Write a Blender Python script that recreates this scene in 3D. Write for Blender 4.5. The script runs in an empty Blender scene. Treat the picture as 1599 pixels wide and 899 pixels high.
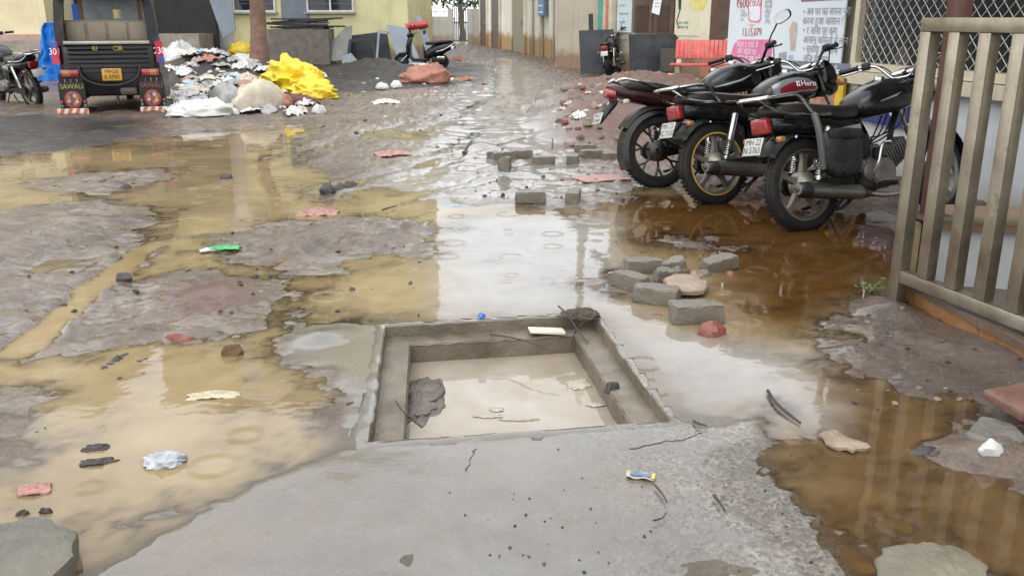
import bpy, bmesh, math, random
import numpy as np
from mathutils import Vector, Matrix, Euler

SC = bpy.context.scene
COL = SC.collection
R = math.radians
rnd = random.Random(7)

# ------------------------------------------------------------------ camera
CAM_H, FOC, HORIZON = 1.4, 1400.0, 30.0
PITCH = math.atan((449.5 - HORIZON) / FOC)
cam_d = bpy.data.cameras.new('camera')
cam = bpy.data.objects.new('camera', cam_d)
COL.objects.link(cam)
cam.location = (0, 0, CAM_H)
cam.rotation_euler = (math.pi / 2 - PITCH, 0, 0)
cam_d.sensor_width = 36.0
cam_d.lens = 36.0 * FOC / 1599.0
cam_d.clip_start = 0.05
cam_d.clip_end = 2000
cam_d.dof.use_dof = True
cam_d.dof.focus_distance = 5.0
cam_d.dof.aperture_fstop = 11.0
SC.camera = cam

# ------------------------------------------------------------------ world, sun, exposure
w = bpy.data.worlds.new('World')
SC.world = w
w.use_nodes = True
nt = w.node_tree
bg = nt.nodes['Background']
sky = nt.nodes.new('ShaderNodeTexSky')
sky.sky_type = 'NISHITA'
sky.sun_disc = False
SUN_EL, SUN_AZ = R(55), R(200)
sky.sun_elevation = SUN_EL
sky.sun_rotation = SUN_AZ
sky.dust_density = 2.0
sky.air_density = 1.0
hs = nt.nodes.new('ShaderNodeHueSaturation')       # overcast: the blue is greyed out
hs.inputs['Saturation'].default_value = 0.22
nt.links.new(sky.outputs[0], hs.inputs['Color'])
tcw = nt.nodes.new('ShaderNodeTexCoord')            # even rain cloud, a little brighter and darker in large soft masses
cn = nt.nodes.new('ShaderNodeTexNoise'); cn.inputs['Scale'].default_value = 2.2; cn.inputs['Detail'].default_value = 5
nt.links.new(tcw.outputs['Generated'], cn.inputs['Vector'])
cr = nt.nodes.new('ShaderNodeValToRGB'); e_ = cr.color_ramp.elements
e_[0].position = 0.3; e_[0].color = (0.72, 0.75, 0.79, 1); e_[1].position = 0.7; e_[1].color = (0.98, 0.99, 1.0, 1)
nt.links.new(cn.outputs['Fac'], cr.inputs[0])
cm = nt.nodes.new('ShaderNodeMix'); cm.data_type = 'RGBA'; cm.blend_type = 'MULTIPLY'; cm.inputs[0].default_value = 1.0
nt.links.new(cr.outputs[0], cm.inputs[6]); cm.inputs[7].default_value = (9.5, 9.5, 9.5, 1)
cx = nt.nodes.new('ShaderNodeMix'); cx.data_type = 'RGBA'; cx.inputs[0].default_value = 0.88
nt.links.new(hs.outputs[0], cx.inputs[6]); nt.links.new(cm.outputs[2], cx.inputs[7])
nt.links.new(cx.outputs[2], bg.inputs[0])
bg.inputs[1].default_value = 0.13
sl = bpy.data.lights.new('sun', 'SUN')
sl.energy = 0.5
sl.angle = R(40)
sl.color = (1.0, 0.97, 0.93)
so = bpy.data.objects.new('sun', sl)
COL.objects.link(so)
sd = Vector((math.sin(SUN_AZ) * math.cos(SUN_EL), math.cos(SUN_AZ) * math.cos(SUN_EL), math.sin(SUN_EL)))
so.rotation_euler = sd.to_track_quat('Z', 'Y').to_euler()
SC.view_settings.view_transform = 'Standard'
SC.view_settings.look = 'None'
SC.view_settings.gamma = 1.0
SC.view_settings.use_curve_mapping = False
SC.view_settings.exposure = 1.15
SC.cycles.max_bounces = 6
SC.cycles.transparent_max_bounces = 12
SC.cycles.caustics_reflective = False
SC.cycles.caustics_refractive = False

# ------------------------------------------------------------------ measuring helper: a point of the photographed ground
def gp(px, py, z=0.0):
    u = (px - 799.5) / FOC; v = (449.5 - py) / FOC
    cs, sn = math.cos(PITCH), math.sin(PITCH)
    dy = cs + v * sn; dz = -sn + v * cs
    t = (z - CAM_H) / dz
    return Vector((u * t, dy * t, z))
def at_y(px, py, Y):
    """point seen at a pixel, on the vertical plane at forward distance Y"""
    u = (px - 799.5) / FOC; v = (449.5 - py) / FOC
    cs, sn = math.cos(PITCH), math.sin(PITCH)
    dy = cs + v * sn; dz = -sn + v * cs
    t = Y / dy
    return Vector((u * t, Y, CAM_H + dz * t))

# ------------------------------------------------------------------ mesh builder
class MB:
    def __init__(s): s.v = []; s.f = []; s.m = []
    def add(s, vs, fs, mi=0):
        o = len(s.v); s.v += [tuple(p) for p in vs]
        s.f += [tuple(i + o for i in f) for f in fs]; s.m += [mi] * len(fs)
        return s
    def box(s, c, d, rot=None, mi=0, taper=1.0):
        c = Vector(c); hx, hy, hz = d[0] / 2, d[1] / 2, d[2] / 2
        M = Euler(rot).to_matrix() if rot is not None and not isinstance(rot, Matrix) else (rot or Matrix.Identity(3))
        vs = []
        for z in (-1, 1):
            t = taper if z > 0 else 1.0
            for x, y in ((-1, -1), (1, -1), (1, 1), (-1, 1)):
                vs.append(c + M @ Vector((x * hx * t, y * hy * t, z * hz)))
        s.add(vs, [(3, 2, 1, 0), (4, 5, 6, 7), (0, 1, 5, 4), (1, 2, 6, 5), (2, 3, 7, 6), (3, 0, 4, 7)], mi)
        return s
    def rbox(s, c, d, r=0.01, rot=None, seg=2, mi=0, jit=0.0, seed=0):
        """box with rounded edges"""
        bm = bmesh.new(); bmesh.ops.create_cube(bm, size=1.0)
        for v in bm.verts: v.co = Vector((v.co.x * d[0], v.co.y * d[1], v.co.z * d[2]))
        bmesh.ops.bevel(bm, geom=bm.edges[:], offset=r, segments=seg, affect='EDGES', profile=0.5)
        M = Euler(rot).to_matrix() if rot is not None and not isinstance(rot, Matrix) else (rot or Matrix.Identity(3))
        rr = random.Random(seed)
        c = Vector(c); bm.verts.index_update()
        vs = [c + M @ (v.co + Vector((rr.uniform(-jit, jit), rr.uniform(-jit, jit), rr.uniform(-jit, jit)))) for v in bm.verts]
        s.add(vs, [tuple(v.index for v in f.verts) for f in bm.faces], mi); bm.free()
        return s
    def tube(s, pts, rad, n=10, caps=True, mi=0, closed=False):
        pts = [Vector(p) for p in pts]
        if not hasattr(rad, '__len__'): rad = [rad] * len(pts)
        N = len(pts); vs = []; up = None
        for i, p in enumerate(pts):
            if closed: t = pts[(i + 1) % N] - pts[i - 1]
            else: t = pts[min(i + 1, N - 1)] - pts[max(i - 1, 0)]
            t.normalize()
            if up is None:
                up = Vector((0, 0, 1)) if abs(t.z) < 0.9 else Vector((1, 0, 0))
            a = t.cross(up)
            if a.length < 1e-5: a = t.orthogonal()
            a.normalize(); b = a.cross(t).normalized(); up = b
            for k in range(n):
                an = 2 * math.pi * k / n
                vs.append(p + rad[i] * (math.cos(an) * a + math.sin(an) * b))
        fs = []
        for i in range(N if closed else N - 1):
            j = (i + 1) % N
            for k in range(n):
                fs.append((i * n + k, i * n + (k + 1) % n, j * n + (k + 1) % n, j * n + k))
        if caps and not closed:
            fs.append(tuple(range(n - 1, -1, -1))); fs.append(tuple((N - 1) * n + k for k in range(n)))
        s.add(vs, fs, mi); return s
    def cyl(s, p0, p1, r0, r1=None, n=16, mi=0, caps=True):
        return s.tube([p0, p1], [r0, r0 if r1 is None else r1], n, caps, mi)
    def lathe(s, prof, c=(0, 0, 0), axis=(0, 0, 1), n=24, mi=0, closed=False):
        """prof: (radius, height along axis)"""
        ax = Vector(axis).normalized(); a = ax.orthogonal().normalized(); b = ax.cross(a); c = Vector(c)
        vs = []
        for r, h in prof:
            for k in range(n):
                an = 2 * math.pi * k / n
                vs.append(c + ax * h + r * (math.cos(an) * a + math.sin(an) * b))
        fs = []; P = len(prof)
        for i in range(P if closed else P - 1):
            j = (i + 1) % P
            for k in range(n):
                fs.append((i * n + k, i * n + (k + 1) % n, j * n + (k + 1) % n, j * n + k))
        if not closed:
            fs.append(tuple(range(n - 1, -1, -1))); fs.append(tuple((P - 1) * n + k for k in range(n)))
        s.add(vs, fs, mi); return s
    def loft(s, rings, caps=True, mi=0, closed_ring=True):
        n = len(rings[0]); vs = [p for r in rings for p in r]; fs = []
        for i in range(len(rings) - 1):
            for k in range(n if closed_ring else n - 1):
                fs.append((i * n + k, i * n + (k + 1) % n, (i + 1) * n + (k + 1) % n, (i + 1) * n + k))
        if caps and closed_ring:
            fs.append(tuple(range(n - 1, -1, -1))); fs.append(tuple((len(rings) - 1) * n + k for k in range(n)))
        s.add(vs, fs, mi); return s
    def prism(s, outline, off, mi=0):
        """extrude a planar outline (3d points) by vector off"""
        off = Vector(off); o = [Vector(p) for p in outline]; n = len(o)
        fs = [tuple(range(n - 1, -1, -1)), tuple(range(n, 2 * n))]
        for k in range(n): fs.append((k, (k + 1) % n, n + (k + 1) % n, n + k))
        s.add(o + [p + off for p in o], fs, mi); return s
    def sphere(s, c, r, nu=14, nv=9, mi=0, rot=None):
        c = Vector(c); r = (r, r, r) if not hasattr(r, '__len__') else r
        M = Euler(rot).to_matrix() if rot is not None else Matrix.Identity(3)
        vs = [c + M @ Vector((0, 0, -r[2]))]
        for j in range(1, nv):
            ph = -math.pi / 2 + math.pi * j / nv
            for k in range(nu):
                an = 2 * math.pi * k / nu
                vs.append(c + M @ Vector((r[0] * math.cos(ph) * math.cos(an), r[1] * math.cos(ph) * math.sin(an), r[2] * math.sin(ph))))
        vs.append(c + M @ Vector((0, 0, r[2]))); L = len(vs) - 1; fs = []
        for k in range(nu):
            fs.append((0, 1 + (k + 1) % nu, 1 + k)); b = 1 + (nv - 2) * nu
            fs.append((L, b + k, b + (k + 1) % nu))
        for j in range(nv - 2):
            for k in range(nu):
                a = 1 + j * nu
                fs.append((a + k, a + (k + 1) % nu, a + nu + (k + 1) % nu, a + nu + k))
        s.add(vs, fs, mi); return s
    def mesh(s, name, mats, smooth=True, ang=38):
        me = bpy.data.meshes.new(name)
        me.from_pydata(s.v, [], s.f)
        if not isinstance(mats, (list, tuple)): mats = [mats]
        for m in mats: me.materials.append(m)
        if len(mats) > 1: me.polygons.foreach_set('material_index', s.m)
        if smooth:
            me.polygons.foreach_set('use_smooth', [True] * len(me.polygons))
            me.set_sharp_from_angle(angle=R(ang))
        me.update()
        return me
    def build(s, name, mats, parent=None, smooth=True, ang=38, fixn=True):
        me = s.mesh(name, mats, smooth, ang)
        if fixn:
            bm = bmesh.new(); bm.from_mesh(me)
            bmesh.ops.recalc_face_normals(bm, faces=bm.faces[:]); bm.to_mesh(me); bm.free()
            if smooth: me.set_sharp_from_angle(angle=R(ang))
        return link(name, me, parent)

def link(name, me, parent=None):
    o = bpy.data.objects.new(name, me); COL.objects.link(o)
    if parent is not None: o.parent = parent
    return o
def tag(o, label=None, cat=None, group=None, kind=None):
    if label: o['label'] = label
    if cat: o['category'] = cat
    if group: o['group'] = group
    if kind: o['kind'] = kind
    return o
def thing(name, label, cat, loc=(0, 0, 0), rot=(0, 0, 0), group=None):
    o = bpy.data.objects.new(name, None); COL.objects.link(o)
    o.location = loc; o.rotation_euler = rot; o.empty_display_size = 0.1
    return tag(o, label, cat, group)

# ------------------------------------------------------------------ noise for geometry
def _hash(ix, iy, seed):
    h = (ix.astype(np.int64) * 374761393 + iy.astype(np.int64) * 668265263 + seed * 2147483647) & 0xFFFFFFFF
    h = ((h ^ (h >> 13)) * 1274126177) & 0xFFFFFFFF
    return ((h ^ (h >> 16)) & 0xFFFFFF) / float(0xFFFFFF)
def perlin(x, y, seed=0):
    xi = np.floor(x); yi = np.floor(y); xf = x - xi; yf = y - yi
    u = xf * xf * xf * (xf * (xf * 6 - 15) + 10); v = yf * yf * yf * (yf * (yf * 6 - 15) + 10)
    def g(dx, dy):
        a = _hash(xi + dx, yi + dy, seed) * 2 * np.pi
        return np.cos(a) * (xf - dx) + np.sin(a) * (yf - dy)
    a = g(0, 0) + u * (g(1, 0) - g(0, 0)); b = g(0, 1) + u * (g(1, 1) - g(0, 1))
    return (a + v * (b - a)) * 1.5
def fbm(x, y, oct=4, seed=0, gain=0.5):
    s = 0; a = 1; t = 0
    for i in range(oct):
        s = s + a * perlin(x, y, seed + i * 17); t += a; a *= gain; x = x * 2.03 + 3.1; y = y * 2.03 + 7.7
    return s / t
def sstep(a, b, x):
    t = np.clip((x - a) / (b - a), 0, 1); return t * t * (3 - 2 * t)
def poly_sd(X, Y, P):
    """signed distance, positive inside"""
    n = len(P); xs = [p[0] for p in P]; ys = [p[1] for p in P]; mg = 1.2
    mk = (X > min(xs) - mg) & (X < max(xs) + mg) & (Y > min(ys) - mg) & (Y < max(ys) + mg)
    full = np.full(X.shape, -mg); X = X[mk]; Y = Y[mk]
    d = np.full(X.shape, 1e9); ins = np.zeros(X.shape, bool)
    for i in range(n):
        ax, ay = P[i][0], P[i][1]; bx, by = P[(i + 1) % n][0], P[(i + 1) % n][1]
        ex, ey = bx - ax, by - ay; wx, wy = X - ax, Y - ay
        t = np.clip((wx * ex + wy * ey) / (ex * ex + ey * ey + 1e-12), 0, 1)
        d = np.minimum(d, (wx - ex * t) ** 2 + (wy - ey * t) ** 2)
        c = ((ay > Y) != (by > Y)) & (X < (bx - ax) * (Y - ay) / ((by - ay) if by != ay else 1e-9) + ax)
        ins ^= c
    d = np.sqrt(d); full[mk] = np.where(ins, d, -d)
    return full

# ------------------------------------------------------------------ material helpers
def new_mat(name):
    m = bpy.data.materials.new(name); m.use_nodes = True
    t = m.node_tree; b = t.nodes['Principled BSDF']
    return m, t, b
def N(t, kind, **kw):
    n = t.nodes.new(kind)
    for k, v in kw.items(): setattr(n, k, v)
    return n
def setv(n, **kw):
    for k, v in kw.items(): n.inputs[k].default_value = v
    return n
def ramp(t, fac, stops, interp='LINEAR'):
    n = t.nodes.new('ShaderNodeValToRGB'); e = n.color_ramp.elements; n.color_ramp.interpolation = interp
    while len(e) < len(stops): e.new(0.5)
    for k, (p, c) in enumerate(stops):
        e[k].position = p; e[k].color = (c, c, c, 1) if not hasattr(c, '__len__') else (*c[:3], 1)
    t.links.new(fac, n.inputs[0]); return n.outputs[0]
def mixc(t, fac, a, b, mode='MIX'):
    n = t.nodes.new('ShaderNodeMix'); n.data_type = 'RGBA'; n.blend_type = mode
    for s, val in ((0, fac), (6, a), (7, b)):
        if isinstance(val, bpy.types.NodeSocket): t.links.new(val, n.inputs[s])
        elif hasattr(val, '__len__'): n.inputs[s].default_value = (*val[:3], 1)
        else: n.inputs[s].default_value = val
    return n.outputs[2]
def math_(t, op, a, b=0.0, c=None, clamp=False):
    n = t.nodes.new('ShaderNodeMath'); n.operation = op; n.use_clamp = clamp
    for i, val in enumerate((a, b) if c is None else (a, b, c)):
        if isinstance(val, bpy.types.NodeSocket): t.links.new(val, n.inputs[i])
        else: n.inputs[i].default_value = val
    return n.outputs[0]
def noise(t, vec, scale, detail=4, rough=0.55, dist=0.0):
    n = t.nodes.new('ShaderNodeTexNoise'); setv(n, Scale=scale, Detail=detail, Roughness=rough, Distortion=dist)
    if vec is not None: t.links.new(vec, n.inputs['Vector'])
    return n.outputs['Fac']
def bump(t, h, strength=0.3, dist=0.01, nrm=None):
    n = t.nodes.new('ShaderNodeBump'); setv(n, Strength=strength, Distance=dist); t.links.new(h, n.inputs['Height'])
    if nrm is not None: t.links.new(nrm, n.inputs['Normal'])
    return n.outputs[0]
def objco(t, kind='Object'):
    return t.nodes.new('ShaderNodeTexCoord').outputs[kind]

MATS = {}
def pm(name, col, rough=0.5, metal=0.0, var=0.15, vscale=6.0, bumpk=0.0, bscale=60.0, dirt=0.0, dirtcol=(0.16, 0.115, 0.075), dscale=3.0,
       spec=0.5, coat=0.0, rvar=0.15, streak=0.0, streakcol=(0.12, 0.09, 0.06), wet=0.0):
    """general weathered surface: colour drift, grain, dirt patches"""
    if name in MATS: return MATS[name]
    m, t, b = new_mat(name); co = objco(t)
    n1 = noise(t, co, vscale, 5, 0.6)
    lo = tuple(c * (1 - var) for c in col); hi = tuple(min(1, c * (1 + var)) for c in col)
    c = ramp(t, n1, [(0.3, lo), (0.7, hi)])
    if streak > 0:
        mp = N(t, 'ShaderNodeMapping'); mp.inputs['Scale'].default_value = (9, 9, 0.7); t.links.new(co, mp.inputs[0])
        n3 = noise(t, mp.outputs[0], 2.0, 5, 0.65)
        c = mixc(t, math_(t, 'MULTIPLY', ramp(t, n3, [(0.5, 0), (0.72, 1)]), streak), c, streakcol)
    r = math_(t, 'ADD', rough - rvar / 2, math_(t, 'MULTIPLY', noise(t, co, vscale * 2.3, 3), rvar), clamp=True)
    if dirt > 0:
        n2 = noise(t, co, dscale, 6, 0.68, 0.4)
        f = math_(t, 'MULTIPLY', ramp(t, n2, [(0.46, 0), (0.66, 1)]), dirt)
        c = mixc(t, f, c, dirtcol); r = math_(t, 'ADD', r, math_(t, 'MULTIPLY', f, 0.35), clamp=True)
    t.links.new(c, b.inputs['Base Color']); t.links.new(r, b.inputs['Roughness'])
    b.inputs['Metallic'].default_value = metal; b.inputs['Specular IOR Level'].default_value = spec
    if coat: b.inputs['Coat Weight'].default_value = coat; b.inputs['Coat Roughness'].default_value = 0.08
    if bumpk > 0:
        t.links.new(bump(t, noise(t, co, bscale, 4), bumpk, 0.01), b.inputs['Normal'])
    MATS[name] = m
    return m
# ================================================================== GROUND, PUDDLES, DRAIN PIT
PIT = [gp(603, 508), gp(925, 490), gp(1048, 657), gp(578, 690)]      # outer opening, clockwise from far left
PITC = sum(PIT, Vector()) / 4
def inset(P, d):
    """move the corners of a convex quad inwards by d metres (outwards if negative)"""
    n = len(P); c = sum(P, Vector()) / n; L = []
    for i in range(n):
        a, b = P[i], P[(i + 1) % n]; e = (b - a).normalized(); nn = Vector((-e.y, e.x, 0))
        if nn.dot(c - a) < 0: nn = -nn
        L.append((a + nn * d, e))
    out = []
    for i in range(n):
        p, e = L[i - 1]; q, g = L[i]
        den = e.x * g.y - e.y * g.x
        s = ((q.x - p.x) * g.y - (q.y - p.y) * g.x) / den
        out.append(p + e * s)
    return out

def axis(lo, d0, d1, hi, step, grow):
    a = list(np.arange(d0, d1, step)); s = step; p = a[-1]
    while p < hi: s *= grow; p += s; a.append(p)
    s = step; p = a[0]
    while p > lo: s *= grow; p -= s; a.insert(0, p)
    return np.array(a)
gx = axis(-14, -2.2, 2.6, 14, 0.025, 1.028)
def grow_out(a, hi, g):
    a = list(a); s = a[-1] - a[-2]
    while a[-1] < hi: s *= g; a.append(a[-1] + s)
    return a
gx = np.array(grow_out(gx, 300, 1.14)); gx = -np.array(grow_out(-gx[::-1], 300, 1.14))[::-1]
gy = axis(-60, 1.75, 5.0, 9.0, 0.024, 1.008)
yy = list(gy); s_ = gy[-1] - gy[-2]
while yy[-1] < 60: s_ *= 1.010; yy.append(yy[-1] + s_)
while yy[-1] < 500: s_ *= 1.12; yy.append(yy[-1] + s_)
gy = np.array(yy)
lowy = gy[gy < 1.75]
k_ = [1.75]; s_ = 0.022
while k_[0] > -60: s_ *= 1.10; k_.insert(0, k_[0] - s_)
gy = np.concatenate([np.array(k_[:-1]), gy[gy >= 1.75]])
GX, GY = np.meshgrid(gx, gy)
def pp(*pts): return [gp(x, y) for x, y in pts]
dist = np.hypot(GX, GY)
wamp = np.clip(dist / 5.0, 0.5, 5.0)
WX = GX + 0.07 * wamp * fbm(GX * 1.9, GY * 1.9, 4, 3) + 0.03 * fbm(GX * 9, GY * 9, 3, 5)
WY = GY + 0.11 * wamp * fbm(GX * 1.9, GY * 1.3, 4, 11) + 0.03 * fbm(GX * 9, GY * 9, 3, 9)
SHAPES = [   # W = standing water, L = mud above it, in the order they are laid
 ('W', [(-80, 246), (60, 236), (140, 226), (215, 214), (270, 200), (350, 196), (440, 190), (490, 205), (470, 250), (560, 285), (640, 300),
        (700, 318), (800, 318), (880, 326), (960, 315), (985, 292), (1040, 288), (1130, 306), (1230, 330), (1330, 330), (1392, 332), (1470, 420), (1700, 560), (1900, 700), (1900, 1100),
        (-300, 1100), (-300, 560), (-300, 300)]),
 ('W', [(575, 206), (620, 199), (665, 203), (660, 218), (600, 222)]),
 ('W', [(682, 222), (712, 220), (716, 236), (684, 238)]),
 ('W', [(772, 138), (822, 136), (826, 149), (780, 150)]),
 ('W', [(785, 112), (830, 110), (825, 116), (790, 118)]),
 ('W', [(100, 196), (240, 188), (240, 196), (150, 206)]),
 ('L', [(70, 283), (150, 272), (235, 268), (262, 275), (225, 286), (165, 302), (90, 300)]),
 ('L', [(-200, 352), (60, 322), (150, 312), (222, 322), (246, 342), (232, 372), (185, 398), (60, 420), (-200, 470)]),
 ('L', [(-200, 470), (60, 424), (150, 420), (205, 394), (180, 420), (90, 478), (30, 520), (-200, 620)]),
 ('L', [(205, 442), (300, 428), (395, 436), (452, 462), (458, 490), (400, 512), (300, 532), (190, 540), (100, 552), (45, 556), (90, 505), (140, 462)]),
 ('L', [(325, 372), (430, 352), (520, 342), (640, 342), (690, 352), (664, 376), (672, 396), (560, 402), (500, 424), (440, 430), (380, 408), (322, 392)]),
 ('L', [(490, 296), (520, 286), (560, 292), (540, 306), (500, 314)]),
 ('L', [(-100, 600), (20, 615), (48, 660), (40, 720), (-100, 730)]),
 ('L', [(440, 530), (490, 505), (560, 500), (600, 505), (590, 570), (560, 640), (545, 690), (520, 640), (505, 580), (460, 566)]),
 ('L', [(-300, 1150), (130, 900), (210, 860), (300, 806), (420, 742), (520, 702), (572, 694), (700, 690), (1046, 662), (1100, 668), (1185, 655), (1215, 692), (1182, 758), (1245, 792),
        (1290, 860), (1350, 930), (1400, 1150)]),
 ('W', [(1180, 752), (1212, 700), (1300, 700), (1290, 780), (1240, 786)]),
 ('L', [(1318, 482), (1370, 462), (1420, 470), (1520, 520), (1640, 590), (1700, 660), (1600, 640), (1490, 622), (1400, 604), (1330, 585), (1290, 548)]),
 ('L', [(1490, 700), (1530, 660), (1640, 640), (1700, 700), (1700, 800), (1620, 776), (1520, 730)]),
 ('L', [(1370, 885), (1400, 858), (1500, 860), (1545, 905), (1545, 960), (1370, 960)]),
 ('L', [(905, 440), (940, 430), (945, 440), (915, 448)]),
 ('L', [(1040, 374), (1110, 372), (1125, 386), (1060, 390)]),
]
S = np.full(GX.shape, 0.35)
for k, P in SHAPES:
    P = pp(*P); xs = [p.x for p in P]; ys = [p.y for p in P]
    sd_ = poly_sd(WX, WY, P)
    S = np.minimum(S, -sd_) if k == 'W' else np.maximum(S, sd_)
# material regions -----------------------------------------------------------
def region(P, soft, seed, warp=True):
    P = pp(*P); return sstep(-soft, soft, poly_sd(WX if warp else GX, WY if warp else GY, P) + 0.12 * fbm(GX * 3, GY * 3, 3, seed))
slab = region([(-300, 1150), (110, 915), (210, 858), (300, 802), (420, 738), (520, 700), (540, 640), (520, 575), (450, 560), (440, 530), (490, 505), (560, 498), (640, 496),
               (930, 482), (1000, 540), (1060, 640), (1190, 650), (1225, 700), (1200, 760), (1250, 792), (1290, 860), (1350, 930), (1400, 1150)], 0.03, 31)
lane = region([(560, 300), (690, 200), (730, 140), (768, 95), (800, 92), (850, 125), (866, 170), (880, 228), (960, 300), (900, 320), (700, 320)], 0.4, 41)
redm = np.maximum(region([(255, 470), (330, 440), (400, 455), (390, 490), (300, 500)], 0.12, 51) * 0.9,
        np.maximum(region([(985, 215), (1000, 285), (1140, 312), (1400, 330), (1400, 250), (1100, 200)], 0.3, 52),
                   region([(872, 228), (880, 165), (905, 125), (950, 112), (1120, 112), (1200, 200), (1000, 240)], 0.5, 53)))
dark = np.maximum(0.55 * region([(250, 190), (255, 90), (330, 85), (440, 95), (520, 150), (480, 178), (400, 186)], 0.6, 64), np.maximum(region([(-400, 190), (-400, 252), (60, 240), (150, 226), (216, 214), (215, 192), (120, 192), (80, 186)], 0.5, 61),
        np.maximum(region([(455, 150), (470, 98), (560, 90), (700, 96), (770, 106), (750, 132), (640, 142), (560, 148)], 0.4, 62),
                   region([(1380, 470), (1420, 465), (1650, 570), (1700, 680), (1500, 640), (1330, 590)], 0.1, 63) * 0.22)))
dark = np.clip(dark * 1.5, 0, 1)
# height ----------------------------------------------------------------------
n_big = fbm(GX * 0.9, GY * 0.9, 4, 21); n_mid = fbm(GX * 4.5, GY * 4.5, 4, 22); n_fine = fbm(GX * 19, GY * 19, 4, 23, 0.6)
far = sstep(6, 14, GY)
land = np.where(S > 0, 0.024 * (1 - np.exp(-S / 0.30)), -0.050 * (1 - np.exp(S / 0.48)))
H = land + 0.026 * n_mid + 0.014 * n_fine * (1 - 0.8 * slab) + far * (0.02 + 0.05 * n_big)
H += (1 - far) * 0.012 * n_big
mud = np.clip(S / 0.15, 0, 1) * (1 - slab) * (1 - lane)
lump = np.abs(fbm(GX * 7, GY * 7, 4, 77, 0.6))
H += mud * (0.050 * lump * np.clip(dist / 6, 0.5, 1.6))
# slab: nearly flat, higher towards the front, thin film of water in hollows
slab_h = 0.0065 + 0.020 * n_big + 0.006 * n_mid + 0.0008 * n_fine
edge_in = np.clip(S / 0.12, -1, 1)
H = H * (1 - slab) + np.where(S > 0, np.minimum(slab_h, 0.03 * S + 0.0012 * n_mid + 0.0006 * n_fine), H * 0.4 + 0.0012 * n_mid) * slab
H = H * (1 - 0.75 * lane * far) + lane * far * (0.008 + 0.005 * n_mid)
# tyre ruts crossing the mud
def rut(a, b, wdt, dep, teeth=0.0):
    global H
    a = gp(*a); b = gp(*b); e = (b - a); L = e.length; e.normalize()
    wx = WX * 0.35 + GX * 0.65 - a.x; wy = WY * 0.35 + GY * 0.65 - a.y
    tt = wx * e.x + wy * e.y; nn = -wx * e.y + wy * e.x
    m_ = np.exp(-(nn / wdt) ** 2) * sstep(-0.05, 0.15, tt) * (1 - sstep(L - 0.15, L + 0.05, tt))
    lip = np.exp(-((np.abs(nn) - wdt * 1.6) / (wdt * 0.6)) ** 2) * sstep(-0.05, 0.15, tt) * (1 - sstep(L - 0.15, L + 0.05, tt))
    H = H - dep * m_ * (1 + teeth * np.sin(tt * 75)) + 0.5 * dep * lip * (0.7 + 0.6 * n_mid)
rut((235, 380), (20, 560), 0.07, 0.05)
rut((300, 362), (560, 350), 0.06, 0.03, 0.3)
rut((400, 420), (700, 330), 0.05, 0.03, 0.3)
rut((480, 305), (860, 205), 0.10, 0.03)
rut((560, 330), (900, 235), 0.08, 0.02)
rut((90, 470), (215, 392), 0.05, 0.02, 0.4)
rut((-60, 432), (225, 345), 0.05, 0.022, 0.5)
rut((-40, 400), (190, 330), 0.045, 0.018, 0.5)
rut((120, 535), (430, 462), 0.05, 0.016, 0.5)
rut((180, 500), (420, 448), 0.04, 0.014, 0.5)
rut((350, 395), (660, 362), 0.05, 0.018, 0.5)
rut((560, 270), (760, 150), 0.16, 0.016)
rut((640, 290), (800, 150), 0.16, 0.014)
rut((400, 262), (640, 190), 0.12, 0.03)
rut((460, 255), (700, 175), 0.12, 0.025)
# heaps
def heap(px, py, rx, ry, h, seed, pw=1.2):
    global H
    c = gp(px, py); mk = (np.abs(GX - c.x) < rx * 1.4) & (np.abs(GY - c.y) < ry * 1.4); x = GX[mk]; y = GY[mk]; h0 = H[mk]
    q = np.hypot((x - c.x) / rx, (y - c.y) / ry) + 0.28 * fbm(x * 1.3, y * 1.3, 4, seed)
    H[mk] = np.where(q < 1, np.maximum(h0, h0 * 0.3 + h * np.clip(1 - q, 0, 1) ** pw * (1 + 0.25 * fbm(x * 4, y * 4, 4, seed + 1))), h0)
heap(1000, 168, 1.8, 3.8, 0.55, 91, 0.6)
heap(945, 190, 1.4, 1.8, 0.30, 92)
heap(330, 132, 3.0, 3.2, 0.65, 93)
heap(400, 150, 1.8, 1.6, 0.30, 94)
heap(590, 118, 2.3, 2.6, 0.42, 95)
heap(925, 205, 0.9, 1.8, 0.22, 103)
heap(905, 170, 0.8, 2.6, 0.24, 104)
heap(1070, 150, 1.6, 2.0, 0.35, 96)
heap(350, 460, 0.30, 0.28, 0.05, 97)
heap(500, 528, 0.20, 0.16, 0.035, 98)
heap(1395, 490, 0.22, 0.30, 0.06, 99)
heap(1590, 560, 0.35, 0.6, 0.07, 100)
heap(1560, 712, 0.28, 0.16, 0.07, 101)
heap(720, 82, 3.0, 5.0, 0.3, 102)
# keep the ground flush round the drain pit
sdp = poly_sd(GX, GY, PIT)
near = sstep(-0.30, -0.05, sdp)
rightside = sstep(0.25, 0.6, GX) * sstep(2.9, 3.3, GY)
topside = sstep(3.95, 4.2, GY)
H = H * (1 - near) + near * (np.where(H > 0, np.minimum(H, 0.006), H * 0.3) - 0.006 * np.maximum(rightside, topside))
far_out = sstep(70, 120, dist)
H = H * (1 - far_out) + 0.05 * far_out

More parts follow.
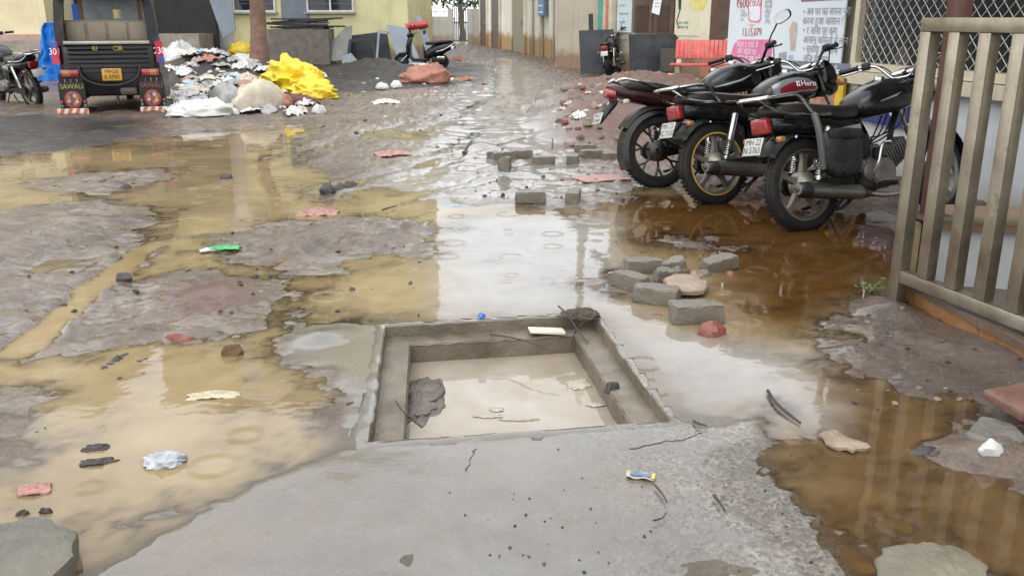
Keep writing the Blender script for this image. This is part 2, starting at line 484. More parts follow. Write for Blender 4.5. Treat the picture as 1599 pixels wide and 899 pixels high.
def grid_faces(mask):
    ny, nx = GX.shape; idx = np.arange(ny * nx).reshape(ny, nx)
    q = np.stack([idx[:-1, :-1], idx[:-1, 1:], idx[1:, 1:], idx[1:, :-1]], -1)
    return q[mask].reshape(-1, 4)
def np_mesh(name, V, Fq):
    used = np.unique(Fq); remap = np.full(len(V), -1, np.int64); remap[used] = np.arange(len(used))
    V = V[used]; Fq = remap[Fq]
    me = bpy.data.meshes.new(name)
    me.vertices.add(len(V)); me.vertices.foreach_set('co', V.astype(np.float32).ravel())
    me.loops.add(Fq.size); me.loops.foreach_set('vertex_index', Fq.astype(np.int32).ravel())
    me.polygons.add(len(Fq)); me.polygons.foreach_set('loop_start', np.arange(0, Fq.size, 4, dtype=np.int32))
    me.polygons.foreach_set('use_smooth', np.ones(len(Fq), bool))
    me.update(calc_edges=True)
    return me, used
def attr(me, name, vals):
    a = me.attributes.new(name, 'FLOAT', 'POINT'); a.data.foreach_set('value', vals.astype(np.float32).ravel())
cmax = lambda A: np.maximum(np.maximum(A[:-1, :-1], A[1:, 1:]), np.maximum(A[:-1, 1:], A[1:, :-1]))
cmin = lambda A: np.minimum(np.minimum(A[:-1, :-1], A[1:, 1:]), np.minimum(A[:-1, 1:], A[1:, :-1]))
pit_in = cmax(sdp) > -0.012
V = np.stack([GX, GY, H], -1).reshape(-1, 3)
me, used = np_mesh('ground', V, grid_faces(~pit_in))
for nm, A in (('slab', slab), ('lane', lane), ('red', redm), ('dark', dark)): attr(me, nm, A.ravel()[used])
ground = tag(link('ground', me), kind='structure')
wmask = (cmin(H) < 0.004) & ~pit_in & (cmax(GY) < 60) & (cmin(GY) > 0.2) & (cmax(np.abs(GX)) < 40)
V2 = np.stack([GX, GY, np.zeros_like(GX)], -1).reshape(-1, 3)
me2, used2 = np_mesh('puddle_water', V2, grid_faces(wmask))
attr(me2, 'depth', np.clip(-H, -0.02, 0.2).ravel()[used2])
rustm = np.maximum(region([(960, 300), (1130, 310), (1400, 320), (1480, 420), (1330, 470), (1250, 520), (1150, 480), (1120, 400), (980, 380)], 0.25, 71),
                   0.8 * region([(1290, 560), (1480, 620), (1900, 700), (1900, 1000), (1300, 1000), (1240, 780)], 0.15, 72))
attr(me2, 'rust', rustm.ravel()[used2])
pale_glare = region([(690, 345), (960, 335), (975, 480), (1040, 520), (1190, 540), (1290, 560), (1270, 660), (1190, 640), (1060, 660), (940, 490), (690, 500)], 0.22, 73)  # milky water over the concrete, with the sky's glare painted into its colour
attr(me2, 'pale', pale_glare.ravel()[used2])
water = tag(link('puddle_water', me2), kind='structure')

# ---- ground material
m, t, b = new_mat('wet_ground')
geo = N(t, 'ShaderNodeNewGeometry'); pos = geo.outputs['Position']
def A_(n): return N(t, 'ShaderNodeAttribute', attribute_name=n).outputs['Fac']
sep = N(t, 'ShaderNodeSeparateXYZ'); t.links.new(pos, sep.inputs[0]); z = sep.outputs['Z']
n1 = noise(t, pos, 1.7, 6, 0.62); n2 = noise(t, pos, 11, 6, 0.65); n3 = noise(t, pos, 70, 4, 0.6)
mudc = ramp(t, n1, [(0.3, (0.066, 0.045, 0.031)), (0.5, (0.125, 0.090, 0.066)), (0.72, (0.180, 0.138, 0.106))])
mudc = mixc(t, ramp(t, n2, [(0.42, 0), (0.7, 0.75)]), mudc, (0.0465, 0.03596, 0.031))
redc = ramp(t, n2, [(0.3, (0.0527, 0.02232, 0.01364)), (0.7, (0.1302, 0.0589, 0.03844))])
c = mixc(t, math_(t, 'MULTIPLY', A_('red'), 0.85), mudc, redc)
lanec = ramp(t, n1, [(0.3, (0.124, 0.1054, 0.093)), (0.7, (0.2046, 0.186, 0.1674))])
lanec = mixc(t, ramp(t, n2, [(0.5, 0), (0.68, 0.7)]), lanec, (0.0806, 0.062, 0.0496))
c = mixc(t, A_('lane'), c, lanec)
c = mixc(t, math_(t, 'MULTIPLY', A_('dark'), 0.88), c, ramp(t, n2, [(0.3, (0.01364, 0.01488, 0.01736)), (0.7, (0.03844, 0.04092, 0.04588))]))
# concrete with exposed grit towards the lower right, tan silt film elsewhere
silt = ramp(t, n1, [(0.3, (0.074, 0.067, 0.058)), (0.68, (0.122, 0.111, 0.097))])
silt = mixc(t, ramp(t, noise(t, pos, 5.0, 6, 0.7, 0.6), [(0.52, 0), (0.75, 0.55)]), silt, (0.1054, 0.093, 0.0775))
silt = mixc(t, ramp(t, noise(t, pos, 1.1, 6, 0.65, 0.3), [(0.45, 0), (0.62, 0.75)]), silt, (0.098, 0.076, 0.047))
silt = mixc(t, ramp(t, noise(t, pos, 2.1, 7, 0.68, 0.3), [(0.50, 0), (0.70, 0.7)]), silt, (0.045, 0.041, 0.036))
vo = N(t, 'ShaderNodeTexVoronoi'); setv(vo, Scale=95.0, Randomness=1.0); t.links.new(pos, vo.inputs['Vector'])
grit_m = N(t, 'ShaderNodeMapRange'); setv(grit_m, **{'From Min': 0.10, 'From Max': 0.60}); t.links.new(math_(t, 'ADD', math_(t, 'MULTIPLY', math_(t, 'ADD', sep.outputs['X'], math_(t, 'MULTIPLY', math_(t, 'SUBTRACT', n1, 0.5), 1.3)), 0.9), 0.0), grit_m.inputs[0])
gritc = ramp(t, vo.outputs['Color'], [(0.1, (0.062, 0.0558, 0.0465)), (0.5, (0.1674, 0.1519, 0.124)), (0.9, (0.2604, 0.2418, 0.2046))])
gf = math_(t, 'MULTIPLY', grit_m.outputs[0], ramp(t, n2, [(0.36, 0.15), (0.58, 0.95)]))
slabc = mixc(t, gf, silt, gritc)
specks = N(t, 'ShaderNodeTexVoronoi'); setv(specks, Scale=17.0); t.links.new(pos, specks.inputs['Vector'])
slabc = mixc(t, ramp(t, specks.outputs['Distance'], [(0.03, 0.85), (0.07, 0)]), slabc, (0.031, 0.02604, 0.0217))
c = mixc(t, A_('slab'), c, slabc)
# loose grit on mud
vg = N(t, 'ShaderNodeTexVoronoi'); setv(vg, Scale=38.0); t.links.new(pos, vg.inputs['Vector'])
pebf = math_(t, 'MULTIPLY', ramp(t, vg.outputs['Distance'], [(0.12, 1), (0.22, 0)]), math_(t, 'MULTIPLY', ramp(t, vg.outputs['Color'], [(0.62, 0), (0.66, 1)]), math_(t, 'SUBTRACT', 1.0, A_('slab'))))
c = mixc(t, math_(t, 'MULTIPLY', pebf, 0.7), c, ramp(t, vg.outputs['Color'], [(0.6, (0.0372, 0.031, 0.0279)), (1.0, (0.2604, 0.2356, 0.2108))]))
fine = math_(t, 'ADD', math_(t, 'MULTIPLY', noise(t, pos, 160, 3, 0.7), 0.6), math_(t, 'MULTIPLY', noise(t, pos, 48, 5, 0.75), 0.6))
c = mixc(t, math_(t, 'SUBTRACT', 1.0, math_(t, 'MULTIPLY', A_('slab'), 0.45)), c, ramp(t, fine, [(0.40, (0.58, 0.56, 0.53)), (0.60, (1.02, 1.0, 0.98)), (0.78, (1.32, 1.30, 1.26))]), 'MULTIPLY')
t.links.new(c, b.inputs['Base Color'])
wetz = N(t, 'ShaderNodeMapRange'); setv(wetz, **{'From Min': 0.002, 'From Max': 0.06, 'To Min': 0.12, 'To Max': 0.5}); t.links.new(z, wetz.inputs[0])
rgh = math_(t, 'ADD', wetz.outputs[0], math_(t, 'MULTIPLY', math_(t, 'SUBTRACT', noise(t, pos, 8.0, 5, 0.65), 0.5), 0.55), clamp=True)
rgh = math_(t, 'MAXIMUM', math_(t, 'MULTIPLY', rgh, math_(t, 'SUBTRACT', 1.0, math_(t, 'MULTIPLY', A_('lane'), 0.55))), 0.07)
slr = ramp(t, noise(t, pos, 2.6, 5, 0.6, 0.5), [(0.40, 0.08), (0.66, 0.38)])
slr = math_(t, 'ADD', slr, math_(t, 'MULTIPLY', gf, 0.25), clamp=True)
mr = N(t, 'ShaderNodeMix'); mr.data_type = 'FLOAT'; t.links.new(A_('slab'), mr.inputs[0]); t.links.new(rgh, mr.inputs[2]); t.links.new(slr, mr.inputs[3])
t.links.new(mr.outputs[0], b.inputs['Roughness'])
b.inputs['Specular IOR Level'].default_value = 0.5
hgt = math_(t, 'ADD', math_(t, 'MULTIPLY', n3, 0.6), math_(t, 'ADD', math_(t, 'MULTIPLY', noise(t, pos, 26, 6, 0.78), 1.5), math_(t, 'MULTIPLY', pebf, 0.6)))
bs = N(t, 'ShaderNodeBump'); bs.inputs['Distance'].default_value = 0.012
mstr = N(t, 'ShaderNodeMix'); mstr.data_type = 'FLOAT'; t.links.new(A_('slab'), mstr.inputs[0]); mstr.inputs[2].default_value = 0.75
t.links.new(math_(t, 'ADD', 0.16, math_(t, 'MULTIPLY', gf, 0.45)), mstr.inputs[3]); t.links.new(mstr.outputs[0], bs.inputs['Strength'])
t.links.new(hgt, bs.inputs['Height']); t.links.new(bs.outputs[0], b.inputs['Normal'])
# film of rain water lying over everything, in patches, smoother than what it covers
film = ramp(t, math_(t, 'ADD', math_(t, 'MULTIPLY', noise(t, pos, 0.8, 5, 0.6, 0.4), 0.5), math_(t, 'MULTIPLY', noise(t, pos, 5.5, 5, 0.65, 0.5), 0.5)), [(0.44, 0.0), (0.60, 1.0)])
zf = N(t, 'ShaderNodeMapRange'); setv(zf, **{'From Min': 0.0, 'From Max': 0.10, 'To Min': 0.95, 'To Max': 0.15}); t.links.new(z, zf.inputs[0])
lanef = math_(t, 'MAXIMUM', film, math_(t, 'MULTIPLY', A_('lane'), 0.85))
lanef = math_(t, 'MAXIMUM', lanef, math_(t, 'MULTIPLY', A_('slab'), 0.8))
lanef = math_(t, 'MULTIPLY', lanef, math_(t, 'SUBTRACT', 1.0, math_(t, 'MULTIPLY', A_('red'), 0.7)))
lanef = math_(t, 'MULTIPLY', lanef, math_(t, 'SUBTRACT', 1.0, math_(t, 'MULTIPLY', A_('dark'), 0.7)))
t.links.new(math_(t, 'SUBTRACT', 0.5, math_(t, 'MULTIPLY', A_('dark'), 0.35)), b.inputs['Specular IOR Level'])
t.links.new(math_(t, 'MULTIPLY', lanef, zf.outputs[0]), b.inputs['Coat Weight'])
b.inputs['Coat IOR'].default_value = 1.36; b.inputs['Coat Roughness'].default_value = 0.09
t.links.new(bump(t, noise(t, pos, 14, 4, 0.6), 0.09, 0.010), b.inputs['Coat Normal'])
GROUND_MAT = m
me.materials.append(m)

# ---- muddy water: turbid, clear only where it is a film; rain rings
def water_mat(name, cols, rustcols, use_attr=True, k=42.0):
    m, t, b = new_mat(name); out = t.nodes['Material Output']; t.nodes.remove(b)
    geo = N(t, 'ShaderNodeNewGeometry'); pos = geo.outputs['Position']
    mp = N(t, 'ShaderNodeMapping'); mp.inputs['Scale'].default_value = (1, 1, 0); t.links.new(pos, mp.inputs[0]); p2 = mp.outputs[0]
    n1 = noise(t, p2, 0.9, 5, 0.6, 0.5); n2 = noise(t, p2, 4.5, 5, 0.62, 0.4)
    mixn = math_(t, 'ADD', math_(t, 'MULTIPLY', n1, 0.65), math_(t, 'MULTIPLY', n2, 0.35))
    c = ramp(t, mixn, [(0.34, cols[0]), (0.5, cols[1]), (0.66, cols[2])])
    if use_attr:
        ru = N(t, 'ShaderNodeAttribute', attribute_name='rust').outputs['Fac']
        c = mixc(t, ru, c, ramp(t, n2, [(0.3, rustcols[0]), (0.7, rustcols[1])]))
        c = mixc(t, math_(t, 'MULTIPLY', N(t, 'ShaderNodeAttribute', attribute_name='pale').outputs['Fac'], 0.85), c, ramp(t, n2, [(0.3, (0.215, 0.204, 0.19)), (0.7, (0.285, 0.275, 0.264))]))  # pale grey base colour that carries the painted sky glare
        d = N(t, 'ShaderNodeAttribute', attribute_name='depth').outputs['Fac']
        a = math_(t, 'SUBTRACT', 1.0, math_(t, 'POWER', 2.718, math_(t, 'MULTIPLY', math_(t, 'MAXIMUM', d, 0.0), -k)))
    else:
        a = 0.93
    # ripples
    hsum = None
    for sc, thr, fr, amp in ((1.7, 0.62, 150.0, 1.0), (3.3, 0.62, 260.0, 0.8)):
        vo = N(t, 'ShaderNodeTexVoronoi', voronoi_dimensions='2D'); setv(vo, Scale=sc, Randomness=1.0); t.links.new(p2, vo.inputs['Vector'])
        dw = math_(t, 'DIVIDE', vo.outputs['Distance'], sc)
        sc2 = N(t, 'ShaderNodeSeparateColor'); t.links.new(vo.outputs['Color'], sc2.inputs[0])
        rad = math_(t, 'ADD', 0.02, math_(t, 'MULTIPLY', sc2.outputs[1], 0.075))
        env = math_(t, 'POWER', 2.718, math_(t, 'MULTIPLY', math_(t, 'POWER', math_(t, 'DIVIDE', math_(t, 'SUBTRACT', dw, rad), 0.016), 2.0), -1.0))
        on = math_(t, 'GREATER_THAN', sc2.outputs[0], thr)
        h = math_(t, 'MULTIPLY', math_(t, 'MULTIPLY', math_(t, 'SINE', math_(t, 'MULTIPLY', dw, fr * 3)), env), math_(t, 'MULTIPLY', on, amp))
        hsum = h if hsum is None else math_(t, 'ADD', hsum, h)
    wv = math_(t, 'MULTIPLY', noise(t, p2, 3.0, 3, 0.55), 0.55)
    wv2 = math_(t, 'MULTIPLY', noise(t, p2, 30.0, 3, 0.6), 0.035)
    hh = math_(t, 'ADD', math_(t, 'ADD', wv, wv2), math_(t, 'MULTIPLY', hsum, 0.11))
    nrm = bump(t, hh, 0.36, 0.010)
    df = N(t, 'ShaderNodeBsdfDiffuse'); t.links.new(c, df.inputs[0])
    tr = N(t, 'ShaderNodeBsdfTransparent'); tr.inputs[0].default_value = (0.94, 0.88, 0.78, 1)
    m1 = N(t, 'ShaderNodeMixShader')
    if isinstance(a, float): m1.inputs[0].default_value = a
    else: t.links.new(a, m1.inputs[0])
    t.links.new(tr.outputs[0], m1.inputs[1]); t.links.new(df.outputs[0], m1.inputs[2])
    gl = N(t, 'ShaderNodeBsdfGlossy'); gl.inputs['Roughness'].default_value = 0.025; t.links.new(nrm, gl.inputs['Normal'])
    fr = N(t, 'ShaderNodeFresnel'); fr.inputs[0].default_value = 1.42; t.links.new(nrm, fr.inputs['Normal'])
    m2 = N(t, 'ShaderNodeMixShader'); t.links.new(fr.outputs[0], m2.inputs[0]); t.links.new(m1.outputs[0], m2.inputs[1]); t.links.new(gl.outputs[0], m2.inputs[2])
    t.links.new(m2.outputs[0], out.inputs['Surface'])
    return m
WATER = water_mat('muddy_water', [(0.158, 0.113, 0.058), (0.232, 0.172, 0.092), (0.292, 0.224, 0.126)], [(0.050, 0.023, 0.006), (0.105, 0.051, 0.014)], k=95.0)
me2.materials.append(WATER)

# ---- drain chamber: rim, upper walls, ledge, inner walls, water inside
chamber = thing('drain_chamber', 'square open concrete drain chamber with a stepped ledge, half full of milky water', 'drain')
def ringmesh(name, A, B, za, zb, mat, parent, attrs=False):
    mb = MB(); n = len(A)
    vs = [Vector((p.x, p.y, za)) for p in A] + [Vector((p.x, p.y, zb)) for p in B]
    mb.add(vs, [(i, (i + 1) % n, n + (i + 1) % n, n + i) for i in range(n)])
    return mb.build(name, mat, parent, smooth=False)
pit_mat = pm('pit_concrete', (0.135, 0.112, 0.08), 0.4, var=0.3, vscale=5, bumpk=0.5, bscale=45, dirt=0.6, dirtcol=(0.07, 0.05, 0.03), dscale=4.0)
def subdivide_edge(P, n, jit, seed):
    rr = random.Random(seed); out = []
    for i in range(4):
        a, b_ = P[i], P[(i + 1) % 4]; e = (b_ - a); nn = Vector((-e.y, e.x, 0)).normalized()
        for k in range(n):
            f = k / n; out.append(a + e * f + nn * (rr.uniform(-jit, jit) if k else 0))
    return out
NE = 28
rim_in = subdivide_edge(PIT, NE, 0.0045, 3)
mb = MB(); n = len(rim_in)
def offs(P, d):
    Q = inset(PIT, -d); out = []
    for i in range(4):
        for k in range(NE): out.append(Q[i].lerp(Q[(i + 1) % 4], k / NE))
    return out
rr = random.Random(5)
zin = [(0.002 if i >= 2 * NE else -0.0045) + rr.uniform(-0.002, 0.001) for i in range(n)]
rings = [[Vector((p.x, p.y, zz - 0.004)) for p, zz in zip(rim_in, zin)],
         [Vector((p.x, p.y, zz + 0.003)) for p, zz in zip(offs(PIT, 0.008), zin)],
         [Vector((p.x, p.y, zz + 0.003 + rr.uniform(-.001, .002))) for p, zz in zip(offs(PIT, 0.03), zin)],
         [Vector((p.x, p.y, zz - 0.004)) for p, zz in zip(offs(PIT, 0.065), zin)],
         [Vector((p.x, p.y, -0.04)) for p in offs(PIT, 0.13)]]
mb.loft(rings, caps=False)
rim = mb.build('rim', GROUND_MAT, chamber)
for nm, val in (('slab', 1.0), ('lane', 0.0), ('red', 0.0), ('dark', 0.0)):
    a = rim.data.attributes.new(nm, 'FLOAT', 'POINT'); a.data.foreach_set('value', [val] * len(rim.data.vertices))
ZL, ZW, ZB = -0.062, -0.155, -0.35
inner = inset(PIT, 0.112)
for i in range(4):
    a0, b0 = PIT[i], PIT[(i + 1) % 4]; mb = MB()
    rows = []
    for r_ in range(5):
        zz = ZL - 0.01 + (0.0075 + 0.01 - ZL - 0.008) * r_ / 4
        row = []
        for k in range(NE + 1):
            idx = (i * NE + k) % n; p = rim_in[idx]; zt = zin[idx] - 0.004
            zz = (ZL - 0.01) * (1 - r_ / 4) + zt * r_ / 4
            nn = (PITC - p).normalized(); j = random.Random(idx * 7 + r_).uniform(-0.002, 0.002) if r_ < 4 else 0
            row.append(Vector((p.x, p.y, zz)) + nn * j)
        rows.append(row)
    mb.loft(rows, caps=False, closed_ring=False); mb.build('side_wall', pit_mat, chamber)
lrows = []
for d in (-0.012, 0.03, 0.07, 0.108, 0.116):
    Q = inset(PIT, d); row = []
    for i in range(4):
        for k in range(NE):
            p = Q[i].lerp(Q[(i + 1) % 4], k / NE)
            row.append(Vector((p.x, p.y, ZL + 0.003 * math.sin(k * 1.7 + i) + random.Random(k * 31 + i).uniform(-0.002, 0.002) - (0.008 if d > 0.11 else 0))))
    lrows.append(row)
MB().loft(lrows, caps=False).build('ledge', pit_mat, chamber)
for i in range(4):
    a0, b0 = inner[i], inner[(i + 1) % 4]; rows = []
    for r_ in range(5):
        zz = ZB + (ZL - 0.0015 - ZB) * r_ / 4
        rows.append([Vector((*a0.lerp(b0, k / 20).xy, zz)) + (Vector((random.Random(k + r_ * 50 + i * 999).uniform(-.003, .003),) * 3) if 0 < k < 20 and r_ < 4 else Vector()) for k in range(21)])
    MB().loft(rows, caps=False, closed_ring=False).build('inner_wall', pit_mat, chamber)
fl = inset(PIT, 0.10)
MB().add([(p.x, p.y, ZB + 0.01) for p in fl], [(0, 1, 2, 3)]).build('chamber_floor', pit_mat, chamber)
pw = inset(PIT, 0.108)
PITWATER = water_mat('pit_water', [(0.22, 0.175, 0.122), (0.305, 0.262, 0.205), (0.385, 0.35, 0.30)], None, use_attr=False)
pwo = MB().add([(p.x, p.y, ZW) for p in pw], [(0, 1, 2, 3)]).build('pit_water', PITWATER)
tag(pwo, kind='structure')
if pwo.data.polygons[0].normal.z < 0: pwo.data.flip_normals()
# ================================================================== BUILDINGS
def on_face(px, py, P, ang):
    """where a pixel's ray meets the vertical plane through P with heading ang: (distance along, height)"""
    u = (px - 799.5) / FOC; v = (449.5 - py) / FOC
    dy = math.cos(PITCH) + v * math.sin(PITCH); dz = -math.sin(PITCH) + v * math.cos(PITCH)
    ex, ey = math.cos(ang), math.sin(ang)
    den = u * (-ey) + dy * ex            # normal = (-ey, ex)
    t_ = (P[0] * (-ey) + P[1] * ex) / den
    x, y = u * t_, dy * t_
    return (x - P[0]) * ex + (y - P[1]) * ey, CAM_H + dz * t_
FONT_CACHE = {}
def text(name, body, size, mat, parent, x, y, z, rz=0.0, tilt=0.0, align='CENTER', depth=0.0, sx=1.0, rot=None):
    """flat lettering standing up in the local xz plane, facing -y"""
    cu = bpy.data.curves.new(name, 'FONT'); cu.body = body; cu.size = size; cu.align_x = align; cu.align_y = 'CENTER'
    cu.extrude = depth; cu.resolution_u = 3
    tmp = bpy.data.objects.new('tmp', cu); COL.objects.link(tmp)
    dg = bpy.context.evaluated_depsgraph_get(); dg.update()
    me = bpy.data.meshes.new_from_object(tmp.evaluated_get(dg)); bpy.data.objects.remove(tmp); bpy.data.curves.remove(cu)
    me.name = name; me.materials.clear(); me.materials.append(mat)
    M = Matrix.Translation((x, y, z)) @ (rot.to_4x4() if rot is not None else (Euler((R(90), 0, 0)).to_matrix().to_4x4() @ Matrix.Rotation(tilt, 4, 'Z'))) @ Matrix.Diagonal((sx, 1, 1, 1))
    me.transform(M)
    return link(name, me, parent)
def window(parent, x0, x1, z0, z1, y=0.0, frame=None, bars=4, name='window'):
    f = frame or pm('window_frame', (0.55, 0.55, 0.53), 0.45)
    glass = pm('dark_glass', (0.02, 0.024, 0.028), 0.08, var=0.3)
    mb = MB(); tk = 0.05
    mb.box(((x0 + x1) / 2, y - 0.02, z0 + tk / 2), (x1 - x0, 0.08, tk)); mb.box(((x0 + x1) / 2, y - 0.02, z1 - tk / 2), (x1 - x0, 0.08, tk))
    for xx in (x0 + tk / 2, x1 - tk / 2, (x0 + x1) / 2): mb.box((xx, y - 0.021, (z0 + z1) / 2), (tk, 0.076, z1 - z0 - 2 * tk))
    wn = mb.build(name, f, parent, smooth=False)
    MB().box(((x0 + x1) / 2, y + 0.01, (z0 + z1) / 2), (x1 - x0 - tk, 0.012, z1 - z0 - tk)).build('pane', glass, wn, smooth=False)
    if bars:
        b_ = MB()
        for k in range(1, bars + 1):
            zz = z0 + (z1 - z0) * k / (bars + 1); b_.cyl((x0 + tk, y - 0.035, zz), (x1 - tk, y - 0.035, zz), 0.008, n=6)
        b_.build('window_bar', pm('bar_iron', (0.12, 0.12, 0.12), 0.5), wn)
    MB().box(((x0 + x1) / 2, y - 0.06, z0 - 0.03), (x1 - x0 + 0.12, 0.14, 0.05)).build('sill', pm('sill_stone', (0.3, 0.29, 0.26), 0.6), wn, smooth=False)
    return wn
def wallblock(name, mat, parent, x0, x1, z0, z1, depth, y0=0.0):
    return MB().box(((x0 + x1) / 2, y0 + depth / 2, (z0 + z1) / 2), (x1 - x0, depth, z1 - z0)).build(name, mat, parent, smooth=False)
def stained_plaster(name, col, stain, height, rough=0.75, amount=0.9):
    """lime-washed plaster with a splash and rising-damp stain of its own colour near the foot"""
    if name in MATS: return MATS[name]
    m, t, b = new_mat(name); co = objco(t); sp = N(t, 'ShaderNodeSeparateXYZ'); t.links.new(co, sp.inputs[0])
    c = ramp(t, noise(t, co, 1.2, 6, 0.65), [(0.3, tuple(k * 0.8 for k in col)), (0.7, tuple(min(1, k * 1.06) for k in col))])
    mp = N(t, 'ShaderNodeMapping'); mp.inputs['Scale'].default_value = (4, 4, 0.25); t.links.new(co, mp.inputs[0])
    st = ramp(t, noise(t, mp.outputs[0], 1.5, 6, 0.7), [(0.52, 0), (0.8, 0.55)])
    c = mixc(t, st, c, tuple(k * 0.45 for k in col))
    edge = math_(t, 'ADD', math_(t, 'MULTIPLY', noise(t, co, 1.6, 5, 0.7), height * 1.6), height * 0.2)
    f = N(t, 'ShaderNodeMapRange'); setv(f, **{'From Min': 0.12, 'From Max': -0.12}); t.links.new(math_(t, 'SUBTRACT', sp.outputs['Z'], edge), f.inputs[0])
    sc = ramp(t, noise(t, co, 5, 5, 0.7), [(0.3, tuple(k * 0.6 for k in stain)), (0.7, stain)])
    c = mixc(t, math_(t, 'MULTIPLY', f.outputs[0], amount), c, sc)
    t.links.new(c, b.inputs['Base Color']); b.inputs['Roughness'].default_value = rough
    t.links.new(bump(t, noise(t, co, 18, 5, 0.7), 0.25, 0.02), b.inputs['Normal'])
    MATS[name] = m; return m
YELLOW = stained_plaster('yellow_plaster', (0.62, 0.57, 0.32), (0.33, 0.26, 0.17), 0.5)
CREAM = stained_plaster('cream_wall', (0.78, 0.76, 0.68), (0.45, 0.27, 0.09), 0.75)
GREYBLUE = pm('greyblue_sheet', (0.13, 0.16, 0.20), 0.5, var=0.2, vscale=2, dirt=0.3, streak=0.3)
CONC = pm('old_concrete', (0.26, 0.235, 0.20), 0.75, var=0.25, vscale=2.5, bumpk=0.3, bscale=25, dirt=0.5, streak=0.5)
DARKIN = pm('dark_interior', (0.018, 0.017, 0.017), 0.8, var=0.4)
BROWNWOOD = pm('brown_door', (0.075, 0.042, 0.030), 0.5, var=0.3, vscale=4, streak=0.4, dirt=0.3)

# ---- yellow house with two windows, behind the scrap
YA = (at_y(300, 60, 30.5).x, 30.5); aA = R(-1.5)
hA = thing('house', 'pale yellow plastered house with two barred windows behind the grey steel frames', 'house', (YA[0], YA[1], 0), (0, 0, aA))
def fa(px, py): return on_face(px, py, YA, aA)
x_r = fa(637, 30)[0]; x_p0 = fa(440, 20)[0]; x_p1 = fa(483, 20)[0]
wallblock('wall', YELLOW, hA, fa(362, 20)[0], x_r, 0, 12.0, 7.0)
wallblock('white_wall', stained_plaster('white_plaster', (0.55, 0.56, 0.56), (0.3, 0.27, 0.22), 0.4), hA, fa(326, 20)[0], fa(362, 20)[0] - 0.01, 0, 12.0, 6.9, 0.05)
wallblock('shutter', GREYBLUE, hA, x_p0, x_p1, 0.6, 3.4, 0.1, -0.06)
for a_, b_ in ((365, 431), (480, 553)):
    x0 = fa(a_, 15)[0]; x1 = fa(b_, 15)[0]; zs = fa(a_, 19)[1]
    window(hA, x0, x1, zs, zs + 1.25, -0.03)
    for k in (1, 2): window(hA, x0, x1, zs + 3.3 * k, zs + 3.3 * k + 1.25, -0.03)
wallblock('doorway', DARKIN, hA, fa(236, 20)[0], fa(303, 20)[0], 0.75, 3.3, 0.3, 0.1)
wallblock('side_wall', YELLOW, hA, fa(186, 20)[0], fa(236, 20)[0] - 0.01, 0, 12, 6.8, 0.02)
wallblock('lintel', YELLOW, hA, fa(236, 20)[0], fa(326, 20)[0] - 0.01, 3.31, 12, 6.8, 0.03)
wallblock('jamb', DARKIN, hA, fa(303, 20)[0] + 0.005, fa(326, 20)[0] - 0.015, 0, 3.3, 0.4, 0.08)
wallblock('parapet', CONC, hA, fa(186, 20)[0] - 0.1, x_r + 0.1, 12.0, 12.25, 7.2, -0.15)
wallblock('plinth', CONC, hA, fa(150, 60)[0], fa(345, 60)[0], 0, fa(300, 52)[1], 1.8, -2.0)
wallblock('step', CONC, hA, fa(440, 60)[0], fa(500, 60)[0], 0, fa(470, 50)[1], 0.9, -1.6)

# ---- yellow house at the far left, behind the rickshaw
YB = (at_y(-260, 60, 27.0).x, 27.0); aB = R(2)
hB = thing('house', 'pale yellow house with a brown splashed plinth behind the blue tarpaulin', 'house', (YB[0], YB[1], 0), (0, 0, aB))
def fb(px, py): return on_face(px, py, YB, aB)
xl, xr = fb(-250, 30)[0], fb(72, 30)[0]
wallblock('wall', stained_plaster('yellow_plaster_b', (0.60, 0.53, 0.34), (0.36, 0.25, 0.17), 0.35), hB, xl, xr, 0, 11.0, 6.0)
wallblock('skirting', pm('pink_band', (0.36, 0.24, 0.19), 0.75, var=0.2, dirt=0.4), hB, xl, xr, 0, fb(30, 54)[1], 0.1, -0.1)
wallblock('platform', CONC, hB, xl, xr + 0.5, 0, fb(30, 62)[1], 1.2, -1.31)
wallblock('dark_recess', DARKIN, hB, xr + 0.01, xr + 4.2, 0, 5.0, 0.3, 2.4)
window(hB, xl + 1.6, xl + 2.9, 2.9, 4.1, -0.03)

# ---- compound wall with an iron gate at the end of the lane
YC = (at_y(625, 60, 52.0).x, 52.0)
cw = thing('compound_wall', 'low weathered compound wall with pillars and an iron gate closing the far end of the lane', 'wall', (YC[0], YC[1], 0))
CW = stained_plaster('compound_plaster', (0.46, 0.45, 0.41), (0.36, 0.27, 0.17), 0.5)
def fc(px, py): return on_face(px, py, YC, 0.0)
wallblock('wall', CW, cw, fc(600, 30)[0], fc(708, 30)[0], 0, fc(660, 26)[1], 0.25)
for px in (671, 703, 734): wallblock('pillar', CW, cw, fc(px - 4, 30)[0], fc(px + 4, 30)[0], 0, fc(px, 14)[1], 0.33, -0.04)
wallblock('wall', CW, cw, fc(738, 30)[0], fc(775, 30)[0], 0, fc(745, 14)[1], 0.25)
mbg = MB(); g0, g1 = fc(707, 30)[0], fc(730, 30)[0]
for k in range(9): xx = g0 + (g1 - g0) * k / 8; mbg.cyl((xx, 0.1, 0.15), (xx, 0.1, 2.2), 0.03, n=6)
for zz in (0.25, 1.2, 2.15): mbg.box(((g0 + g1) / 2, 0.1, zz), (g1 - g0, 0.05, 0.06))
mbg.build('gate', pm('gate_dark', (0.10, 0.11, 0.11), 0.5), cw)
mbr = MB()
for k in range(16): xx = fc(645, 26)[0] + (fc(700, 26)[0] - fc(645, 26)[0]) * k / 15; mbr.cyl((xx, 0.12, fc(660, 26)[1]), (xx, 0.12, fc(660, 18)[1]), 0.025, n=5)
mbr.box(((fc(645, 26)[0] + fc(700, 26)[0]) / 2, 0.12, fc(660, 19)[1]), (fc(700, 26)[0] - fc(645, 26)[0], 0.04, 0.05))
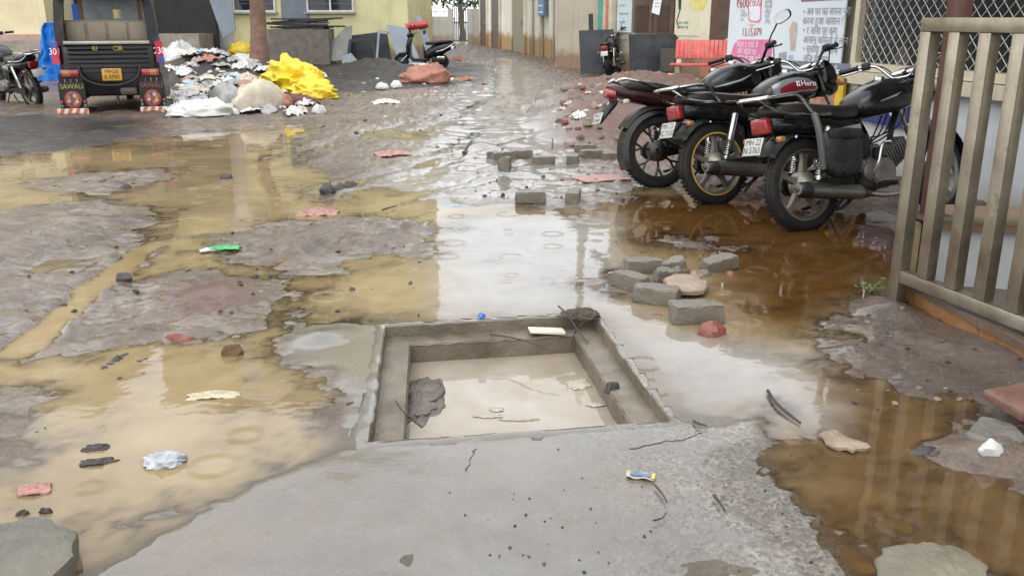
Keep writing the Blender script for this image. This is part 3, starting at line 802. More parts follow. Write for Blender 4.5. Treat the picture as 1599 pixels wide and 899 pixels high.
mbr.build('railing', pm('rail_white', (0.5, 0.5, 0.48), 0.5), cw)

# ---- cream row of rooms on the lane's other side
LW = gp(752, 72.5); RW_ = gp(907, 104); aL = math.atan2(RW_.y - LW.y, RW_.x - LW.x); LL = (RW_ - LW).length
row = thing('row_house', 'cream lime-washed row of rooms with ochre splash stains and narrow doors along the lane', 'building', (LW.x, LW.y, 0), (0, 0, aL))
def fl_(px, py): return on_face(px, py, LW, aL)
wallblock('wall', CREAM, row, -0.5, LL + 1.5, 0, 4.6, 5.0)
wallblock('roof', pm('tin_roof', (0.25, 0.25, 0.25), 0.5, dirt=0.5), row, -0.7, LL + 1.7, 4.61, 4.75, 5.8, -0.5)
OLIVE = pm('olive_door', (0.26, 0.25, 0.16), 0.6, var=0.15, vscale=3, streak=0.5, dirt=0.3)
for a_, b_, mt_ in ((752, 762, BROWNWOOD), (770, 782, BROWNWOOD), (803, 821, OLIVE)):
    x0, x1 = fl_(a_, 50)[0], fl_(b_, 50)[0]
    d = MB().rbox(((x0 + x1) / 2, -0.02, 1.35), (x1 - x0, 0.08, 2.7), 0.015).build('door', mt_, row, smooth=False)
    MB().box((x0 + 0.8 * (x1 - x0), -0.08, 1.25), (0.05, 0.05, 0.25)).build('handle', pm('handle_steel', (0.4, 0.4, 0.4), 0.35, 0.8), d)
    for s_ in (x0 - 0.09, x1 + 0.09): MB().box((s_, -0.05, 1.4), (0.14, 0.12, 2.8)).build('door_post', CREAM, row, smooth=False)
for px in (832, 847, 864, 876, 893):
    x0 = fl_(px, 50)[0]; MB().box((x0, -0.07, 2.3), (0.22, 0.14, 4.6)).build('pilaster', CREAM, row, smooth=False)
    MB().cyl((x0 + 0.25, -0.05, 0), (x0 + 0.25, -0.05, 4.5), 0.03, n=8).build('pipe', pm('pipe_grey', (0.30, 0.29, 0.27), 0.6), row)
BLUE_SIGN = pm('blue_sign', (0.03, 0.16, 0.38), 0.45, var=0.12)
WHITE_P = pm('white_print', (0.72, 0.73, 0.74), 0.5, var=0.05)
sg = thing('hanging_sign', 'small blue and white sign hanging on the cream row of rooms', 'sign', (LW.x, LW.y, 0), (0, 0, aL))
xs0, zs0 = fl_(849, 25); xs1, zs1 = fl_(860, 0); zs1 = max(zs1, zs0 + 0.6)
MB().rbox(((xs0 + xs1) / 2, -0.22, (zs0 + zs1) / 2 + 0.2), (abs(xs1 - xs0) * 0.9, 0.04, zs1 - zs0 + 0.4), 0.008).build('board', BLUE_SIGN, sg, smooth=False)
for k in range(4):
    MB().box(((xs0 + xs1) / 2, -0.244, zs0 + 0.12 + k * 0.22), (abs(xs1 - xs0) * 0.7, 0.004, 0.05)).build('lettering', WHITE_P, sg, smooth=False)

# ---- shop front behind the bench: dark doors, posters
SH = Vector((1.55, 26.3, 0)); SQ = Vector((5.9, 18.9, 0)); aS = math.atan2(SQ.y - SH.y, SQ.x - SH.x); SLn = (SQ - SH).length
shop = thing('shop_building', 'shop building with dark brown doors, striped pillar and pasted posters behind the red bench', 'building', (SH.x, SH.y, 0), (0, 0, aS))
def fs(px, py): return on_face(px, py, SH, aS)
SHOPW = stained_plaster('shop_plaster', (0.46, 0.40, 0.32), (0.3, 0.2, 0.13), 0.5)
wallblock('wall', SHOPW, shop, -0.6, fs(962, 30)[0], 0, 3.4, 5.0)
wallblock('wall', SHOPW, shop, fs(962, 30)[0] + 0.005, SLn + 1.0, 0, 6.2, 6.0, -0.01)
x0, x1 = fs(992, 30)[0], fs(1056, 30)[0]; zb = fs(1020, 52)[1]
for k in range(2):
    xa = x0 + (x1 - x0) * k / 2; xb = x0 + (x1 - x0) * (k + 1) / 2
    d = MB().box(((xa + xb) / 2, -0.03, (zb + 3.0) / 2), (xb - xa - 0.04, 0.08, 3.0 - zb)).build('door', BROWNWOOD, shop, smooth=False)
    for q in range(3): MB().box(((xa + xb) / 2, -0.075, zb + 0.35 + q * 0.75), (xb - xa - 0.35, 0.012, 0.6)).build('door_panel', pm('brown_panel', (0.05, 0.03, 0.022), 0.45, var=0.3), d, smooth=False)
x0, x1 = fs(1113, 30)[0], fs(1150, 30)[0]
MB().box(((x0 + x1) / 2, -0.03, 1.9), (x1 - x0, 0.08, 2.4)).build('shutter', BROWNWOOD, shop, smooth=False)
MB().box(((x0 + x1) / 2 + 0.3, -0.03, 0.4), (x1 - x0 + 1.0, 0.12, 0.55)).build('counter', pm('pink_counter', (0.42, 0.17, 0.12), 0.6, dirt=0.4), shop, smooth=False)
for a_, b_, col in ((943, 950, (0.05, 0.33, 0.27)), (950.5, 955, (0.52, 0.42, 0.30)), (955.5, 959, (0.48, 0.16, 0.11)), (959.5, 965, (0.52, 0.45, 0.33))):
    xa, xb = fs(a_, 30)[0], fs(b_, 30)[0]
    MB().box(((xa + xb) / 2, -0.1, 1.8), (xb - xa, 0.2, 3.6)).build('pillar_stripe', pm('stripe%d' % int(a_), col, 0.6, dirt=0.25), shop, smooth=False)
def poster_on(face, P, ang, a_, b_, top, bot, name, label, base, y=-0.03, tk=0.012):
    o = thing(name, label, 'poster', (P[0], P[1], 0), (0, 0, ang))
    xa, zb_ = face(a_, bot); xb, zt = face(b_, top); zb2 = face(b_, bot)[1]
    MB().box(((xa + xb) / 2, y, ((zb_ + zb2) / 2 + zt) / 2), (xb - xa, tk, zt - (zb_ + zb2) / 2)).build('sheet', base, o, smooth=False)
    return o, xa, xb, (zb_ + zb2) / 2, zt
GREENISH = pm('print_green', (0.22, 0.30, 0.22), 0.5); PYEL = pm('print_yellow', (0.60, 0.52, 0.18), 0.5); PGREY = pm('print_grey', (0.28, 0.30, 0.33), 0.55, var=0.1)
def rows_of_print(o, x0, x1, z1, n, dz, mat, y, h=0.03, seed=1, frac=(0.5, 1.0)):
    r_ = random.Random(seed)
    for k in range(n):
        xx = x0; zz = z1 - k * dz; xe = x0 + (x1 - x0) * r_.uniform(*frac)
        mb = MB()
        while xx < xe:
            wl = r_.uniform(1.2, 4.0) * h; wl = min(wl, xe - xx)
            mb.box((xx + wl / 2, y, zz), (wl, 0.002, h * r_.uniform(0.8, 1.1)))
            xx += wl + h * 0.7
        mb.build('print_line', mat, o, smooth=False)['kind'] = 'stuff'
o, xa, xb, z0, z1 = poster_on(fs, SH, aS, 966, 991, -14, 51, 'poster', 'tall pale blue poster beside the dark shop door, behind the parked black motorcycle', pm('pale_blue_paper', (0.48, 0.56, 0.58), 0.5, var=0.08, dirt=0.1), -0.06)
rows_of_print(o, xa + 0.1, xb - 0.1, z1 - 0.35, 8, 0.2, GREENISH, -0.069, 0.05, 4)
MB().lathe([(0.001, -0.003), (0.17, -0.003), (0.17, 0.0)], ((xa + xb) / 2 + 0.12, -0.068, z0 + 0.95), (0, -1, 0), 14).build('emblem', PYEL, o)
o, xa, xb, z0, z1 = poster_on(fs, SH, aS, 1055, 1115, -4, 86, 'poster', 'cream poster with a line-drawn woman and yellow emblem above the red bench', pm('cream_paper', (0.60, 0.57, 0.42), 0.5, var=0.08, dirt=0.12), -0.07)
wd = xb - xa
MB().lathe([(0.001, -0.003), (0.30, -0.003), (0.30, 0.0)], (xa + wd * 0.66, -0.078, z0 + 1.25), (0, -1, 0), 9).build('emblem', PYEL, o)
mb = MB(); hx, hz = xa + wd * 0.22, z0 + 1.30
mb.tube([(hx - 0.1, -0.08, hz - 0.28), (hx - 0.12, -0.08, hz), (hx - 0.02, -0.08, hz + 0.13), (hx + 0.12, -0.08, hz + 0.10)], [0.035, 0.05, 0.045, 0.02], 6)
mb.tube([(hx - 0.1, -0.08, hz - 0.3), (hx - 0.2, -0.08, hz - 0.55), (hx - 0.1, -0.08, hz - 0.7)], 0.015, 5)
mb.build('line_drawing', pm('print_black', (0.02, 0.03, 0.03), 0.5), o)
rows_of_print(o, xa + 0.12, xa + wd * 0.5, z0 + 0.72, 2, 0.1, GREENISH, -0.079, 0.06, 9)
rows_of_print(o, xa + 0.15, xb - 0.15, z0 + 0.42, 4, 0.09, PGREY, -0.079, 0.03, 10)
MB().box((xa + wd * 0.22, -0.079, z0 + 0.12), (wd * 0.4, 0.003, 0.2)).build('blue_block', BLUE_SIGN, o, smooth=False)
nt_ = thing('paper_notice', 'small white paper notice stuck askew on the dark shop door', 'notice', (SH.x, SH.y, 0), (0, 0, aS))
xn, zn = fs(1031, 4); MB().box((xn, -0.09, zn), (0.30, 0.006, 0.55), (0, R(12), 0)).build('sheet', WHITE_P, nt_, smooth=False)
rows_of_print(nt_, xn - 0.08, xn + 0.1, zn + 0.14, 4, 0.08, PGREY, -0.095, 0.025, 3)

# ---- utility pole between row house and shop
pl = gp(914, 106)
pole = thing('utility_pole', 'slim ochre and cream utility pole beside the leaning black boards', 'pole', (pl.x, pl.y, 0))
mb = MB(); mb.tube([(0, 0, 0), (0, 0, 4), (0.02, 0, 10.5)], [0.15, 0.13, 0.10], 12); mb.build('shaft', pm('pole_ochre', (0.36, 0.28, 0.15), 0.7, var=0.25, vscale=3, streak=0.4), pole)
MB().box((0, 0, 9.6), (1.3, 0.09, 0.09)).build('crossarm', CONC, pole, smooth=False)
for k in (-0.55, -0.2, 0.2, 0.55): MB().lathe([(0.02, 0), (0.05, 0.03), (0.03, 0.07), (0.05, 0.1), (0.02, 0.14)], (k, 0, 9.65), n=8).build('insulator', WHITE_P, pole)
ts = gp(937, 112)
trk = thing('tree_stump', 'weathered grey bare tree trunk standing against the striped shop pillar', 'tree trunk', (ts.x, ts.y, 0))
rr = random.Random(3); mb = MB(); pts = [(0.03 * math.sin(k * 1.3), 0.03 * math.cos(k), k * 0.55) for k in range(8)]
mb.tube(pts, [0.24, 0.20, 0.19, 0.185, 0.18, 0.17, 0.16, 0.14], 12); mb.build('trunk', pm('bark_grey', (0.16, 0.145, 0.125), 0.85, var=0.35, vscale=6, bumpk=0.9, bscale=16, streak=0.5), trk)
mb = MB(); mb.tube([pts[6], (0.3, 0.1, 4.0), (0.55, 0.1, 4.7)], [0.1, 0.07, 0.03], 8); mb.tube([pts[7], (-0.2, 0.1, 4.4), (-0.4, 0.2, 5.2)], [0.1, 0.06, 0.02], 8)
mb.build('limb', MATS['bark_grey'], trk)

# ---- ticket-window building on the right: banner, wire mesh, painted wall
RB = Vector((2.72, 11.5, 0)); aR = math.atan2(-0.977, 0.215)
rb = thing('office_building', 'office building with wire mesh windows and a painted white wall behind the steel gate', 'building', (RB.x, RB.y, 0), (0, 0, aR))
def fr_(px, py): return on_face(px, py, RB, aR)
CREAMP = pm('cream_paint', (0.56, 0.51, 0.37), 0.45, var=0.12, vscale=3, dirt=0.25, streak=0.25)
WHITEW = stained_plaster('white_wall_paint', (0.60, 0.63, 0.64), (0.40, 0.36, 0.29), 0.12)
GREYIN = pm('grey_inside', (0.105, 0.11, 0.11), 0.8, var=0.25, vscale=1.2)
xm = fr_(1336, 105)[0]; XE = 12.5
zs_ = fr_(1345, 104)[1]                    # sill height
wallblock('left_wall', SHOPW, rb, 0.0, xm - 0.02, 0, 2.35, 0.25, 0.06)
wallblock('lower_wall', WHITEW, rb, xm, XE, 0, zs_ - 0.16, 4.0, 0.02)
wallblock('upper_wall', WHITEW, rb, xm, XE, 2.55, 4.4, 4.0, 0.02)
wallblock('inner_room', GREYIN, rb, xm, XE, zs_ - 0.15, 2.54, 0.1, 1.6)
wallblock('inner_side_wall', GREYIN, rb, xm - 0.012, xm + 0.1, zs_ - 0.15, 2.54, 1.5, 0.09)
wallblock('room_shelf', pm('dark_shelf', (0.03, 0.03, 0.032), 0.6), rb, xm + 0.5, XE, 1.33, 1.50, 0.4, 1.15)
wallblock('sunshade', CONC, rb, xm - 0.1, XE, 3.0, 3.12, 1.3, -1.2)
for dz, dp, hh in ((-0.10, 0.10, 0.11), (0.0, 0.05, 0.075)):
    wallblock('sill', CREAMP, rb, xm - 0.03, XE, zs_ + dz - hh / 2, zs_ + dz + hh / 2, 0.12, -dp)
for px, wdt in ((1342, 0.075), (1497, 0.06), (1640, 0.06)):
    xx = fr_(px, 40)[0]; wallblock('mesh_post', CREAMP, rb, xx - wdt / 2, xx + wdt / 2, zs_ + 0.04, 2.6, 0.06, -0.035)
xx = fr_(1342, 140)[0]; wallblock('corner_post', CREAMP, rb, xx - 0.045, xx + 0.045, 0, zs_ - 0.15, 0.06, -0.045)
# chain-link wires, each a zigzag strand
WIRE = pm('galvanised_wire', (0.55, 0.54, 0.48), 0.45, 0.3, dirt=0.15)
cell = 0.115; x_s, x_e = xm + 0.06, 7.6
z_lo, z_hi = zs_ + 0.03, 2.3
cnt = int((x_e - x_s + 1.3) / cell)
panel = MB()
for d_ in (1, -1):
    for k in range(-20, cnt + 20):
        a0 = Vector((x_s + k * cell, -0.008 * d_, z_lo)); b0 = a0 + Vector((d_ * (z_hi - z_lo) * 1.0, 0, z_hi - z_lo))
        # clip to the opening
        t0, t1 = 0.0, 1.0; dx = b0.x - a0.x
        ta = (x_s - a0.x) / dx; tb = (x_e - a0.x) / dx
        lo, hi = max(0, min(ta, tb)), min(1, max(ta, tb))
        if hi - lo < 0.02: continue
        panel.cyl(a0.lerp(b0, lo), a0.lerp(b0, hi), 0.0042, n=4, caps=False)
wm = panel.build('wire_mesh', WIRE, rb, smooth=True); wm['kind'] = 'stuff'
mc = MB(); xx, zz = fr_(1400, 100); mc.prism([(xx - 0.10, 0.05, zs_), (xx + 0.10, 0.05, zs_), (xx + 0.09, 0.05, zs_ + 0.14), (xx + 0.04, 0.05, zs_ + 0.2), (xx - 0.04, 0.05, zs_ + 0.2), (xx - 0.09, 0.05, zs_ + 0.14)], (0, 0.2, 0))
mc.build('counter_slot', pm('slot_dark', (0.07, 0.065, 0.06), 0.7), rb, smooth=False)
# painted lettering on the wall
NAVY = pm('navy_paint', (0.02, 0.035, 0.16), 0.45, var=0.15, dirt=0.1)
bx0 = fr_(1349, 140)[0]; bx1 = fr_(1425, 150)[0]; bz1 = fr_(1400, 122)[1]; bz0 = bz1 - 0.42
wb = thing('name_board', 'navy blue board with white lettering on the wall below the wire mesh', 'sign', (RB.x, RB.y, 0), (0, 0, aR))
MB().box(((bx0 + bx1) / 2, -0.015, (bz0 + bz1) / 2), (bx1 - bx0, 0.03, bz1 - bz0)).build('board', NAVY, wb, smooth=False)
text('lettering', 'हि', 0.30, WHITE_P, wb, bx0 + 0.22, -0.034, (bz0 + bz1) / 2 - 0.03)
text('lettering', 'सा', 0.30, WHITE_P, wb, bx0 + 0.55, -0.034, (bz0 + bz1) / 2 - 0.03)
for px, s_ in ((1470, 'सं'), (1533, 'ख'), (1582, 'प्र')):
    xx, zz = fr_(px, 150); text('wall_lettering', s_, 0.20, NAVY, rb, xx, 0.012, zz)
# banner
o, xa, xb, z0, z1 = poster_on(fr_, RB, aR, 1140, 1337, -60, 106, 'banner', 'large pale printed banner with pink box and price figures behind the motorcycles', pm('banner_vinyl', (0.60, 0.66, 0.70), 0.4, var=0.05, vscale=1.0), -0.05, 0.015)
BPUR = pm('print_purple', (0.22, 0.09, 0.22), 0.5); BPINK = pm('print_pink', (0.62, 0.17, 0.33), 0.45); BRED = pm('print_red', (0.38, 0.05, 0.06), 0.5); BGREY = pm('print_slate', (0.15, 0.17, 0.21), 0.5)
yb = -0.0595
def bq(px, py): return fr_(px, py)
def patch(name, pxs, mat, dy=0.0):
    MB().prism([(bq(x, y)[0], yb + dy, bq(x, y)[1]) for x, y in pxs], (0, 0.002, 0)).build(name, mat, o, smooth=False)
patch('pink_box', [(1148, 96), (1149, 82), (1153, 70), (1160, 62), (1215, 62), (1211, 100)], BPINK)
patch('footer_strip', [(1215, 93), (1336, 100), (1335, 110), (1214, 101)], BGREY)
patch('header_strip', [(1259, 3.6), (1337, -0.5), (1337, -30), (1259, -28)], BPUR)
patch('price_frame', [(1174, -20), (1176, 32), (1180, 35), (1192, 36), (1196, 32), (1198, -20)], BPINK)
patch('price_field', [(1176.5, -20), (1178, 30), (1181, 32.5), (1191, 33.2), (1194, 30), (1196, -20)], pm('banner_light', (0.62, 0.68, 0.72), 0.45), -0.002)
patch('pointer', [(1173, 37), (1187, 38), (1181, 44)], pm('print_tan', (0.55, 0.46, 0.24), 0.5))
patch('tower_block', [(1223, 98), (1224, 83), (1236, 81), (1236, 101)], PGREY); patch('tower_block', [(1238, 101), (1239, 86), (1247, 86), (1247, 103)], pm('print_bluegrey', (0.33, 0.40, 0.50), 0.5))
patch('figure_print', [(1242, 80), (1240, 45), (1246, 33), (1253, 36), (1253, 52), (1249, 80)], pm('print_fawn', (0.44, 0.37, 0.34), 0.5))
for body, px, py, sz, mt_ in (('₹600', 1167, 6, 0.16, BRED), ('₹600', 1187, 4, 0.15, BRED), ('13,15,079', 1181, 51, 0.125, BRED)):
    xx, zz = bq(px, py); text('price', body, sz, mt_, o, xx, yb - 0.003, zz, tilt=R(1))
r_ = random.Random(12)
def dline(x0p, x1p, y0, y1, n, words, mat, h):
    """rows of lettering running with the banner's own lines"""
    for k in range(n):
        a = bq(x0p, y0 + (y1 - y0) * k / max(1, n - 1)); bb = bq(x1p, y0 + (y1 - y0) * k / max(1, n - 1) - 1.0)
        s_ = words[k % len(words)]
        text('print_line', s_, h, mat, o, a[0], yb - 0.003, a[1], align='LEFT')['kind'] = 'stuff'
dline(1262, 1330, 19, 91, 6, ['• अब घर का सपना पूरा', 'करना हुआ आसान !', '• १ लाख पर कम', 'आसान किस्तों में लोन !', '• सुविधा का लाभ', 'आज ही आएं'], PGREY, 0.105)
dline(1158, 1200, 70, 91, 3, ['मात्र १ रुपये में', 'अब अपना घर', 'आज ही बुक करें'], WHITE_P, 0.10)
dline(1202, 1250, 4, 34, 5, ['सुविधाएँ', 'पार्किंग', 'बगीचा', 'मंदिर', 'लिफ्ट'], PGREY, 0.06)
dline(1272, 1300, 104, 104, 1, ['संपर्क करें आज ही'], WHITE_P, 0.075)
dline(1164, 1180, 18, 31, 3, ['से शुरू', 'प्रति दिन', 'रोज'], PGREY, 0.05)
# brick-coloured odds below the banner
bk = MB(); zt = z0
wallblock('plank_strip', pm('brick_strip', (0.34, 0.14, 0.085), 0.7, var=0.4, vscale=9, dirt=0.5, dirtcol=(0.5, 0.42, 0.32), dscale=9), rb, xa, xb, zt - 0.42, zt - 0.05, 0.05, 0.0)
wallblock('yellow_panel', pm('yellow_panel', (0.60, 0.42, 0.03), 0.5), rb, fr_(1310, 118)[0], fr_(1322, 118)[0], 0.5, 0.88, 0.03, -0.02)

# ---- steel gate and its kerb
GA = gp(1392, 474); gdir = Vector((0.28, -0.96, 0)).normalized(); aG = math.atan2(gdir.y, gdir.x)
gate = thing('steel_gate', 'tall brushed steel gate of upright square bars standing ajar beside the puddle', 'gate', (GA.x, GA.y, 0), (0, 0, aG))
m, t, b = new_mat('brushed_steel'); co = objco(t)
mp = N(t, 'ShaderNodeMapping'); mp.inputs['Scale'].default_value = (60, 60, 1.2); t.links.new(co, mp.inputs[0])
st = noise(t, mp.outputs[0], 3, 4, 0.6); big = noise(t, co, 4, 6, 0.65)
c = ramp(t, big, [(0.3, (0.20, 0.168, 0.118)), (0.55, (0.32, 0.28, 0.215)), (0.75, (0.44, 0.405, 0.34))])
c = mixc(t, ramp(t, st, [(0.55, 0), (0.75, 0.6)]), c, (0.20, 0.16, 0.11))
rs = ramp(t, noise(t, co, 9, 6, 0.72, 0.5), [(0.56, 0), (0.70, 0.7)]); c = mixc(t, rs, c, (0.10, 0.07, 0.04))
t.links.new(c, b.inputs['Base Color']); t.links.new(math_(t, 'SUBTRACT', 0.85, math_(t, 'MULTIPLY', rs, 0.6)), b.inputs['Metallic'])
t.links.new(math_(t, 'ADD', 0.22, math_(t, 'MULTIPLY', big, 0.3)), b.inputs['Roughness']); t.links.new(bump(t, st, 0.08, 0.004), b.inputs['Normal'])
STEEL = m
TOPZ = 1.405
def hollow(p, q, wa, wb_, name, parent=gate, mat=STEEL):
    p = Vector(p); q = Vector(q); return MB().rbox((p + q) / 2, (abs(q.x - p.x) + wa, wb_, abs(q.z - p.z)) if abs(q.z - p.z) > abs(q.x - p.x) else (abs(q.x - p.x), wb_, wa), 0.004).build(name, mat, parent)
BW, BD, SP = 0.068, 0.058, 0.182
hollow((0.03, 0, 0.0), (0.03, 0, TOPZ - 0.062), 0.07, 0.062, 'post')
hollow((-0.005, 0, TOPZ - 0.03), (2.4, 0, TOPZ - 0.03), 0.062, 0.064, 'top_rail')
hollow((0.066, 0, 0.165), (2.4, 0, 0.165), 0.062, 0.060, 'bottom_rail')
for k in range(1, 13):
    hollow((0.03 + SP * k, 0, 0.197), (0.03 + SP * k, 0, TOPZ - 0.062), BW, BD, 'bar')
# second leaf folded back behind the first
leaf = thing('steel_gate', 'second gate leaf folded back behind the upright bars of the front gate', 'gate', (GA.x + 0.62, GA.y - 0.30, 0.14), (0, 0, aG + R(10)))
for k in range(0, 5): hollow((SP * 1.3 * k, 0, 0.03), (SP * 1.3 * k, 0, TOPZ - 0.2), BW, 0.04, 'bar', leaf)
hollow((-0.03, 0, TOPZ - 0.17), (1.0, 0, TOPZ - 0.17), 0.06, 0.045, 'top_rail', leaf)
hollow((-0.03, 0, 0.0), (1.0, 0, 0.0), 0.06, 0.045, 'bottom_rail', leaf)
cl = thing('steel_column', 'dark red-brown steel column rising behind the gate bars', 'column', (2.13, 4.47, 0), (0, 0, R(8)))
RUSTC = pm('redbrown_paint', (0.075, 0.028, 0.02), 0.4, var=0.3, vscale=3, dirt=0.3)
mb = MB(); mb.rbox((0, 0, 1.75), (0.075, 0.10, 3.5), 0.006); mb.build('shaft', RUSTC, cl)
MB().rbox((0, 0, 0.44), (0.18, 0.2, 0.02), 0.004).build('base_plate', RUSTC, cl)
# kerb below the gate
KA = [gp(1418, 474), gp(1446, 492), gp(1525, 537), gp(1605, 582), gp(1720, 650)]
kerb = thing('kerb', 'low kerb with dark wet stone top and worn orange face under the gate', 'kerb')
kf = MB(); ktop = MB(); OR_ = pm('orange_kerb', (0.24, 0.105, 0.03), 0.6, var=0.3, vscale=5, dirt=0.75, dirtcol=(0.12, 0.08, 0.05), dscale=5.0, bumpk=0.4, bscale=30)
KT = pm('wet_dark_stone', (0.10, 0.068, 0.048), 0.28, var=0.3, vscale=4, bumpk=0.4, bscale=30, dirt=0.3)
back = Vector((0.96, 0.28, 0)) * 0.17
for i in range(len(KA) - 1):
    a0, b0 = KA[i], KA[i + 1]; g = (b0 - a0) * 0.004
    MB().prism([a0 + g, b0 - g, b0 - g + back * 3, a0 + g + back * 3], (0, 0, 0.085)).build('kerb_block', OR_, kerb, smooth=False)
    MB().prism([a0 + g + back * -0.08 + Vector((0, 0, 0.0855)), b0 - g - back * 0.08 + Vector((0, 0, 0.0855)), b0 - g + back * 3 + Vector((0, 0, 0.0855)), a0 + g + back * 3 + Vector((0, 0, 0.0855))], (0, 0, 0.03)).build('coping_stone', KT, kerb, smooth=False)
plinth = thing('entrance_plinth', 'raised entrance step with white tiled riser and brown stone nosing behind the gate', 'step')
pa, pb_, pc_, pd_ = Vector((2.10, 4.36, 0)), Vector((3.6, 3.95, 0)), Vector((3.75, 4.35, 0)), Vector((2.30, 4.78, 0))
MB().prism([pa, pb_, pc_, pd_], (0, 0, 0.40)).build('riser', pm('white_tile', (0.52, 0.54, 0.54), 0.3, var=0.12, vscale=3, dirt=0.2), plinth, smooth=False)
o2 = Vector((0.0, -0.03, 0))
MB().prism([p + Vector((0, 0, 0.403)) + (o2 if i < 2 else Vector()) for i, p in enumerate((pa, pb_, pc_, pd_))], (0, 0, 0.04)).build('stone_nosing', pm('brown_stone', (0.20, 0.125, 0.085), 0.3, var=0.25, dirt=0.2), plinth, smooth=False)
MB().prism([p + Vector((0, 0, 0.4435)) + (o2 * 1.1 if i < 2 else o2 * -2) for i, p in enumerate((pa, pb_))] + [pb_ + Vector((0, 0.03, 0.4435)), pa + Vector((0, 0.03, 0.4435))][0:0] + [pb_ + Vector((0, 0.05, 0.4435)), pa + Vector((0, 0.05, 0.4435))], (0, 0, 0.012)).build('edge_strip', STEEL, plinth, smooth=False)
MB().rbox((2.03, 4.48, 0.21), (0.10, 0.12, 0.42), 0.01, (0, 0, R(-14))).build('end_pier', pm('tan_pier', (0.46, 0.33, 0.17), 0.6, var=0.25, dirt=0.5), plinth)
# ================================================================== MOTORCYCLES (local: x forward, y left, z up, origin under the rear axle)
RUBBER = pm('tyre_rubber', (0.010, 0.010, 0.011), 0.6, spec=0.3, var=0.3, vscale=14, bumpk=0.25, bscale=120, dirt=0.25, dirtcol=(0.06, 0.042, 0.027), dscale=7)
BLACKP = pm('black_paint', (0.005, 0.0055, 0.007), 0.2, var=0.2, spec=0.32, coat=0.12, dirt=0.3, dirtcol=(0.04, 0.031, 0.022), dscale=7)
BLACKM = pm('black_plastic', (0.008, 0.0085, 0.009), 0.45, var=0.3, vscale=9, spec=0.3, dirt=0.16, dirtcol=(0.06, 0.045, 0.03), dscale=8)
CHROME = pm('chrome', (0.50, 0.50, 0.49), 0.14, 1.0, var=0.1, dirt=0.3, dirtcol=(0.22, 0.18, 0.13), dscale=14)
ALLOY = pm('grey_alloy', (0.19, 0.18, 0.155), 0.42, 0.7, var=0.2, dirt=0.5, dirtcol=(0.17, 0.125, 0.08), dscale=9)
ALLOYB = pm('black_alloy', (0.014, 0.014, 0.015), 0.38, 0.2, var=0.2, dirt=0.25, dscale=9)
ENGINE = pm('engine_alloy', (0.17, 0.165, 0.155), 0.5, 0.6, var=0.3, dirt=0.55, dirtcol=(0.09, 0.07, 0.05), dscale=9)
SEATM = pm('seat_vinyl', (0.008, 0.008, 0.009), 0.36, spec=0.35, var=0.2, bumpk=0.12, bscale=160, dirt=0.12)
def lamp_mat(name, col):
    if name in MATS: return MATS[name]
    m, t, b = new_mat(name); co = objco(t)
    wv = N(t, 'ShaderNodeTexWave', wave_type='BANDS', bands_direction='Z'); setv(wv, Scale=30.0); t.links.new(co, wv.inputs[0])
    t.links.new(ramp(t, wv.outputs['Fac'], [(0.0, tuple(c * 0.7 for c in col)), (1.0, col)]), b.inputs['Base Color'])
    b.inputs['Roughness'].default_value = 0.12; b.inputs['Coat Weight'].default_value = 0.6
    MATS[name] = m; return m
REDL = lamp_mat('red_lens', (0.30, 0.012, 0.012)); AMBER = lamp_mat('amber_lens', (0.30, 0.13, 0.035)); CLEARL = pm('clear_lens', (0.42, 0.40, 0.34), 0.12)
PLATE = pm('plate_white', (0.42, 0.42, 0.39), 0.45, dirt=0.25); INK = pm('plate_ink', (0.02, 0.02, 0.02), 0.6)
MIRROR = pm('mirror_glass', (0.75, 0.76, 0.76), 0.04, 1.0, var=0.03)
def sring(x, zc, hw, hh, p=2.6, n=18, yc=0.0):
    out = []
    for k in range(n):
        a = 2 * math.pi * k / n; c, s = math.cos(a), math.sin(a)
        out.append(Vector((x, yc + hw * math.copysign(abs(c) ** (2 / p), c), zc + hh * math.copysign(abs(s) ** (2 / p), s))))
    return out
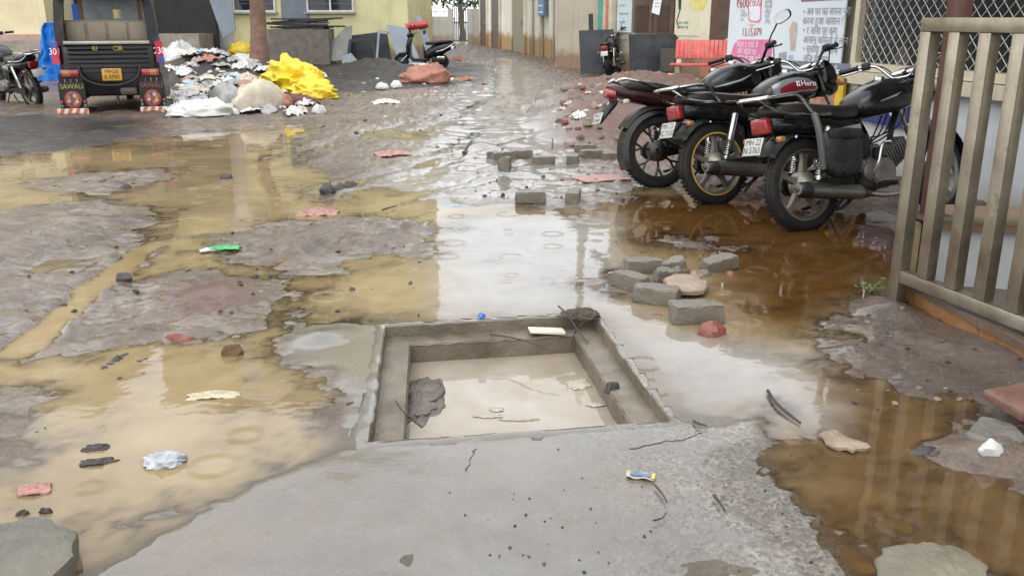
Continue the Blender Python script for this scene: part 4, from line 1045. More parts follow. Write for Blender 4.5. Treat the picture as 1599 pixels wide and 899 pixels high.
def wheel(parent, cx, rad, tw, alloy, spokes, stripe=None, front=False):
    cz = rad; c = (cx, 0, cz); ax = (0, 1, 0)
    ro, ri = rad, rad - 0.075
    rim = MB(); rim.lathe([(ri + 0.012, -tw * .40), (ri + 0.014, -tw * .30), (ri - 0.004, -tw * .22), (ri - 0.012, 0), (ri - 0.004, tw * .22), (ri + 0.014, tw * .30), (ri + 0.012, tw * .40),
                           (ri - 0.006, tw * .40), (ri - 0.022, tw * .2), (ri - 0.022, -tw * .2), (ri - 0.006, -tw * .40)], c, ax, 40, closed=True)
    w_ = rim.build('wheel', alloy, parent)
    tp = []
    for k in range(13):
        a = math.pi * (k / 12) ; rr_ = (ri + 0.004) + (ro - ri - 0.004) * math.sin(a) ** 0.75; tp.append((rr_, -math.cos(a) * tw * 0.5 * (0.86 + 0.14 * math.sin(a))))
    tp += [(ri - 0.0, tw * .36), (ri - 0.0, -tw * .36)]
    MB().lathe(tp, c, ax, 48, closed=True).build('tyre', RUBBER, w_)
    tr = MB()                                   # tread blocks
    for k in range(56):
        for sgn in (-1, 1):
            a = 2 * math.pi * (k + (0.5 if sgn > 0 else 0)) / 56
            p = Vector((cx + math.cos(a) * (ro + 0.001), sgn * tw * 0.2, cz + math.sin(a) * (ro + 0.001)))
            tr.box(p, (0.022, tw * 0.26, 0.003), Matrix.Rotation(-a + math.pi / 2, 3, 'Y'))
    tr_o = tr.build('tread', RUBBER, w_, smooth=False); tr_o['kind'] = 'stuff'
    hub = MB(); hub.lathe([(0.02, -0.09), (0.03, -0.085), (0.075, -0.05), (0.085, -0.04), (0.085, 0.04), (0.075, 0.05), (0.03, 0.085), (0.02, 0.09)], c, ax, 24)
    hub.build('hub', alloy if not front else ENGINE, w_)
    for k in range(spokes):
        a = 2 * math.pi * k / spokes + 0.25; sp = MB(); d = Vector((math.cos(a), 0, math.sin(a))); q = Vector((-math.sin(a), 0, math.cos(a)))
        if spokes <= 6:
            rings = []
            for rr_, wd, th in ((0.07, 0.026, 0.022), (0.13, 0.016, 0.016), (ri - 0.06, 0.014, 0.014), (ri - 0.012, 0.026, 0.017)):
                o_ = Vector(c) + d * rr_; rings.append([o_ + q * wd + Vector((0, th, 0)), o_ - q * wd + Vector((0, th, 0)), o_ - q * wd - Vector((0, th, 0)), o_ + q * wd - Vector((0, th, 0))])
            sp.loft(rings)
        else:
            for sg in (-1, 1):
                o0 = Vector(c) + d * 0.07; o1 = Vector(c) + d * (ri - 0.09); o2 = Vector(c) + d * (ri - 0.01) + q * sg * 0.035
                sp.tube([o0, o1, o2], [0.011, 0.010, 0.010], 6)
        sp.build('spoke', alloy, w_)
    if stripe:
        for sgn in (-1, 1):
            for (r0, r1, mt_) in ((ri + 0.004, ri + 0.0135, stripe[0]), (ri - 0.006, ri + 0.003, stripe[1])):
                y0 = sgn * (tw * .40 + 0.0015)
                MB().lathe([(r0, y0 - 0.001), (r1, y0 - 0.001), (r1, y0 + 0.001), (r0, y0 + 0.001)], c, ax, 40, closed=True).build('rim_tape', mt_, w_)
    return w_
def plate(parent, x, z, wd, ht, tilt, lines, yc=0.0, mat=None, ink=None, yaw=0.0):
    Mx = Matrix.Rotation(yaw, 3, 'Z') @ Matrix.Rotation(tilt, 3, 'Y')
    p = MB().rbox((x, yc, z), (0.004, wd, ht), 0.0015, Mx).build('number_plate', mat or PLATE, parent)
    RM = Mx @ Matrix(((0, 0, -1), (-1, 0, 0), (0, 1, 0)))
    for k, s in enumerate(lines):
        off = Mx @ Vector((-0.0034, 0, ht * (0.24 - 0.46 * k) if len(lines) > 1 else 0))
        text('plate_text', s, ht * (0.50 if len(lines) > 1 else 0.8), ink or INK, p, x + off.x, yc + off.y, z + off.z, rot=RM, sx=0.9)
    return p
def pts_smooth(P, n=5):
    """Catmull-Rom through points"""
    P = [Vector(p) for p in P]; out = []
    for i in range(len(P) - 1):
        p0 = P[max(i - 1, 0)]; p1 = P[i]; p2 = P[i + 1]; p3 = P[min(i + 2, len(P) - 1)]
        for k in range(n):
            u = k / n
            out.append(0.5 * ((2 * p1) + (-p0 + p2) * u + (2 * p0 - 5 * p1 + 4 * p2 - p3) * u * u + (-p0 + 3 * p1 - 3 * p2 + p3) * u ** 3))
    return out + [P[-1]]
def motorcycle(label, loc, heading, lean=10.0, steer=18.0, sport=False, alloy=ALLOY, spokes=5, stripe=None, tankmat=BLACKP, tailmat=BLACKP, plates=('', ''), mirrors=(-1,), rack=True, bag=False,
               hero=False, graphic=None, group='parked motorcycles', plate_tilt=0.35):
    g = thing('motorcycle', label, 'motorcycle', loc, (0, 0, 0), group)
    g.rotation_mode = 'QUATERNION'
    g.rotation_quaternion = Matrix.Rotation(heading, 3, 'Z').to_quaternion() @ Matrix.Rotation(-R(lean), 3, 'X').to_quaternion()
    WB = 1.25; g.scale = (1.07,) * 3
    wheel(g, 0, 0.302, 0.092, alloy, spokes, stripe)
    # ---- front assembly turned about the steering head
    st = bpy.data.objects.new('front_end', None); COL.objects.link(st); st.parent = g
    hd = Vector((0.93, 0, 0.88)); st.location = hd
    st.rotation_mode = 'QUATERNION'
    ax = Vector((-0.42, 0, 0.90)).normalized(); st.rotation_quaternion = Matrix.Rotation(R(steer), 3, ax).to_quaternion()
    # everything on the front end is measured from the head
    def L(p): return Vector(p) - hd
    fw = wheel(st, 0, 0.296, 0.078, alloy, spokes, stripe, True); 
    fw.location = L((WB, 0, 0))
    for s in (-1, 1):
        fk = MB(); fk.tube([L((0.905, s * 0.085, 0.93)), L((1.06, s * 0.085, 0.62))], 0.0155, 10); fk.tube([L((1.06, s * 0.085, 0.64)), L((WB + 0.005, s * 0.085, 0.28))], [0.024, 0.022], 10)
        fk.build('fork_leg', CHROME if not sport else BLACKM, st)
    mg = MB(); rings = []
    for k in range(13):
        a = R(-8 + 150 * k / 12); r_ = 0.345; c0 = L((WB, 0, 0.296))
        o = c0 + Vector((math.cos(a) * r_, 0, math.sin(a) * r_)); i_ = c0 + Vector((math.cos(a) * (r_ - 0.022), 0, math.sin(a) * (r_ - 0.022)))
        rings.append([i_ + Vector((0, -0.058, 0)), o + Vector((0, -0.040, 0)), o + Vector((0, 0.040, 0)), i_ + Vector((0, 0.058, 0)), i_ + Vector((0, 0.05, 0)), o + Vector((-0.004 * math.cos(a), 0.034, -0.004)), o + Vector((-0.004 * math.cos(a), -0.034, -0.004)), i_ + Vector((0, -0.05, 0))])
    mg.loft(rings); mg.build('front_mudguard', tankmat if hero is None else BLACKP, st)
    yk = MB(); yk.rbox(L((0.925, 0, 0.92)), (0.06, 0.22, 0.03), 0.008); yk.rbox(L((0.99, 0, 0.77)), (0.06, 0.22, 0.035), 0.008); yk.cyl(L((0.92, 0, 0.94)), L((1.0, 0, 0.76)), 0.025, n=10); yk.build('fork_yoke', BLACKM, st)
    # headlamp cowl
    hl = MB(); rr_ = []
    for x_, zc, hw, hh in ((0.96, 0.90, 0.05, 0.05), (1.0, 0.90, 0.105, 0.115), (1.07, 0.885, 0.12, 0.125), (1.13, 0.86, 0.108, 0.105), (1.165, 0.845, 0.085, 0.08)):
        rr_.append([p - hd for p in sring(x_, zc, hw, hh, 2.8)])
    hl.loft(rr_); cow = hl.build('headlamp_cowl', BLACKP, st)
    MB().lathe([(0.08, 0), (0.078, 0.014), (0.05, 0.024), (0.001, 0.028)], L((1.158, 0, 0.848)), (1, 0, -0.12), 20).build('headlamp', CLEARL, cow)
    vis = MB(); vs_ = []
    for x_, zc, hw, hh in ((1.0, 1.02, 0.085, 0.006), (1.04, 1.0, 0.105, 0.02), (1.10, 0.955, 0.105, 0.02), (1.13, 0.93, 0.10, 0.01)): vs_.append([p - hd for p in sring(x_, zc, hw, hh, 3)])
    vis.loft(vs_); vis.build('visor', BLACKP, st)
    ins = MB()
    for s in (-1, 1): ins.lathe([(0.045, 0), (0.05, 0.02), (0.046, 0.045), (0.001, 0.048)], L((0.985, s * 0.055, 0.965)), (-0.45, 0, 0.9), 16)
    ins.build('instrument_dial', CHROME, st)
    # handlebar, grips, levers
    for s in (-1, 1):
        hb = pts_smooth([(0.915, 0, 0.955), (0.915, s * 0.07, 0.965), (0.895, s * 0.16, 1.055), (0.85, s * 0.24, 1.075), (0.775, s * 0.355, 1.06)])
        MB().tube([L(p) for p in hb], 0.0115, 8).build('handlebar', CHROME if not sport else BLACKM, st)
        gr = MB(); p0, p1 = Vector((0.832, s * 0.268, 1.072)), Vector((0.762, s * 0.375, 1.057)); dr = (p1 - p0)
        gr.tube([L(p0 + dr * f) for f in (0, 0.06, 0.08, 0.9, 0.93, 1.0)], [0.021, 0.022, 0.0165, 0.0165, 0.02, 0.019], 10); gr.build('grip', BLACKM, st)
        sw = MB(); sw.rbox(L(Vector((0.858, s * 0.225, 1.074))), (0.05, 0.06, 0.05), 0.012, (0, 0, s * R(30))); sw.build('switch_box', BLACKM, st)
        lv = MB(); lv.tube([L((0.885, s * 0.235, 1.066)), L((0.875, s * 0.27, 1.055)), L((0.84, s * 0.35, 1.045)), L((0.815, s * 0.40, 1.04))], [0.010, 0.007, 0.006, 0.0075], 6); lv.build('lever', CHROME if not sport else BLACKM, st)
        cb = MB(); cb.tube([L(p) for p in pts_smooth([(0.885, s * 0.235, 1.066), (0.97, s * 0.17, 1.06), (1.03, s * 0.10, 0.95), (1.0, s * 0.06, 0.80)])], 0.0045, 5); cb.build('cable', BLACKM, st)
        ind = MB(); ind.tube([L((1.05, s * 0.10, 0.83)), L((1.05, s * 0.165, 0.83))], 0.010, 6); ind.build('indicator_stalk', BLACKM, st)
        MB().rbox(L((1.05, s * 0.195, 0.83)), (0.05, 0.075, 0.05), 0.015).build('indicator', AMBER, st)
        if s in mirrors:
            top = Vector((0.90, s * 0.30, 1.25)); mr = MB(); mr.tube([L(p) for p in pts_smooth([(0.865, s * 0.215, 1.085), (0.90, s * 0.215, 1.15), (0.915, s * 0.245, 1.20), tuple(top)])], 0.0065, 6); ms = mr.build('mirror_stem', BLACKM, st)
            hs_ = MB(); Mr = Matrix.Rotation(s * R(-12), 3, 'Z') @ Matrix.Rotation(R(-8), 3, 'Y') @ Matrix.Rotation(s * R(16), 3, 'X')
            cc = top + Vector((0, s * 0.055, 0.02)); ring_ = lambda f, x_: [L(cc + Mr @ Vector((x_, 0.075 * f * math.copysign(abs(math.cos(a)) ** 0.7, math.cos(a)), 0.042 * f * math.copysign(abs(math.sin(a)) ** 0.7, math.sin(a))))) for a in [2 * math.pi * k / 20 for k in range(20)]]
            hs_.loft([ring_(0.97, -0.012), ring_(1.03, 0.0), ring_(0.85, 0.02), ring_(0.35, 0.032)]); hs_.build('mirror_shell', BLACKM, ms)
            MB().loft([ring_(0.92, -0.0125), ring_(0.92, -0.0145)]).build('mirror_glass', MIRROR, ms)
    for ch_ in list(st.children):          # hang the turned front parts straight under the motorcycle
        mb_ = st.matrix_basis @ ch_.matrix_basis; ch_.parent = g; ch_.matrix_basis = mb_
    bpy.data.objects.remove(st)
    # ---- frame, engine
    fr = MB()
    fr.tube(pts_smooth([(0.92, 0, 0.84), (0.80, 0, 0.62), (0.76, 0, 0.40), (0.62, 0, 0.22)]), 0.02, 8)
    fr.tube(pts_smooth([(0.92, 0, 0.86), (0.6, 0, 0.76), (0.42, 0, 0.66)]), 0.022, 8)
    for s in (-1, 1):
        fr.tube(pts_smooth([(0.45, s * 0.05, 0.68), (0.36, s * 0.09, 0.5), (0.40, s * 0.08, 0.28), (0.55, s * 0.06, 0.22)]), 0.016, 8)
        fr.tube(pts_smooth([(0.45, s * 0.06, 0.68), (0.1, s * 0.10, 0.70), (-0.22, s * 0.09, 0.74)]), 0.015, 8)
    fr.build('frame', BLACKM, g)
    en = MB(); rings = [sring(0.42, 0.34, 0.07, 0.06, 3), sring(0.45, 0.34, 0.115, 0.10, 3), sring(0.60, 0.335, 0.125, 0.115, 3), sring(0.72, 0.33, 0.10, 0.085, 3), sring(0.75, 0.33, 0.06, 0.05, 3)]
    en.loft(rings)
    for s in (-1, 1): en.lathe([(0.10, 0), (0.098, 0.02), (0.085, 0.035), (0.001, 0.04)], (0.58, s * 0.12, 0.335), (0, s, 0), 22); en.lathe([(0.06, 0), (0.058, 0.02), (0.045, 0.03), (0.001, 0.034)], (0.46, s * 0.11, 0.35), (0, s, 0), 18)
    en.build('crankcase', ENGINE, g)
    cyl = MB()
    for k in range(9):
        o = Vector((0.70 + 0.022 * k, 0, 0.40 + 0.013 * k)); cyl.rbox(o, (0.007, 0.165 - 0.004 * k, 0.135), 0.004, (0, R(-28), 0), 1)
    cyl.cyl((0.68, 0, 0.39), (0.90, 0, 0.52), 0.05, n=12); cyl.build('cylinder', ENGINE, g)
    cb_ = MB(); cb_.cyl((0.55, 0, 0.50), (0.66, 0, 0.50), 0.028, n=10); cb_.rbox((0.61, 0, 0.47), (0.05, 0.06, 0.07), 0.01); cb_.build('carburettor', ENGINE, g)
    kk = MB(); kk.tube(pts_smooth([(0.46, -0.16, 0.35), (0.47, -0.19, 0.42), (0.50, -0.195, 0.52), (0.52, -0.25, 0.535)]), 0.009, 7); kk.build('kick_lever', CHROME, g)
    for s in (-1, 1):
        fp = MB(); fp.tube([(0.52, s * 0.09, 0.27), (0.52, s * 0.17, 0.27)], 0.010, 7); fp.tube([(0.52, s * 0.17, 0.27), (0.52, s * 0.29, 0.275)], [0.018, 0.017], 8); fp.build('foot_peg', BLACKM, g)
        rp = MB(); rp.tube([(0.16, s * 0.11, 0.36), (0.13, s * 0.16, 0.36)], 0.010, 7); rp.tube([(0.13, s * 0.16, 0.36), (0.12, s * 0.26, 0.365)], [0.016, 0.015], 8); rp.build('pillion_peg', BLACKM, g)
        sa = MB(); sa.loft([[Vector((x_, s * (0.075 + dy), z_ + dz)) for dy, dz in ((-0.012, -0.022), (0.012, -0.022), (0.012, 0.022), (-0.012, 0.022))] for x_, z_ in ((-0.05, 0.302), (0.10, 0.305), (0.42, 0.33))]); sa.build('swing_arm', BLACKM, g)
        sh = MB(); a0, b0 = Vector((0.02, s * 0.115, 0.33)), Vector((0.11, s * 0.125, 0.66)); sh.cyl(a0, b0, 0.014, n=8); sh.cyl(a0.lerp(b0, 0.03), a0.lerp(b0, 0.36), 0.022, n=10); sh.cyl(a0.lerp(b0, 0.42), a0.lerp(b0, 0.97), 0.027, n=10)
        sho = sh.build('shock_absorber', CHROME if not sport else BLACKM, g)
        co_ = []
        for k in range(60):
            f = 0.08 + 0.34 * k / 59; c0 = a0.lerp(b0, f); an = k * 0.75; co_.append(c0 + Vector((math.cos(an), math.sin(an), 0)) * 0.028)
        MB().tube(co_, 0.0045, 5).build('spring', CHROME, sho)
    ch = MB(); ch.loft([[Vector((x_, 0.105 + dy, z_ + dz)) for dy, dz in ((-0.02, -h_), (0.02, -h_), (0.02, h_), (-0.02, h_))] for x_, z_, h_ in ((-0.09, 0.305, 0.03), (-0.04, 0.305, 0.072), (0.05, 0.31, 0.07), (0.40, 0.345, 0.055), (0.44, 0.35, 0.03))]); ch.build('chain_cover', BLACKM, g)
    # ---- exhaust on the right side
    ex = MB(); ex.tube(pts_smooth([(0.86, -0.02, 0.44), (0.93, -0.05, 0.38), (0.86, -0.10, 0.22), (0.62, -0.135, 0.19), (0.42, -0.14, 0.215)]), 0.019, 10); ex.build('exhaust_pipe', CHROME, g)
    mu = MB()
    if sport:
        mpts = [((0.40, -0.14, 0.22), 0.03), ((0.34, -0.15, 0.25), 0.055), ((0.05, -0.165, 0.40), 0.062), ((-0.05, -0.17, 0.45), 0.058), ((-0.08, -0.17, 0.465), 0.045)]
    else:
        mpts = [((0.44, -0.14, 0.21), 0.022), ((0.34, -0.142, 0.225), 0.043), ((0.25, -0.145, 0.235), 0.050), ((-0.10, -0.155, 0.275), 0.050), ((-0.17, -0.157, 0.283), 0.047), ((-0.185, -0.157, 0.285), 0.036)]
    mu.tube([p for p, r_ in mpts], [r_ for p, r_ in mpts], 18); mf = mu.build('muffler', BLACKM if sport else pm('muffler_black', (0.02, 0.02, 0.02), 0.35, 0.3, dirt=0.35), g)
    e0 = Vector(mpts[-1][0]); ed = (Vector(mpts[-1][0]) - Vector(mpts[-3][0])).normalized()
    MB().lathe([(0.036, 0), (0.036, 0.006), (0.026, 0.008), (0.014, 0.008), (0.014, 0.03), (0.010, 0.03), (0.010, 0.001)], e0 - ed * 0.001, ed, 16).build('muffler_cap', CHROME if sport else ENGINE, mf)
    hsd = MB()      # heat shield over the outer half
    q0, q1 = Vector(mpts[1][0]), Vector(mpts[3][0]); dd = (q1 - q0); rings = []
    for f in (0.0, 0.1, 0.9, 1.0):
        c0 = q0 + dd * f; r_ = (0.052 if not sport else 0.062) + (0.004 if 0 < f < 1 else 0.001); rings.append([c0 + Vector((0, -math.cos(a) * r_, math.sin(a) * r_)) for a in [R(-50 + 140 * k / 10) for k in range(11)]] + [c0 + Vector((0, -math.cos(a) * (r_ - 0.003), math.sin(a) * (r_ - 0.003))) for a in [R(90 - 140 * k / 10) for k in range(11)]])
    hsd.loft(rings); hsd.build('heat_shield', pm('shield_chrome', (0.20, 0.205, 0.19), 0.28, 0.9, dirt=0.5, dirtcol=(0.16, 0.14, 0.10), dscale=10), mf)
    wr = MB()
    for k_ in range(5): wr.tube(pts_smooth([(0.90 - 0.02 * k_, -0.05 + 0.02 * k_, 0.84), (0.80 - 0.04 * k_, -0.08 + 0.03 * k_, 0.66 - 0.03 * k_), (0.62 - 0.03 * k_, -0.09 + 0.04 * k_, 0.56), (0.48, -0.08 + 0.04 * k_, 0.52 - 0.04 * k_)]), 0.0055, 5)
    wr.rbox((0.44, 0, 0.52), (0.14, 0.20, 0.16), 0.03); wr.rbox((0.55, -0.10, 0.47), (0.05, 0.04, 0.07), 0.01); wr.build('wiring_loom', BLACKM, g)
    for s in (-1, 1):
        for k_ in range(6): a_ = k_ * 1.05; MB().cyl((0.58 + 0.088 * math.cos(a_), s * 0.12, 0.335 + 0.088 * math.sin(a_)), (0.58 + 0.088 * math.cos(a_), s * 0.148, 0.335 + 0.088 * math.sin(a_)), 0.008, n=6).build('bolt', ENGINE, g)
    sst = MB(); sst.tube(pts_smooth([(0.50, 0.09, 0.24), (0.46, 0.17, 0.12), (0.42, 0.235, 0.045)]), 0.011, 7); sst.build('side_stand', BLACKM, g)
    cs = MB()
    for s in (-1, 1): cs.tube(pts_smooth([(0.36, s * 0.10, 0.22), (0.22, s * 0.14, 0.15), (0.13, s * 0.15, 0.13)]), 0.012, 7)
    cs.build('centre_stand', BLACKM, g)
    # ---- tank, seat, panels, tail
    if sport:
        tr_ = [sring(0.42, 0.79, 0.075, 0.04), sring(0.46, 0.80, 0.105, 0.075), sring(0.56, 0.83, 0.135, 0.115), sring(0.70, 0.86, 0.165, 0.125), sring(0.82, 0.865, 0.155, 0.115), sring(0.90, 0.85, 0.12, 0.085), sring(0.94, 0.84, 0.07, 0.05)]
    else:
        tr_ = [sring(0.41, 0.77, 0.075, 0.035), sring(0.44, 0.775, 0.11, 0.07), sring(0.54, 0.80, 0.14, 0.105), sring(0.68, 0.83, 0.158, 0.12), sring(0.80, 0.84, 0.152, 0.112), sring(0.89, 0.835, 0.128, 0.092), sring(0.935, 0.83, 0.08, 0.055)]
    tk = MB(); tk.loft(tr_); tank = tk.build('fuel_tank', tankmat, g, ang=60)
    cpz = 0.985 if sport else 0.952
    MB().lathe([(0.035, -0.01), (0.035, 0.008), (0.028, 0.014), (0.001, 0.015)], (0.70, 0, cpz), (0.1, 0, 1), 18).build('fuel_cap', CHROME, tank)
    if hero:
        for s in (-1, 1):
            def side(x_, z_, lift):      # a point just outside the tank's flank
                for i in range(len(tr_) - 1):
                    xa, xb = tr_[i][0].x, tr_[i + 1][0].x
                    if xa <= x_ <= xb:
                        f = (x_ - xa) / (xb - xa); ra = [a.lerp(b, f) for a, b in zip(tr_[i], tr_[i + 1])]
                        zc = sum(p.z for p in ra) / len(ra); hw = max(p.y for p in ra); hh = max(p.z for p in ra) - zc
                        e = max(0.0, 1 - abs((z_ - zc) / hh) ** 2.6) ** (1 / 2.6)
                        return Vector((x_, s * (hw * e + lift), z_))
                return Vector((x_, s * 0.1, z_))
            def decal(name, outline_fn, mat, lift, nu=14, nv=5):
                rows = []
                for i in range(nu + 1):
                    u = i / nu; x_, z0_, z1_ = outline_fn(u); rows.append([side(x_, z0_ + (z1_ - z0_) * j / nv, lift) for j in range(nv + 1)])
                MB().loft(rows, caps=False, closed_ring=False).build(name, mat, tank)
            decal('silver_decal', lambda u: (0.47 + 0.43 * u, 0.775 + 0.02 * u, 0.80 + 0.02 * u + 0.085 * math.sin(math.pi * min(1, 0.12 + u * 0.88)) ** 0.8), pm('silver_decal', (0.26, 0.28, 0.30), 0.25, 0.5, var=0.1), 0.0025)
            decal('red_decal', lambda u: (0.52 + 0.34 * u, 0.785 + 0.02 * u, 0.79 + 0.03 * u + 0.062 * math.sin(math.pi * min(1, 0.1 + u * 0.85)) ** 0.8), pm('red_decal', (0.17, 0.010, 0.014), 0.22, var=0.1), 0.0045)
            cpt = side(0.745, 0.845, 0.0095)
            RM = Matrix(((1, 0, 0), (0, 0.34, 0.94), (0, 0.94, 0.34))) if s < 0 else None
            if s < 0:
                nrm = Vector((0, -1, 0.28)).normalized(); xv = Vector((1, 0.05, 0)).normalized(); yv = nrm.cross(xv).normalized()
                RM = Matrix((xv, yv, nrm)).transposed()
                text('tank_lettering', 'Hero', 0.062, WHITE_P, tank, cpt.x + 0.018, cpt.y - 0.004, cpt.z, rot=RM, sx=1.15)
                em = MB()
                for dx, dz, w_, h_ in ((-0.094, 0.0, 0.011, 0.042), (-0.074, 0.013, 0.011, 0.016), (-0.074, -0.012, 0.011, 0.016)):
                    em.box(cpt + xv * dx + yv * dz + Vector((0, -0.004, 0)), (w_, h_, 0.002), RM)
                em.build('tank_emblem', WHITE_P, tank, smooth=False)
    if graphic:
        for s in (-1, 1):
            gb = MB(); gb.tube([Vector((x_, s * y_, z_)) for x_, y_, z_ in ((0.47, 0.108, 0.785), (0.56, 0.132, 0.80), (0.68, 0.150 if not sport else 0.168, 0.83), (0.78, 0.142 if not sport else 0.160, 0.875))], [0.004, 0.012, 0.011, 0.003], 6); gb.build('side_stripe', graphic, tank)
    seatp = ([(-0.30, 0.815, 0.07, 0.02), (-0.26, 0.815, 0.10, 0.045), (-0.05, 0.80, 0.125, 0.05), (0.06, 0.775, 0.13, 0.05), (0.25, 0.745, 0.12, 0.05), (0.40, 0.745, 0.09, 0.05), (0.46, 0.76, 0.06, 0.035)] if sport else
             [(-0.29, 0.775, 0.07, 0.02), (-0.25, 0.775, 0.105, 0.045), (-0.10, 0.775, 0.125, 0.05), (0.10, 0.755, 0.13, 0.05), (0.25, 0.74, 0.125, 0.052), (0.38, 0.745, 0.095, 0.052), (0.46, 0.765, 0.07, 0.04)])
    se = MB(); se.loft([sring(x_, z_, hw, hh, 3.2) for x_, z_, hw, hh in seatp]); seat = se.build('seat', SEATM, g, ang=60)
    tl = MB()
    if sport: tl.loft([sring(-0.42, 0.80, 0.035, 0.022, 3), sring(-0.38, 0.79, 0.06, 0.04, 3), sring(-0.22, 0.745, 0.10, 0.055, 3), sring(0.05, 0.70, 0.12, 0.06, 3), sring(0.28, 0.66, 0.125, 0.07, 3), sring(0.38, 0.64, 0.09, 0.06, 3)])
    else: tl.loft([sring(-0.30, 0.70, 0.05, 0.045, 3), sring(-0.26, 0.695, 0.085, 0.055, 3), sring(-0.1, 0.68, 0.115, 0.055, 3), sring(0.15, 0.66, 0.125, 0.06, 3), sring(0.30, 0.62, 0.13, 0.10, 3), sring(0.42, 0.60, 0.11, 0.09, 3), sring(0.46, 0.61, 0.07, 0.05, 3)])
    tail = tl.build('side_panel', tailmat, g, ang=60)
    for s in (-1, 1):
        MB().rbox((0.30, s * 0.133, 0.63), (0.17, 0.006, 0.05), 0.003, (0, R(-6), s * R(-2))).build('panel_badge', graphic or CHROME, tail)
    # rear mudguard
    mgr = MB(); rings = []
    for k in range(12):
        a = R(60 + 88 * k / 11); r_ = 0.355 + 0.02 * k / 11; c0 = Vector((0, 0, 0.302))
        o = c0 + Vector((math.cos(a) * r_, 0, math.sin(a) * r_)); i_ = c0 + Vector((math.cos(a) * (r_ - 0.03), 0, math.sin(a) * (r_ - 0.03)))
        rings.append([i_ + Vector((0, -0.075, 0)), o + Vector((0, -0.055, 0)), o + Vector((0, 0.055, 0)), i_ + Vector((0, 0.075, 0)), i_ + Vector((0, 0.068, 0)), o * 0.995 + Vector((0, 0.048, 0)), o * 0.995 + Vector((0, -0.048, 0)), i_ + Vector((0, -0.068, 0))])
    mgr.loft(rings); mgr.build('rear_mudguard', BLACKM, g)
    if sport:
        lp = MB(); lp.loft([sring(-0.445, 0.765, 0.045, 0.022, 2.6), sring(-0.43, 0.765, 0.06, 0.038, 2.6), sring(-0.38, 0.755, 0.07, 0.04, 2.6)]); lp.build('tail_lamp', REDL, g)
        lp2 = MB(); lp2.loft([sring(-0.40, 0.72, 0.03, 0.03), sring(-0.36, 0.70, 0.05, 0.035), sring(-0.44, 0.62, 0.06, 0.03), sring(-0.50, 0.55, 0.065, 0.02)]); lp2.build('plate_holder', BLACKM, g)
        plate(g, -0.515, 0.575, 0.16, 0.09, R(22), plates)
    else:
        lp = MB(); lp.rbox((-0.325, 0, 0.685), (0.05, 0.145, 0.10), 0.016, (0, R(-8), 0), 3); lp.build('tail_lamp', REDL, g)
        MB().rbox((-0.295, 0, 0.68), (0.03, 0.13, 0.085), 0.01).build('lamp_base', BLACKM, g)
        pbk = MB(); pbk.loft([sring(-0.28, 0.63, 0.05, 0.012, 3), sring(-0.34, 0.60, 0.06, 0.012, 3), sring(-0.385, 0.52, 0.06, 0.010, 3)]); pbk.build('plate_bracket', BLACKM, g)
        plate(g, -0.395, 0.565, 0.165, 0.112, R(plate_tilt * 57), plates)
    for s in (-1, 1):
        q = (-0.30, 0.60) if not sport else (-0.33, 0.69)
        MB().tube([(q[0], s * 0.06, q[1]), (q[0], s * 0.115, q[1])], 0.009, 6).build('indicator_stalk', BLACKM, g)
        MB().rbox((q[0] - 0.005, s * 0.15, q[1]), (0.045, 0.055, 0.04), 0.014).build('indicator', AMBER if not sport else CLEARL, g)
    if rack and not sport:
        rk = MB()
        for s in (-1, 1):
            rk.tube(pts_smooth([(0.10, s * 0.155, 0.735), (-0.03, s * 0.155, 0.745), (-0.14, s * 0.15, 0.85), (-0.20, s * 0.14, 0.865), (-0.38, s * 0.115, 0.85), (-0.445, s * 0.06, 0.845), (-0.45, 0, 0.845)]), 0.0105, 8)
            rk.tube(pts_smooth([(0.10, s * 0.155, 0.735), (-0.15, s * 0.15, 0.745), (-0.30, s * 0.13, 0.77), (-0.41, s * 0.09, 0.845)]), 0.008, 7)
            rk.tube([(-0.20, s * 0.045, 0.862), (-0.445, s * 0.04, 0.845)], 0.006, 6)
        for x_ in (-0.22, -0.30, -0.37): rk.tube([(x_, -0.135, 0.862), (x_, 0.135, 0.862)], 0.006, 6)
        rk.build('luggage_rack', CHROME, g)
        MB().rbox((-0.30, 0, 0.856), (0.22, 0.20, 0.006), 0.002, (0, R(-3), 0)).build('rack_plate', pm('rack_plate', (0.16, 0.16, 0.16), 0.4, 0.6, var=0.5, vscale=40), g)
    if sport:
        gr_ = MB()
        for s in (-1, 1): gr_.tube(pts_smooth([(-0.05, s * 0.135, 0.79), (-0.18, s * 0.145, 0.83), (-0.32, s * 0.12, 0.865), (-0.38, s * 0.075, 0.85)]), 0.011, 8)
        gr_.build('grab_rail', CHROME, g)
        hg = MB(); rings = []      # hugger close over the tyre
        for k in range(10):
            a = R(80 + 125 * k / 9); c0 = Vector((0, 0, 0.302)); o = c0 + Vector((math.cos(a) * 0.335, 0, math.sin(a) * 0.335)); i_ = c0 + Vector((math.cos(a) * 0.29, 0, math.sin(a) * 0.29))
            rings.append([i_ + Vector((0, -0.075, 0)), o + Vector((0, -0.055, 0)), o + Vector((0, 0.055, 0)), i_ + Vector((0, 0.075, 0)), i_ + Vector((0, 0.07, 0)), o * 0.995 + Vector((0, 0.05, 0)), o * 0.995 + Vector((0, -0.05, 0)), i_ + Vector((0, -0.07, 0))])
        hg.loft(rings); hg.build('tyre_hugger', BLACKP, g)
